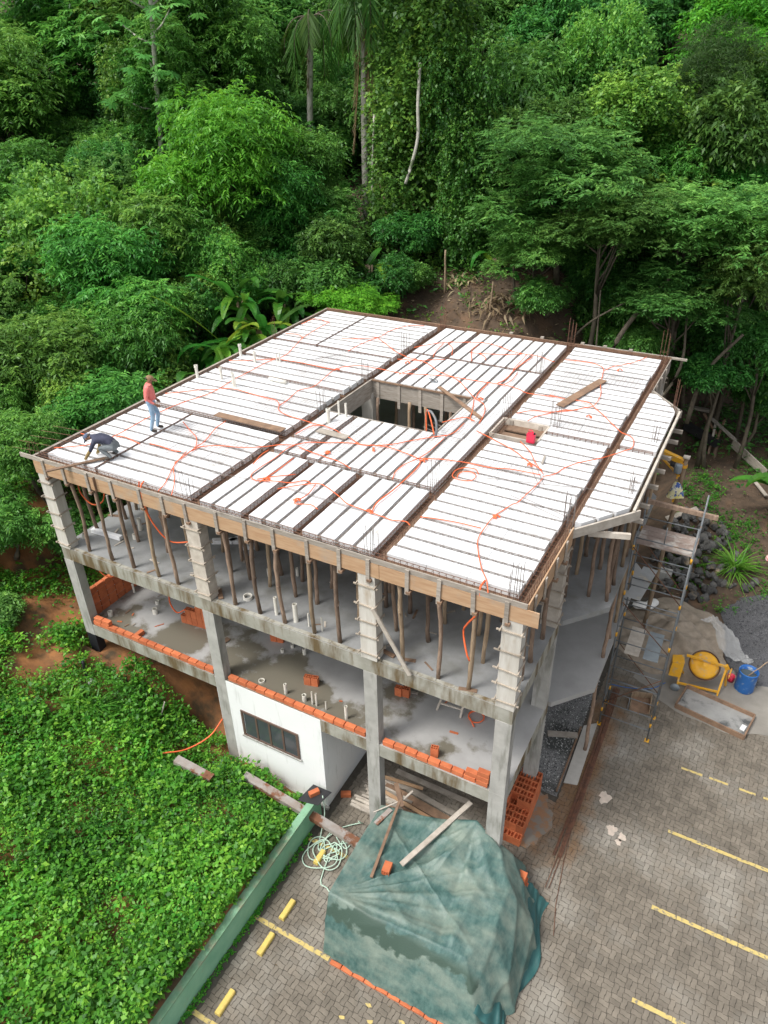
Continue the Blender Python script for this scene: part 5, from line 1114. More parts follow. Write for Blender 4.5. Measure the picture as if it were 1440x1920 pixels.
# crumpled clear plastic on the sand
vs = []; n1, n2 = 12, 34
for i in range(n1):
    for j in range(n2):
        u, v_ = i/(n1-1)-.5, j/(n2-1); wd = .55*(1-.35*math.sin(v_*9))
        x = 17.05+1.75*v_+u*wd*.75; y = 13.2-1.75*v_+.25*math.sin(v_*7)+u*wd*.9; z = .14+.13*abs(math.sin(v_*23+u*11))*abs(math.cos(u*17+v_*9))+.25*max(0, .6-v_)
        vs.append((x, y, max(.02, z)))
pm_ = bpy.data.materials.new('clear_plastic'); pm_.use_nodes = True; b_ = pm_.node_tree.nodes['Principled BSDF']; b_.inputs['Base Color'].default_value = (.75,.76,.75,1); b_.inputs['Roughness'].default_value = .15; b_.inputs['Alpha'].default_value = .34
tag(MB().add(vs, [(i*n2+j,(i+1)*n2+j,(i+1)*n2+j+1,i*n2+j+1) for i in range(n1-1) for j in range(n2-1)]).build('plastic_sheet', pm_, smooth=True), 'crumpled clear plastic sheet between sand and gravel heaps', 'plastic sheet')

# ---------------------------------------------------------------- scaffold tower
sc = thing('scaffold_tower', 'grey tubular scaffold tower with yellow couplers and a plank platform', 'scaffold', (15.5,7.1,0))
X0, X1, Y0, Y1 = 14.76, 16.25, 6.62, 7.66
for (x, y, h) in ((X0,Y0,7.3),(X1,Y0,7.9),(X0,Y1,7.9),(X1,Y1,8.35)):
    MB().tube([(x,y,.02),(x,y,h)], .024, 8).build('post', MT['scaf'], sc, True)
    MB().box(x-.07,x+.07,y-.07,y+.07,.0,.02).build('foot_plate', MT['machine'], sc)
    for z in (.6,3.7,5.25,6.8): 
        if z < h: MB().tube([(x,y,z),(x,y,z+.16)], .031, 8).build('coupler', MT['machine'], sc, True)
for k in range(14):
    z = .45+(k//2)*1.55+(k % 2)*.55
    if z > 7.3: break
    for y in (Y0, Y1): MB().tube([(X0,y,z+(.0 if y == Y0 else .06)),(X1,y,z+(.0 if y == Y0 else .06))], .017, 6).build('rung', MT['scaf'], sc, True)
    if k % 2: 
        for x in (X0, X1): MB().tube([(x,Y0,z+.03),(x,Y1,z+.03)], .017, 6).build('ledger', MT['scaf'], sc, True)
    if k % 4 == 1: MB().tube([((X0+X1)/2,Y0,z),((X0+X1)/2,Y0,z+.52)], .015, 6).build('rung', MT['scaf'], sc, True)
for (p, q_) in (((X0,Y0-.03,1.0),(X1,Y0-.03,2.6)),((X0,Y0-.03,5.0),(X1,Y0-.03,3.6)),((X0,Y1+.03,2.6),(X1,Y1+.03,1.0)),((X0,Y0-.03,6.9),(X1,Y0-.03,5.4)),((X0,Y1+.03,6.6),(X1,Y1+.03,5.0))): MB().tube([p,q_], .014, 6).build('brace', MT['rust'], sc, True)
for k in range(4): tag(MB().bar((14.80,6.78+k*.25,7.0+R(0,.008)),(16.28,6.76+k*.25,7.0+R(0,.008)),.235,.035).build('plank', mat('splashed_plank%d' % k, (.30,.235,.20), (.22,.17,.145), 4, .85, .1, c3=(.46,.43,.39), s3=2.4, t3=(.5,.64))), 'mortar splashed plank of the top scaffold platform', 'plank', 'scaffold platform planks')
plank((14.75,7.72,7.75),(16.6,7.9,7.6),.10,.12,'pole','dark beam across the back of the scaffold top')
tag(MB().bar((15.0,6.62,5.20),(15.15,8.5,5.05),.42,.02).build('metal_sheet', MT['wetsheet']), 'pale grey sheet lying through the middle of the scaffold', 'sheet')
plank((15.28,6.6,3.20),(15.25,7.9,3.20),.42,.03,'palewood','pale stained board on the lower scaffold level')
plank((15.82,6.6,3.20),(15.78,7.9,3.20),.42,.03,'grey','blue grey metal board on the lower scaffold level')
# post hoist
hp = thing('post_hoist', 'yellow electric hoist arm clamped on a tall timber post', 'hoist', (15.1,11.8,.2))
P0, P1 = Vector((15.06,11.85,.15)), Vector((15.22,11.8,7.28))
MB().tube([P0.lerp(P1, i/8)+Vector((R(-.01,.01),R(-.01,.01),0)) for i in range(9)], .075, 9).build('post', MT['polelight'], hp, True)
MB().box(P1.x-.09,P1.x+.11,P1.y-.10,P1.y+.10,7.27,7.32).build('post_cap', MT['palewood'], hp)
MB().bar((14.42,11.86,7.30),(15.16,11.72,7.16),.17,.17).build('arm', MT['machine'], hp)
MB().bar((14.45,11.84,7.14),(15.14,11.74,6.60),.06,.06).build('brace', MT['machine'], hp)
MB().bar((15.08,11.70,6.55),(15.16,11.70,7.1),.06,.08).build('bracket', MT['machine'], hp)
MB().lathe([(.0,-.16),(.10,-.16),(.12,-.12),(.12,.12),(.10,.16),(.0,.16)], (15.06,11.60,6.95), 16, 'z').build('motor', MT['grey'], hp, True)
MB().lathe([(.0,-.1),(.07,-.1),(.07,.1),(.0,.1)], (14.9,11.66,7.02), 14, 'x').build('cable_drum', MT['black'], hp, True)
MB().lathe([(.085,-.05),(.105,-.05),(.105,.05),(.085,.05)], (P1.x-.01,P1.y,6.98), 14).build('clamp', MT['machine'], hp)
MB().bar((15.10,11.66,6.0),(15.12,11.66,5.7),.06,.10).build('hook_block', MT['machine'], hp)
# sack hanging on the hoist
vs = []; n1, n2 = 14, 12
for i in range(n1):
    for j in range(n2):
        t = 2*math.pi*j/n2; s = i/(n1-1); r = .06+.20*s**.8*(1+.18*math.sin(3*t+4*s)); vs.append((15.13+r*math.cos(t)*1.05+.05*s, 11.52+r*.55*math.sin(t), 6.52-.55*s-.06*math.sin(2*t)*s))
sm = mat('printed_sack', (.80,.79,.70), (.74,.66,.16), 4.5, .6, .3, 10, c3=(.06,.12,.38), s3=5.0, t3=(.55,.58))
tag(MB().add(vs, [(i*n2+j,(i+1)*n2+j,(i+1)*n2+(j+1)%n2,i*n2+(j+1)%n2) for i in range(n1-1) for j in range(n2)]+[tuple((n1-1)*n2+j for j in range(n2))]).build('printed_sack', sm, smooth=True), 'yellow, blue and white printed sack hanging from the hoist', 'sack')
# white sacks at the foot of the scaffold
for (x, y, rz, lab) in ((14.75,12.9,.4,'crumpled white sack at the back of the sand heap'),(15.05,13.15,1.2,'white sack lying half under another behind the sand heap')):
    n = 10; vs = []
    for i in range(n):
        for j in range(12):
            t = 2*math.pi*j/12; s = i/(n-1)*2-1; r = math.sqrt(max(.02,1-s**4)); vs.append((x+.36*s*math.cos(rz)-.2*r*math.cos(t)*math.sin(rz)+R(-.015,.015), y+.36*s*math.sin(rz)+.2*r*math.cos(t)*math.cos(rz)+R(-.015,.015), .30+.11*r*math.sin(t)+R(-.012,.012)))
    tag(MB().add(vs, [(i*12+j,(i+1)*12+j,(i+1)*12+(j+1)%12,i*12+(j+1)%12) for i in range(n-1) for j in range(12)]+[tuple(range(12))[::-1],tuple((n-1)*12+j for j in range(12))]).build('white_sack', MT['sackwhite'], smooth=True), lab, 'sack')
# rock pile behind the scaffold
rp = thing('rock_pile', 'pile of dark broken rocks behind the scaffold', 'rock pile', (16.2,16.8,.3))
ROCK = []
for k in range(8):
    bm_v = []; n = 0
    ico = [(0,0,1),(.89,0,.45),(.28,.85,.45),(-.72,.53,.45),(-.72,-.53,.45),(.28,-.85,.45),(.72,.53,-.45),(-.28,.85,-.45),(-.89,0,-.45),(-.28,-.85,-.45),(.72,-.53,-.45),(0,0,-1)]
    f_ = [(0,1,2),(0,2,3),(0,3,4),(0,4,5),(0,5,1),(1,6,2),(2,7,3),(3,8,4),(4,9,5),(5,10,1),(2,6,7),(3,7,8),(4,8,9),(5,9,10),(1,10,6),(11,7,6),(11,8,7),(11,9,8),(11,10,9),(11,6,10)]
    ROCK.append(MB().add([(x*R(.7,1.2),y*R(.7,1.2),z*R(.55,.95)) for x,y,z in ico], f_).mesh('rock', MT['rock']))
for k in range(230):
    u, a = R(0,1)**.6, R(0,6.28); x, y = 15.9+1.75*u*math.cos(a)+.05*0, 16.9+2.6*u*math.sin(a)
    if x < 14.35: continue
    s = R(.09,.24); o = put('rock', random.choice(ROCK), (x, y, gz(x, y)+.45*(1-u)+s*.35), rp, 0, (R(0,6),R(0,6),R(0,6))); o.scale = (s,s,s*R(.7,1.1))
for k in range(10):
    x, y = R(17.2,18.6), R(15.8,16.6); s = R(.10,.22); o = put('rock', random.choice(ROCK), (x, y, gz(x, y)+s*.4), rp, 0, (R(0,6),R(0,6),R(0,6))); o.scale = (s,s,s)
plank((14.5,18.6,.9),(15.6,19.3,1.35),.30,.05,'greywood','wide grey plank leaning beyond the rock pile')
tag(MB().lathe([(.0,.2),(.10,.18),(.2,.1),(.22,.0)], (18.75,17.2,1.0), 12).build('plastic_bag', mat('bag_print', (.8,.8,.8), (.7,.1,.08), 7, .5, c3=(.08,.12,.4), s3=6, t3=(.56,.6))), 'crumpled printed plastic bag on the bare earth by the tall grass', 'bag')
# timber retaining fence and props at the yard's back
for k, (a, b, w_, h_, m, lab) in enumerate((((13.9,25.6,2.3),(15.6,24.6,2.1),.35,.35,'black','thick dark log at the end of the timber fence'),((15.0,25.6,2.9),(16.3,24.7,2.4),.2,.06,'greywood','grey board sloping down from the log heap'),((16.2,24.8,2.2),(17.9,23.2,1.7),.05,.45,'greywood','long grey board retaining the yard bank'),((17.3,22.6,1.75),(18.1,21.2,1.65),.16,.05,'greywood','grey board lying along the foot of the bank'),((14.6,25.8,3.0),(15.4,25.2,2.3),.12,.06,'brownwood','brown slat leaning on the dark log'),((15.2,25.9,2.9),(15.3,24.7,2.2),.10,.06,'palewood','pale slat leaning on the dark log'),((15.6,25.7,2.9),(15.5,24.6,2.2),.10,.06,'brownwood','reddish slat crossing the dark log'),((13.6,26.6,2.9),(15.2,26.2,3.0),.25,.12,'greywood','grey beam behind the log heap'),((17.2,27.2,4.2),(18.9,24.2,3.0),.06,.08,'palewood','long pale pole leaning on the slope'),((18.4,24.6,2.6),(19.3,24.0,2.5),.05,.06,'palewood','short pale rail at the yard corner'))):
    plank(a, b, w_, h_, m, lab)
longpole((15.55,24.6,1.0),(15.55,24.7,2.2), .09, 'short post carrying the dark log', 'pole', 'post', 'post')
longpole((15.25,24.7,1.0),(15.3,24.8,2.1), .06, 'thin post beside the log carrying post', 'pole', 'post', 'post')
tag(MB().box(14.9,15.4,15.2,15.6,gz(15,15.4),gz(15,15.4)+.45).build('foundation_block', MT['concrete']), 'concrete block behind the bay props', 'block')
longpole((2.60,21.0,gz(2.6,21)-.1),(2.59,21.0,10.7), .05, 'slim stake with yellow tip on the bare earth behind the roof', 'polelight', 'stake', 'stake')
longpole((5.27,20.0,gz(5.3,20)-.1),(5.36,20.0,9.8), .05, 'pale green stake beside the heap of dead leaves', 'polelight', 'stake', 'stake')
# bits in the weeds
for (x, y, s, lab) in ((1.0,-1.0,.16,'white foam crumb on the orange clay'),(2.6,-.9,.2,'larger white foam piece under the side beam'),(2.2,-1.2,.12,'small white foam scrap beside the grass clump')):
    o = tag(put('foam_scrap', ROCK[2], (x, y, gz(x, y)+.06), None, R(0,6)), lab, 'foam scrap'); o.scale = (s,s*.8,s*.4); o.data = ROCK[2].copy(); o.data.materials.clear(); o.data.materials.append(MT['eps'])
for (x, y, s, lab) in ((-.9,-3.6,.42,'grey boulder in the weeds by the clay bank'),(3.4,-3.6,.3,'pale boulder half hidden in the weeds'),(8.0,-1.35,.36,'mossy boulder at the end of the green wall'),(5.2,-1.0,.22,'dark rock at the foot of the white wall'),(6.1,-.45,.18,'dark rock between channel and white wall')):
    o = tag(put('boulder', ROCK[int(s*100) % 8], (x, y, gz(x, y)+s*.3), None, R(0,6)), lab, 'boulder'); o.scale = (s,s*.8,s*.8)
longpole((.75,-.95,gz(.75,-.95)),(.78,-.95,gz(.75,-.95)+.7), .05, 'short black stake below the corner column', 'bitumen', 'stake', 'stake')
longpole((2.0,-.55,gz(2,-.55)),(2.0,-.55,gz(2,-.55)+.4), .03, 'thin dark stake in the clay below the beam', 'bitumen', 'stake', 'stake')
plank((3.15,-.6,gz(3.1,-.6)),(3.35,-.45,gz(3.1,-.6)+.7),.05,.03,'palewood','pale batten stuck in the weeds below the beam')
# ---------------------------------------------------------------- foliage
def nrmz(a): return a/np.maximum(1e-9, np.linalg.norm(a, axis=-1, keepdims=True))
def blades(name, base, d, up, ln, wd, val, m, parent=None, loc=(0,0,0), fold=.12, mid=.42):
    """each leaf: base, two shoulders, tip; slightly folded and arched quad"""
    d = nrmz(d); s = nrmz(np.cross(d, up)); n_ = np.cross(s, d); ln = np.asarray(ln)[:,None]; wd = np.asarray(wd)[:,None]; n = len(base)
    m0 = base + d*ln*mid + n_*ln*fold
    V = np.stack([base, m0+s*wd/2, base+d*ln-n_*ln*fold*.6, m0-s*wd/2], 1).reshape(-1, 3)
    return quads(name, V, np.repeat(val, 4), m, parent, loc)
def quads(name, V, val, m, parent=None, loc=(0,0,0), mesh_only=False):
    nv = len(V); nq = nv//4; me = bpy.data.meshes.new(name)
    me.vertices.add(nv); me.vertices.foreach_set('co', V.astype(np.float32).ravel())
    me.loops.add(nv); me.loops.foreach_set('vertex_index', np.arange(nv, dtype=np.int32))
    me.polygons.add(nq); me.polygons.foreach_set('loop_start', np.arange(0, nv, 4, dtype=np.int32)); me.polygons.foreach_set('loop_total', np.full(nq, 4, dtype=np.int32))
    at = me.attributes.new('lv', 'FLOAT', 'POINT'); at.data.foreach_set('value', np.clip(val, 0, 1).astype(np.float32))
    me.materials.append(m); me.update(calc_edges=True)
    return me
UP = np.array([0,0,1.0])
def rdir(n, zlo=-1.0):
    z = rng.uniform(zlo, 1, n); a = rng.uniform(0, 2*np.pi, n); r = np.sqrt(1-z*z); return np.stack([r*np.cos(a), r*np.sin(a), z], -1)
def sprays(pos, d, k, Ls, ln, wd, droop, bv, m, name, spread=.85, jit=.25):
    """compound leaves: k leaflets in pairs along a drooping stalk"""
    n = len(pos); d = nrmz(d); side = nrmz(np.cross(d, UP)+1e-4); t = np.linspace(.12, 1, k)
    Lv = (Ls*rng.uniform(.7, 1.25, n))[:,None,None]
    P_ = pos[:,None,:] + d[:,None,:]*Lv*t[None,:,None] - UP*Lv*droop*(t**2)[None,:,None]
    sg = np.where(np.arange(k) % 2 == 0, 1, -1)[None,:,None]
    D = d[:,None,:]*.55 + side[:,None,:]*sg*spread - UP*(.25+droop*.6*t[None,:,None]) + rng.normal(0, jit, (n,k,3))
    up = np.broadcast_to(UP, D.shape) + rng.normal(0, .35, D.shape)
    val = np.clip(bv[:,None] + rng.normal(0, .10, (n,k)), 0, 1)
    L_ = ln*rng.uniform(.7, 1.2, n*k)
    return blades(name, P_.reshape(-1,3), D.reshape(-1,3), up.reshape(-1,3), L_, L_*wd/ln, val.ravel(), m)
def lobes(n, rad, flat=.8, top=.15, rmin=.38, rmax=.82):
    nb = 6; ax = rdir(nb, -.45); rb = rng.uniform(.75, 1.2, nb)                 # a few uneven main limbs carry the lobes
    k = rng.integers(0, nb, n); t = rng.uniform(rmin, rmax, n)
    c = nrmz(ax[k] + rng.normal(0, .38, (n,3)))*(t*rb[k])[:,None]; c[:,2] = c[:,2]*flat + top*.3; r = rng.uniform(.17, .38, n)
    return c*rad, r*rad
def lobe_points(c, r, per, flat=.75, zlo=-.35):
    pts, out, lb = [], [], []
    for i in range(len(c)):
        u = rdir(int(per*(r[i]/r.mean())**2), zlo); q_ = u*np.array([1,1,flat])*(r[i]*rng.uniform(.45, 1.25, len(u))**.5)[:,None]
        pts.append(c[i]+q_); out.append(u); lb.append(np.full(len(u), rng.normal(0, .07)))
    return np.concatenate(pts), np.concatenate(out), np.concatenate(lb)
def crown_pin(rad, nl, per, m, k=9, Ls=.50, ln=.24, wd=.072, name='crown', droop=.30):
    c, r = lobes(nl, rad, .95); p, o, lb = lobe_points(c, r, per, .95, -.5)
    d = o*np.array([1,1,.35]) + rng.normal(0, .35, o.shape) + np.array([0,0,-.15])
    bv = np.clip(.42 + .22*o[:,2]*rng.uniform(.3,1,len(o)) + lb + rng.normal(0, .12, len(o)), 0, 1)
    return sprays(p, d, k, Ls, ln, wd, droop, bv, m, name), c, r
def crown_brd(rad, nl, per, m, ln=.22, wd=.09, name='crown'):
    c, r = lobes(nl, rad, .95); p, o, lb = lobe_points(c, r, per, .9, -.6)
    d = o + rng.normal(0, .4, o.shape) + np.array([0,0,-.35]); bv = np.clip(.42 + lb + rng.normal(0, .15, len(o)), 0, 1)
    return sprays(p, d, 6, .36, ln, wd, .35, bv, m, name, .75, .35), c, r
def crown_aca(rad, nl, per, m, name='crown'):
    c, r = lobes(nl, rad, .9, .2, .3, .88); r = r*.95; p, o, lb = lobe_points(c, r, per, .72, -.35)
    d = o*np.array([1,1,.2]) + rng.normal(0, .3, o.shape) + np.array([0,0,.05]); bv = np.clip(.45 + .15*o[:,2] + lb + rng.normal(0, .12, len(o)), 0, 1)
    return sprays(p, d, 11, .46, .19, .06, .22, bv, m, name, 1.0, .2), c, r
def crown_vine(rad, nl, per, m, name='crown'):
    c, r = lobes(nl, rad, 1.0); p, o, lb = lobe_points(c, r, per, 1.0, -.6)
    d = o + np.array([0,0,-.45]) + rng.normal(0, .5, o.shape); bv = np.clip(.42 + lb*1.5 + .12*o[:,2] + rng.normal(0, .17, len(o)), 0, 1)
    return sprays(p, d, 6, .40, .17, .13, .35, bv, m, name, .8, .5), c, r
def crown_col(rx, h, nl, per, m, name='crown'):
    z = np.linspace(-1, 1, nl)+rng.normal(0,.06,nl); a = rng.uniform(0, 2*np.pi, nl); rr = rx*rng.uniform(.25,.72,nl)
    c = np.stack([rr*np.cos(a), rr*np.sin(a), z*h], -1); r = rx*rng.uniform(.22,.46,nl); p, o, lb = lobe_points(c, r, per, 1.5, -.7)
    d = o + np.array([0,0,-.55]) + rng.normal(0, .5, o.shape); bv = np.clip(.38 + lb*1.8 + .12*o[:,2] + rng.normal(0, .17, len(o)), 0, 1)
    return sprays(p, d, 6, .42, .18, .13, .35, bv, m, name, .8, .5), np.zeros((4,3)), np.ones(4)
def crown_fea(rad, nl, per, m, name='crown'):
    c, r = lobes(nl, rad, .9, .2); p, o, lb = lobe_points(c, r, per, .8, -.4); d = o + rng.normal(0, .4, o.shape) + np.array([0,0,.1])
    return sprays(p, d, 14, .6, .20, .022, .35, np.clip(.45+lb+rng.normal(0,.15,len(o)),0,1), m, name, .7, .3), c, r
PROT = {
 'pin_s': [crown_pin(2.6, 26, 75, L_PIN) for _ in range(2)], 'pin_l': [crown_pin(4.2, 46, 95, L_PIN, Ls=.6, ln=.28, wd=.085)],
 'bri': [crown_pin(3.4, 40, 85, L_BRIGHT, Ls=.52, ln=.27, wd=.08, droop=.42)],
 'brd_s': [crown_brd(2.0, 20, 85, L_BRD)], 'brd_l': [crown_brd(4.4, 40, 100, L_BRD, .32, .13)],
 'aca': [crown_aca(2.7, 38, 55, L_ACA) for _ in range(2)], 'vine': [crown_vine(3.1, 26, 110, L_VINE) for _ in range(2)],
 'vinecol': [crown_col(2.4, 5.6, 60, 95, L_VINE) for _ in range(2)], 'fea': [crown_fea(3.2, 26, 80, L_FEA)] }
PR_R = dict(pin_s=2.6, pin_l=4.2, bri=3.4, brd_s=2.0, brd_l=4.4, aca=2.7, vine=3.1, vinecol=(2.4,5.6), fea=3.2)
pick = {k: 0 for k in PROT}
def tree(kind, x, y, z, rx, rz, label, cat='tree', trunk='bark', lean=.0, group=None, name='tree'):
    lst = PROT[kind]; me, c, r = lst[pick[kind] % len(lst)]; pick[kind] += 1
    if kind == 'vinecol': sx, sz = rx/2.4, rz/5.6
    else: sx, sz = rx/PR_R[kind], rz/PR_R[kind]
    bx, by = x+R(-.4,.4)+lean, y+R(.0,.8); g = gz(bx, by)-.15; g = min(g, z-.35*rz)
    root = thing(name, label, cat, (bx, by, g), group)
    cr = put('crown', me, (x, y, z), root, R(0, 6.28)); cr.scale = (sx, sx, sz)
    a = cr.rotation_euler.z; mb = MB(); top = Vector((x, y, z-.25*rz)); b0 = Vector((bx, by, g)); tr_ = .05+.022*rx
    mid_ = b0.lerp(top, .5)+Vector((R(-.25,.25),R(-.25,.25),0)); mb.tube([b0, b0.lerp(mid_,.5)+Vector((R(-.06,.06),R(-.06,.06),0)), mid_, top], [tr_*1.25, tr_, tr_*.85, tr_*.6], 8)
    for i in range(min(9, len(c))):
        q_ = Vector((sx*(c[i][0]*math.cos(a)-c[i][1]*math.sin(a)), sx*(c[i][0]*math.sin(a)+c[i][1]*math.cos(a)), sz*c[i][2])) + Vector((x,y,z))
        s_ = mid_.lerp(top, R(.2,1)); mb.tube([s_, s_.lerp(q_,.5)+Vector((0,0,-.1)), q_], [tr_*.45, tr_*.3, tr_*.12], 5)
    mb.build('trunk', MT[trunk], root, True); return root
T_ = [
('pin_l',-21.7,22,18.5,5.5,4.6,'tall leafy tree at the far upper corner of the hillside'),('pin_l',-19.2,26,19.7,5.4,4.1,'tall leafy tree behind the pale slender trunk'),('pin_l',-13.1,24,18.3,3.7,4.2,'leafy tree with its crown beside the dark forest gap'),('pin_l',-21.1,18,15.7,4.5,4.0,'wide leafy tree above the vine smothered trees'),
('vine',-11.9,12,12.1,3.5,4.5,'tall yellow green vine smothered tree on the slope'),('vine',-12.4,9,8.9,3.0,3.2,'lower vine smothered tree beside the leafy bank'),('pin_s',-7.9,11,10.7,2.7,2.6,'mid green tree uphill of the worker in coral'),('bri',-6.7,18,13.8,3.5,3.6,'bright yellow green tree in the middle of the left slope'),('pin_s',-5.6,21,13.3,2.5,2.4,'green tree just behind the bright one'),
('pin_s',-8.4,14,11.1,2.9,2.7,'dark green tree below the bright tree'),('pin_s',-7.4,6,8.2,2.6,2.4,'bushy tree overhanging the bank by the crouching worker'),('pin_s',-6.3,10,9.2,2.4,2.0,'drooping green tree over the roof edge pipes'),('pin_s',-4.7,6,7.4,2.3,1.5,'low spreading tree beside the roof corner'),('pin_s',-6.4,12,6.6,2.3,1.8,'shaded tree low behind the standing worker'),('pin_s',-4.4,2.4,7.2,1.5,1.6,'small tree at the roof corner with loose bars'),
('pin_s',-4.6,19,12.1,2.4,2.7,'green tree between bright tree and palms'),('pin_s',-6.1,15,10.0,2.3,1.9,'shaded tree above the banana leaves'),
('brd_l',-15.6,32,18.8,4.7,4.3,'dark broadleaf tree deep in the forest gap'),('brd_l',-12.9,34,15.9,5.1,5.0,'dark broadleaf tree behind the palm trunk'),('brd_l',-9.5,30,12.2,3.9,4.0,'dark broadleaf tree at the foot of the first palm'),
('vinecol',-.1,24,16.0,2.9,6.4,'towering vine draped tree in the middle of the forest'),('vinecol',2.6,23,13.2,1.8,5.2,'narrower vine curtain tree above the bare earth'),('vinecol',-3.4,28,17.9,2.3,4.6,'vine covered trunk behind the palms'),
('brd_s',3.8,27,16.6,2.8,3.3,'glossy dark tree right of the vine tower'),('brd_s',5.0,25,15.0,2.3,2.5,'glossy tree with hanging leaf clusters'),('brd_l',-1.0,33,19.3,3.9,3.5,'dark tree at the skyline behind the vine tower'),('brd_l',3.7,33,19.1,3.7,3.4,'dark tree at the skyline above the glossy tree'),
('vine',6.9,30,18.2,2.5,3.7,'upright vine smothered tree on the skyline'),('vine',8.6,27,14.9,3.1,2.8,'vine smothered tree above the spreading crown'),('fea',11.1,30,16.3,3.3,3.2,'feathery dark tree with visible branches'),('bri',12.4,36,18.3,3.9,3.1,'bright green tree at the far upper corner of the wood'),('brd_l',7.9,38,19.8,4.4,3.4,'far dark tree on the ridge'),('brd_s',14.0,28,15.1,2.6,3.0,'leaning leafy tree at the wood edge'),
('aca',7.8,22,13.4,3.8,2.7,'broad flat layered tree above the bare earth'),('aca',9.5,21,12.0,3.0,2.0,'lower tier of the broad layered tree'),('aca',6.9,20.6,10.9,2.0,1.5,'small layered tree hanging over the dead leaves'),('aca',12.6,23,11.8,3.6,2.5,'wide layered tree above the roof corner'),('aca',12.9,21.5,9.4,2.8,1.8,'drooping layered tree behind the far roof corner'),('aca',15.2,23,10.2,2.4,3.0,'layered tree at the yard side of the wood'),('vine',10.5,27,13.2,3.7,2.3,'tangled vine mound between the layered trees'),
('brd_s',-1.7,19,11.2,1.9,1.6,'leafy bush above the banana plants'),('brd_s',-2.3,17.5,9.8,2.0,1.5,'leafy bush behind the back roof corner'),('brd_s',.2,18.7,9.7,1.6,1.4,'leafy bush left of the bare earth'),('bri',-.3,16.5,9.0,2.0,.95,'low bright bush touching the back roof edge'),('brd_s',.0,22,11.2,1.7,1.4,'bush at the foot of the vine tower'),
('brd_s',16.4,23.5,7.4,1.9,2.0,'leafy bush beside the yard'),('brd_s',15.2,22.5,6.3,1.5,1.2,'low dark bush behind the log heap'),('brd_s',11.4,21.0,7.6,1.3,1.2,'dark bush under the layered trees'),('brd_s',3.0,24.5,11.3,1.7,1.9,'bush in the shade right of the vine tower'),
('brd_l',-22.3,32,15.6,5.9,5.0,'far dark tree high on the left hillside'),('brd_l',-27.3,28,13.3,6.0,4.7,'far dark tree at the left edge of the hillside'),('brd_l',-8.3,35,13.0,4.5,5.4,'dark tree filling the gap behind the palms'),('brd_l',4.9,35,15.4,4.2,4.8,'dark tree behind the glossy tree'),('brd_l',11.2,33,12.8,4.0,3.4,'dark tree behind the feathery one'),('brd_l',-18.7,36,15.1,5.6,5.4,'dark tree far behind the pale trunk'),('brd_l',17.2,33,11.5,4.0,4.2,'dark tree beyond the yard corner'),('brd_l',19.5,29,7.5,3.4,3.2,'dark bushy tree above the leaning pole'),
('pin_l',-17.5,13.5,10.3,4.2,3.6,'leafy tree behind the vine smothered ones'),('brd_l',-14,20,12.6,3.8,3.6,'shaded broadleaf tree behind the pale trunk'),('brd_s',13.3,25.5,7.0,2.2,2.0,'shaded bush behind the layered trees'),('brd_s',9.2,23.4,8.9,2.0,1.5,'shaded bush under the broad layered tree'),('brd_s',17.6,26.2,5.4,2.0,1.8,'leafy bush above the retaining board'),('brd_l',-9.8,35.5,20.6,4.2,3.4,'dark tree right behind the slim mossy palm'),('brd_l',-5,38,19.6,4.5,4.2,'dark tree on the ridge behind the ringed palm'),('brd_l',-11,41,20.5,5.5,4.5,'dark tree on the ridge left of the palms'),('brd_l',-24,40,20,7,5.5,'far dark tree on the left ridge'),('brd_l',12.5,42,20.0,5,4.5,'far dark tree on the ridge above the bright corner tree'),('brd_l',1.5,41,20.5,5,4.2,'far dark tree on the ridge behind the vine tower'),('pin_s',-3.9,.6,5.6,1.7,1.3,'leafy shrub on the bank beside the corner column'),('pin_s',-6.0,-.4,5.2,1.9,1.4,'leafy shrub on the bank at the slope edge'),('brd_s',-3.1,-1.4,3.7,1.1,.8,'dark shrub above the clay patch'),('brd_s',-2.2,2.6,4.8,1.2,1.0,'dark shrub against the building side'),('vine',-3.2,4.4,6.2,1.4,1.0,'vine covered shrub between bank and building side'),('brd_s',-2.9,8.5,6.6,1.6,1.3,'dark shrub in the gap beside the building'),
]
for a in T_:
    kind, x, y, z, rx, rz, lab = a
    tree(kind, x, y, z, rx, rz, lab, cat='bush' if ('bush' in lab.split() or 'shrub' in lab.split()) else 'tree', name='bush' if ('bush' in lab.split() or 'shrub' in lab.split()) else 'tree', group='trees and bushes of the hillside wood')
FILL = {'brd_s':'young broadleaf tree filling the wooded slope','pin_s':'young feathery leaved tree filling the wooded slope','vine':'vine smothered young tree filling the wooded slope','aca':'young layered tree filling the wooded slope'}
for k in range(95):
    x, y = R(-24,17.5), R(16.5,36)
    if (-.5 < x < 8.6 and y < 23.2) or (x > 12.5 and y < 27) or (x > 8.6 and y < 21) : continue
    if k % 3 == 0 and x > -3: x = R(-18,-4)
    if (-10.5 < x < -2 and y < 28 and gz(x,y) > 9): continue
    kind = random.choice(['brd_s','pin_s','vine','aca','brd_s','pin_s']); rr = R(1.2,2.2)
    tree(kind, x, y, gz(x,y)+R(1.2,4.2), rr, rr*R(.8,1.3), FILL[kind], group=FILL[kind].replace('tree filling','trees filling'))
for k in range(26):
    x, y = R(-13,-3.0), R(3,16); rr = R(.9,1.6); kind = random.choice(['brd_s','pin_s','pin_s','vine'])
    if x > -4 and y < 9: rr *= .7
    if x > -5.2 and 8 < y: continue
    tree(kind, x, y, gz(x,y)+R(.6,2.4), rr, rr*R(.7,1.1), FILL[kind].replace('wooded slope','bank beside the building').replace('young','low'), group=FILL[kind].replace('tree filling the wooded slope','growth on the bank'))
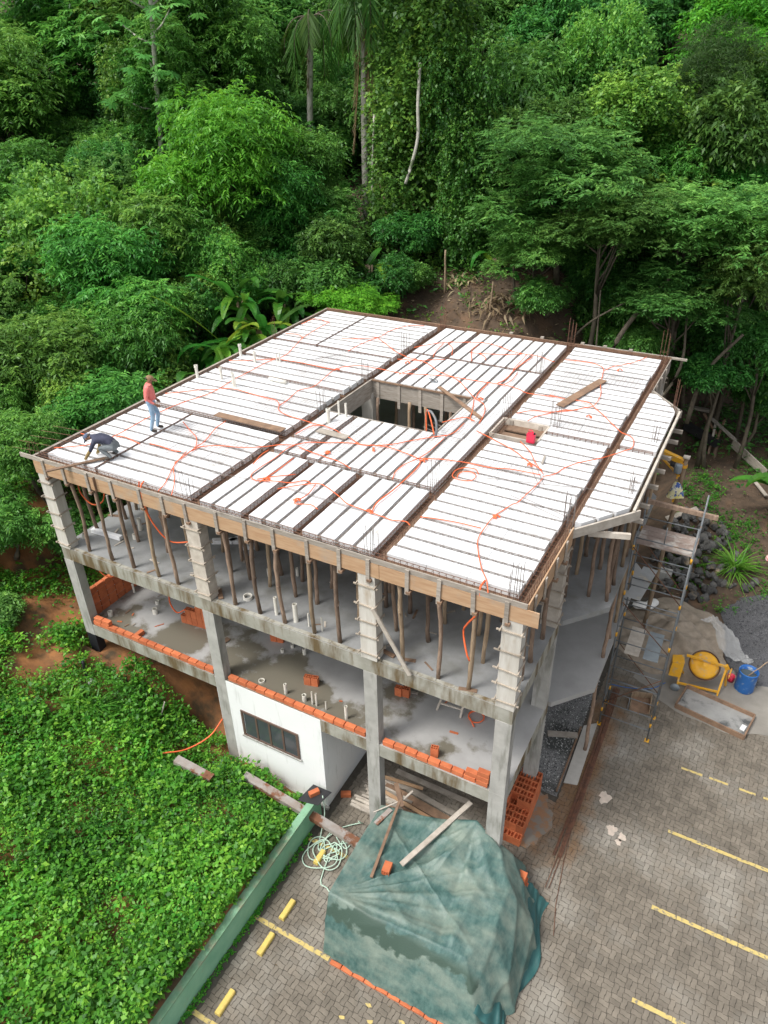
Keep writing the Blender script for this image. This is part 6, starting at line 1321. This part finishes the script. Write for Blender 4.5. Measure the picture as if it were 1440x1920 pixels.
for k in range(60):
    y = R(4,25); x = R(-17,-4.2)-max(0,y-18)*.3; z = 8+(y-6)*.56+R(-3.0,.3); rr = R(1.4,2.3); kind = random.choice(['pin_s','pin_s','vine','brd_s','aca'])
    if (-11 < x < -2.5 and y > 15 and z+rr > 13.6) or (-13 < x < -8 and y > 13 and z+rr > 13.2): continue
    tree(kind, x, y, max(z, gz(x,y)+1.0), rr, rr*R(1.0,1.4), FILL[kind].replace('filling the wooded slope','on the slope uphill of the workers').replace('young','crowded'), group=FILL[kind].replace('tree filling the wooded slope','growth uphill of the workers'))
for k in range(40):
    y = R(22.5,32); x = R(8.5,16.5); z = 8.2+(y-21)*.85+R(-2.8,.6); rr = R(1.4,2.3); kind = random.choice(['aca','aca','vine','brd_s','pin_s'])
    if x > 13 and y < 25: continue
    tree(kind, x, y, max(z, gz(x,y)+1.0), rr, rr*R(.9,1.3), FILL[kind].replace('filling the wooded slope','crowding the wood behind the far roof corner'), group=FILL[kind].replace('tree filling the wooded slope','growth behind the far roof corner'))
for (x,y,z,rx,rz,lab) in ((.9,20.6,9.6,1.3,1.0,'leafy bush at the edge of the bare bank by the stake'),(7.9,20.4,9.4,1.3,1.1,'leafy bush beside the dry palm leaves')):
    tree('brd_s', x, y, z, rx, rz, lab, cat='bush', name='bush', group='bushes round the bare bank')
# slender tree with large palmate leaves
cec = thing('cecropia_tree', 'slender pale trunked tree with big star shaped leaves', 'tree', (-13.3,20,gz(-13.3,20)))
mb = MB(); mb.tube([(-13.4,20,gz(-13.3,20)-.2),(-13.1,20,12),(-12.6,20,16),(-12.0,20,20.5),(-11.8,20,22)], [.16,.14,.12,.10,.08], 8)
ends = []
for (z, dx, dy, dz) in ((16.2,-1.6,-.6,.5),(16.6,1.4,-.5,-.1),(18.9,-2.0,.2,.9),(19.3,1.9,-.6,1.0),(20.2,-1.0,-1.2,1.0),(20.4,1.4,.8,1.2),(17.8,.9,-1.2,.4),(21.4,.2,-.9,1.0)):
    s_ = Vector((-12.6+(z-16)*.13, 20, z)); e_ = s_+Vector((dx,dy,dz)); mb.tube([s_, s_.lerp(e_,.5)+Vector((0,0,-.12)), e_], [.06,.045,.03], 6); ends.append(e_)
mb.build('trunk', MT['palebark'], cec, True)
bs, dd, uu, vv = [], [], [], []
for e_ in ends:
    for k in range(10):
        c_ = np.array(e_)+rng.normal(0,.55,3)*np.array([1,1,.6]); nu = nrmz(UP+rng.normal(0,.35,3)); a1 = nrmz(np.cross(nu,[1,.2,.1])); b1 = np.cross(nu,a1); bv = rng.uniform(.35,.8)
        for j in range(9):
            t = j*2*np.pi/9; bs.append(c_); dd.append(a1*np.cos(t)+b1*np.sin(t)-nu*.25); uu.append(nu); vv.append(bv)
put('crown', blades('crown', np.array(bs), np.array(dd), np.array(uu), rng.uniform(.38,.55,len(bs)), np.full(len(bs),.15), np.array(vv), L_ACA, mid=.65, fold=.05), (0,0,0), cec).location = -cec.location
# palms
def palm(x, y, zt, label, fr, dead, lean=0):
    g = gz(x, y); root = thing('palm_tree', label, 'palm', (x, y, g)); mb = MB(); n = 40
    mb.tube([(x+lean*(i/n)**2, y, g-.2+(zt-g)*i/n) for i in range(n+1)], [(.17 if i % 2 else .155)*(1.15-.25*i/n) for i in range(n+1)], 10); mb.build('trunk', MT['palebark'], root, True)
    c_ = np.array([x+lean, y, zt])
    def frond(a, el, L_, hang, m, nm, lw=.6, hf=.9):
        k = 46; t = np.linspace(.03,1,k); h = np.array([math.cos(a),math.sin(a),0])
        P_ = c_ + h*(L_*np.sin(np.clip(t*hang,0,1.9))/max(hang,.3)*hf)[:,None] + UP*((L_*(el*t - hang*.55*t*t)))[:,None]
        s_ = np.array([-math.sin(a),math.cos(a),0]); B, D, U = [], [], []
        for i in range(k):
            for sg in (-1,1): B.append(P_[i]); D.append(h*.35+s_*sg*.45-UP*(.75+.5*t[i])+rng.normal(0,.12,3)); U.append(h)
        B, D, U = map(np.array, (B,D,U)); ln = lw*(.35+np.repeat(np.sin(t*2.6+.25),2)*.75)*rng.uniform(.85,1.15,2*k)
        o = put(nm, blades(nm, B, D, U, ln*1.6, np.full(2*k,.06), np.clip(rng.normal(.45,.15,2*k),0,1), m, fold=.04), (0,0,0), root); o.location = -root.location
        put('rachis', MB().tube([tuple(q_) for q_ in P_[::5]], [.035-.003*i for i in range(len(P_[::5]))], 5).mesh('rachis', MT['straw'] if m is L_DEAD else MT['bark']), (0,0,0), root).location = -root.location
    for i in range(fr): frond(i*2*np.pi/fr+.3, rng.uniform(.1,.6), rng.uniform(2.8,3.8), rng.uniform(1.5,2.3), L_PALM, 'frond', .75)
    for (a, el, L_) in dead: frond(a, el, L_, .35, L_DEAD, 'dead_frond', .42, .16)
palm(-8.45, 27, 20.0, 'palm with slim mossy trunk and arching drooping fronds', 9, ((3.6,-1.2,2.2),), .6)
palm(-3.25, 24, 20.9, 'tall palm with ringed trunk and hanging dead fronds', 11, ((3.9,-1.35,4.2),(3.3,-1.3,3.0),(5.6,-1.35,4.6)), .2)
longpole((-2.6,23.2,9.6),(-2.1,23.0,16.0), .06, 'pale dead trunk leaning beside the second palm', 'palebark', 'tree trunk', 'dead_tree')
cable('liana', [(.9,21.7,18),(1.0,21.3,16.5),(1.05,21.2,15.2),(.75,21.0,13.9),(.55,21.0,13.4)], .07, 'palebark', 'pale hanging liana in front of the vine tower', 'liana')
# branches seen in the shade under the layered trees
for k, (pts, r_) in enumerate(((((10.7,20.5,5.5),(10.9,19.9,7.6),(11.6,20.2,9.2),(12.6,21.2,10.6)),.12),(((10.2,20.6,5.5),(10.1,20.3,7.6),(9.9,20.6,9.8)),.05),(((12.9,20.8,5.0),(13.6,20.7,7.0),(13.4,21.2,9.0)),.07),(((8.9,20.8,7.5),(9.8,20.2,8.6),(11.2,20.4,9.6)),.05),(((14.2,22.0,4.0),(14.5,21.9,6.4),(15.6,22.3,8.2)),.10),(((6.0,21.2,8.8),(5.8,21.4,10.4),(6.4,21.6,12.2)),.06))):
    tag(MB().tube(catmull(pts,5), [r_*(1.1-.5*i/(len(catmull(pts,5))-1)) for i in range(len(catmull(pts,5)))], 7).build('bare_branch', MT['bark'], smooth=True), ('thick crooked bare limb under the layered trees','thin upright bare stem under the layered trees','bare stem near the far roof corner','thin slanting bare branch under the broad crown','mossy leaning trunk at the yard side of the wood','slim bare stem right of the stake')[k], 'branch')
# banana and heliconia plants
def bigleaf(base, d, L_, W_, bend, val):
    k = 9; t = np.linspace(0,1,k); h = np.array([d[0],d[1],0]); h = h/max(1e-6,np.linalg.norm(h)); s_ = np.array([-h[1],h[0],0]); V = []; 
    P_ = np.array(base) + h*(L_*np.sin(t*bend)/bend*.9)[:,None] + UP*(L_*(d[2]*t - .5*bend*t*t))[:,None]
    wprof = W_*np.sin(np.clip(t*.92+.06,0,1)*np.pi)**.6; out = []; vals = []
    for i in range(k-1):
        for sg in (-1,1):
            tear = rng.uniform(.75,1.0); rise = .18
            q_ = [P_[i], P_[i+1], P_[i+1]+s_*sg*wprof[i+1]/2*tear+UP*wprof[i+1]*rise, P_[i]+s_*sg*wprof[i]/2+UP*wprof[i]*rise]
            if sg < 0: q_ = q_[::-1]
            out += q_; vals += [val+rng.normal(0,.04)]*4
    return out, vals
def banana(x, y, z, n, L_, W_, label, spread=1.0, yellow=.1, bias=None):
    g = gz(x,y); g = min(g, z-.6); root = thing('banana_plant', label, 'plant', (x,y,g), 'big leaved plants at the wood edge'); 
    for i in range(n):
        a = rng.uniform(0,2*np.pi) if bias is None else rng.normal(bias, .9); el = rng.uniform(.15,1.1)*1.0; l_ = L_*rng.uniform(.7,1.15)
        val = rng.uniform(.75,1.0) if rng.uniform() < yellow else rng.uniform(.15,.6)
        v_, vl = bigleaf((x+rng.normal(0,.25), y+rng.normal(0,.25), z-rng.uniform(.1,.9)), (math.cos(a)*spread, math.sin(a)*spread, el), l_, W_*rng.uniform(.8,1.15), rng.uniform(.7,1.5), val)
        put('leaf', quads('leaf', np.array(v_), np.array(vl), L_BAN), (0,0,0), root).location = -root.location
    mb = MB()
    for i in range(5): mb.tube([(x+R(-.2,.2),y+R(-.2,.2),g-.1),(x+R(-.15,.15),y+R(-.15,.15),z-.3)], [.08,.05], 6)
    mb.build('stem', MT['polelight'], root, True)
for (x,y,z,n,L_,W_,lab,yl,bi) in ((-2.2,12.8,9.0,19,2.8,.42,'big leaved plant arching toward the roof edge',.2,-.9),(-2.9,11.4,8.7,18,2.8,.42,'big leaved plant hanging over the roof edge pipes',.2,-1.0),(-2.4,14.9,9.5,15,2.6,.4,'big leaved plant behind the back roof corner',.1,-.8),(-2.3,9.3,8.2,12,2.4,.5,'yellowing big leaved plant beside the standing worker',.5,-1.2),(-3.4,13.4,9.9,17,2.8,.42,'tallest of the big leaved plants beside the roof',.1,-1),
   (-3.4,21,12.4,7,2.0,.5,'upright banana plant below the second palm',.2,None),(-2.2,18.2,10.6,8,1.7,.4,'yellow tipped banana plant among the bushes',.6,None),(-.1,18.6,10.6,7,1.7,.4,'banana plant with a bright yellow leaf near the bare earth',.5,None),(18.6,19.4,3.6,7,2.4,.6,'banana plant overhanging the yard corner',.1,2.8),(4.6,22.4,10.6,6,2.2,.4,'banana plant with hanging leaves at the shaded bank',.1,None),(-1.5,16.3,9.0,8,1.8,.4,'banana plant in the corner behind the roof',.2,-.8)):
    banana(x,y,z,n,L_,W_,lab,1.0,yl,bi)
# dead leaf heaps on the bare earth
def heap(x, y, n, L_, label, a0, sp):
    p = np.stack([x+rng.normal(0,sp,n), y+rng.normal(0,sp*.5,n), np.zeros(n)],-1); p[:,2] = th(p[:,0],p[:,1])+rng.uniform(.03,.35,n)
    a = rng.normal(a0,1.1,n); d = np.stack([np.cos(a),np.sin(a),rng.normal(-.25,.15,n)],-1)
    me = blades('dead_leaf_heap', p-np.array([x,y,gz(x,y)]), d, np.broadcast_to(UP,d.shape)+rng.normal(0,.4,d.shape), rng.uniform(.5,1,n)*L_, rng.uniform(.05,.14,n), rng.uniform(.3,1,n), L_DEAD)
    tag(put('dead_leaf_heap', me, (x,y,gz(x,y))), label, 'dead leaves')['kind'] = 'stuff'
heap(5.6,20.4,130,.9,'heap of dry brown palm leaves on the bare bank',-.5,.8); heap(3.1,21.6,120,.7,'small heap of pale dry leaves by the yellow tipped stake',.2,.4); heap(9.0,19.6,90,1.2,'withered brown banana leaves behind the back roof edge',-1.4,.35)

# ---------------------------------------------------------------- undergrowth (uncountable)
def scatter_leaves(name, x, y, hmin, hmax, ln, wdr, m, label, k=5, clump=.10, vmean=.45, vsd=.18, flat=.55, vary=False):
    n = len(x); z = th(x,y); base = np.stack([x,y,z+rng.uniform(hmin,hmax,n)],-1); bv = np.clip(rng.normal(vmean,vsd,n)+.13*np.sin(.9*x+.5*y)*np.sin(1.3*y-.4*x),0,1)
    sp = (.62+.85*np.clip(.5+.5*np.sin(1.7*x+.9*np.sin(1.1*y))*np.sin(1.9*y+.8*np.sin(.9*x))+rng.normal(0,.35,n),0,1.3))[:,None] if vary else 1.0   # species of different leaf size
    if vary: base[:,2] += (hmax*.4*np.clip(sp[:,0]-.9,0,1))
    B = base[:,None,:]+rng.normal(0,clump*.35,(n,k,3)); a = rng.uniform(0,2*np.pi,(n,1))+np.arange(k)[None,:]*2*np.pi/k+rng.normal(0,.3,(n,k))
    D = np.stack([np.cos(a),np.sin(a),rng.normal(.0,.35,(n,k))],-1); U = np.broadcast_to(UP,D.shape)+rng.normal(0,1-flat,D.shape)
    L_ = ln*rng.uniform(.6,1.3,(n,k))*sp; v_ = np.clip(bv[:,None]+rng.normal(0,.08,(n,k)),0,1)
    me = blades(name, B.reshape(-1,3), D.reshape(-1,3), U.reshape(-1,3), L_.ravel(), L_.ravel()*wdr, v_.ravel(), m, fold=.10, mid=.45)
    o = put(name, me, (0,0,0)); tag(o, label, 'vegetation'); o['kind'] = 'stuff'; return o
# hillside floor
n = 32000; x = rng.uniform(-30,20,n); y = rng.uniform(-1,42,n); x[:4000] = rng.uniform(-9,-.3,4000); y[:4000] = rng.uniform(5,15,4000)
bare = ((x > .5) & (x < 8.2) & (y < 22.3) & (rng.uniform(0,1,n) < .90)) | ((x > -.5) & (x < 14.9) & (y < 15.4)) | ((x > 8.4) & (y < 20) & (x > 13)) | ((x > 13.2) & (y < 24.5) & (rng.uniform(0,1,n) < .97)) | ((x > -.45) & (y < 15.2)) | ((x > -8) & (y < 5.5))
k_ = ~bare; scatter_leaves('undergrowth', x[k_], y[k_], .1, 1.0, .24, .42, L_BRD, 'shaded leafy undergrowth covering the wooded slope', 5, .25, .4)
# weeds on the slope held by the green wall
n = 60000; x = rng.uniform(-8.5,8.47,n); y = rng.uniform(-10,.2,n); x[:2500] = rng.uniform(7.8,8.47,2500); x[2500:15000] = rng.uniform(-8.5,-.35,12500); y[2500:15000] = rng.uniform(-3,6.5,12500)
clayp = (np.sin(1.1*x+.4)*np.sin(1.3*y-.6)+.5*np.sin(2.7*x-1.9*y)) 
p_bare = np.where((x < 1.4) & (y > -2.6) & (y < 3.0) & (x > -5.0), .22+.75*sst(-.3,.4,clayp), .10*sst(.8,1.3,clayp)+.0*x)
near = ((y > -.45) & (x > .0) & (x < 1.6)) | ((y > .3) & (x > -.35)) | ((y > -.1) & (x > 5))
k_ = (rng.uniform(0,1,n) > p_bare) & ~near & ~((x > 5) & (y > -.35)) & (x < 8.49); x, y = x[k_], y[k_]
scatter_leaves('weeds', x, y, .03, .42, .092, .60, L_COV, 'dense bright green leafy weeds on the slope beside the green wall', 5, .11, .46, .23, .5, True)
n = 5200; x2 = rng.uniform(-6,8.3,n); y2 = rng.uniform(-9.5,-1.2,n); k_ = np.sin(x2*.9+1)*np.sin(y2*1.1)+rng.normal(0,.4,n) > .35
scatter_leaves('weeds', x2[k_], y2[k_], .22, .48, .13, .6, L_COV, 'taller lighter leaved weeds dotted through the green slope', 6, .13, .66, .14, .65)
# low growth on the yard and under the beam
n = 3800; x = rng.uniform(14.6,19.5,n); y = rng.uniform(14.2,25,n); k_ = (np.sin(1.7*x)*np.sin(1.2*y+1)+rng.normal(0,.35,n) > .35) | ((np.abs(y-20.2+.9*(x-15.4)) < .5) & (x < 17.2))
scatter_leaves('yard_weeds', x[k_], y[k_], .02, .26, .10, .5, L_COV, 'patches of low green weeds on the bare brown yard', 5, .10, .5, .15, .6)
n = 900; x = rng.uniform(-1.5,8.0,n); y = rng.uniform(16.2,22.3,n); k_ = (np.sin(1.3*x+2)*np.sin(1.9*y)+rng.normal(0,.3,n) > .45)
scatter_leaves('bank_weeds', x[k_], y[k_], .02, .25, .13, .5, L_COV, 'low green weeds on the bare bank behind the roof', 5, .12, .45, .15, .6)
# fallen leaves and litter
def litter(name, x, y, ln, label, z=None):
    n = len(x); zz = (th(x,y) if z is None else np.full(n, z))+rng.uniform(.01,.04,n); a = rng.uniform(0,6.28,n); D = np.stack([np.cos(a),np.sin(a),rng.normal(0,.15,n)],-1); U = np.broadcast_to(UP,D.shape)+rng.normal(0,.3,D.shape)
    o = put(name, blades(name, np.stack([x,y,zz],-1), D, U, ln*rng.uniform(.5,1.6,n), ln*rng.uniform(.2,.6,n), rng.uniform(0,1,n), L_DEAD, fold=.06), (0,0,0)); tag(o, label, 'leaf litter'); o['kind'] = 'stuff'
litter('leaf_litter', rng.uniform(-1.5,13,3200), rng.uniform(15.8,24,3200), .16, 'brown leaf litter on the bare bank behind the roof')
litter('leaf_litter', rng.uniform(14.9,19.8,900), rng.uniform(14.6,26,900), .10, 'dry fallen leaves on the brown yard')
litter('leaf_litter', rng.uniform(8.8,20,70), rng.uniform(-6,6,70), .05, 'few dry leaf scraps on the paving', .004)
for (x,y,z,rx,rz,lab) in ((14.6,26.9,5.0,1.8,1.5,'shaded bush above the dark log'),(16.9,24.9,4.6,1.3,1.1,'bush leaning over the retaining board'),(18.9,25.6,5.0,1.7,1.6,'bush at the corner of the yard behind the pale pole'),(12.4,22.8,6.4,1.6,1.3,'shaded bush behind the roof corner rebars')):
    tree('brd_s', x, y, z, rx, rz, lab, cat='bush', name='bush', group='bushes round the yard')
# grass clumps
def grassclump(x, y, n, L_, W_, label, droop=1.0, val=.45):
    g = gz(x,y); k = 5; a = rng.uniform(0,2*np.pi,n); el = rng.uniform(.5,1.4,n); V, vl = [], []
    for i in range(n):
        h = np.array([math.cos(a[i]),math.sin(a[i]),0]); s_ = np.array([-h[1],h[0],0]); l_ = L_*rng.uniform(.6,1.15); t = np.linspace(0,1,k); b0 = np.array([rng.normal(0,.08),rng.normal(0,.08),0])
        P_ = b0+h*(l_*t*(.35+.5*t)*(1.5-el[i]*.6))[:,None]+UP*(l_*(el[i]*.75*t-droop*.55*t*t))[:,None]; w_ = W_*np.array([.7,1,.9,.6,.08]); v0 = np.clip(rng.normal(val,.16),0,1)
        for j in range(k-1): V += [P_[j]-s_*w_[j]/2, P_[j]+s_*w_[j]/2, P_[j+1]+s_*w_[j+1]/2, P_[j+1]-s_*w_[j+1]/2]; vl += [v0]*4
    return tag(put('grass_clump', quads('grass_clump', np.array(V), np.array(vl), L_GRS), (x,y,g)), label, 'grass')
grassclump(1.9,-1.75,150,1.05,.045,'large strappy grass clump below the side beam'); grassclump(1.3,-1.9,110,1.0,.045,'second strappy grass clump leaning on the large one')
grassclump(4.4,-4.3,70,.85,.04,'spiky grass clump in the middle of the weeds'); grassclump(6.6,-4.2,60,.75,.035,'spiky grass clump near the green wall'); grassclump(7.6,-1.3,70,.6,.035,'grass clump at the end of the green wall beside the boulder'); grassclump(5.0,-1.7,70,.8,.04,'grass clump at the short rusty channel'); grassclump(4.6,-.7,60,.6,.04,'grass clump at the white wall corner'); grassclump(5.9,-6.6,60,.8,.04,'spiky grass clump low on the green slope')
WL = ('wild grass tuft among the weeds on the green slope','broad bladed tuft among the weeds on the green slope')
for k in range(34):
    x, y = R(-3,8.1), R(-8.8,-1.4); o = grassclump(x, y, random.choice((22,30,40)), R(.4,.75), random.choice((.022,.03,.05)), WL[k % 2], R(.7,1.1), R(.4,.75)); o['group'] = 'tufts among the weeds: '+('fine' if k % 2 == 0 else 'broad')
for k in range(14):
    x, y = R(14.8,17.6), R(15.2,19.6); o = grassclump(x, y, 24, R(.25,.5), .025, 'small grass tuft among the broken rocks', .9, .6); o['group'] = 'tufts in the rock pile'
grassclump(17.55,16.9,120,1.75,.05,'tall cane grass clump beside the rock pile',.75,.6)
# weeds along the foot of the green wall
n = 240; y = rng.uniform(-8,-1.0,n); x = 8.69+np.abs(rng.normal(0,.05,n))
def flatweeds(name, x, y, label, z0=.0):
    n = len(x); k = 5; B = np.stack([x,y,np.full(n,z0)],-1)[:,None,:]+rng.normal(0,.02,(n,k,3)); a = rng.uniform(0,6.28,(n,k)); D = np.stack([np.cos(a),np.sin(a),rng.uniform(.1,.9,(n,k))],-1); U = np.broadcast_to(UP,D.shape)+rng.normal(0,.3,D.shape)
    B[...,2] = np.abs(B[...,2])
    o = put(name, blades(name, B.reshape(-1,3), D.reshape(-1,3), U.reshape(-1,3), rng.uniform(.04,.10,n*k), rng.uniform(.02,.045,n*k), np.clip(rng.normal(.55,.15,n*k),0,1), L_COV), (0,0,0)); tag(o, label, 'weeds'); o['kind'] = 'stuff'
flatweeds('wall_foot_weeds', x, y, 'tiny green weeds along the foot of the green wall')
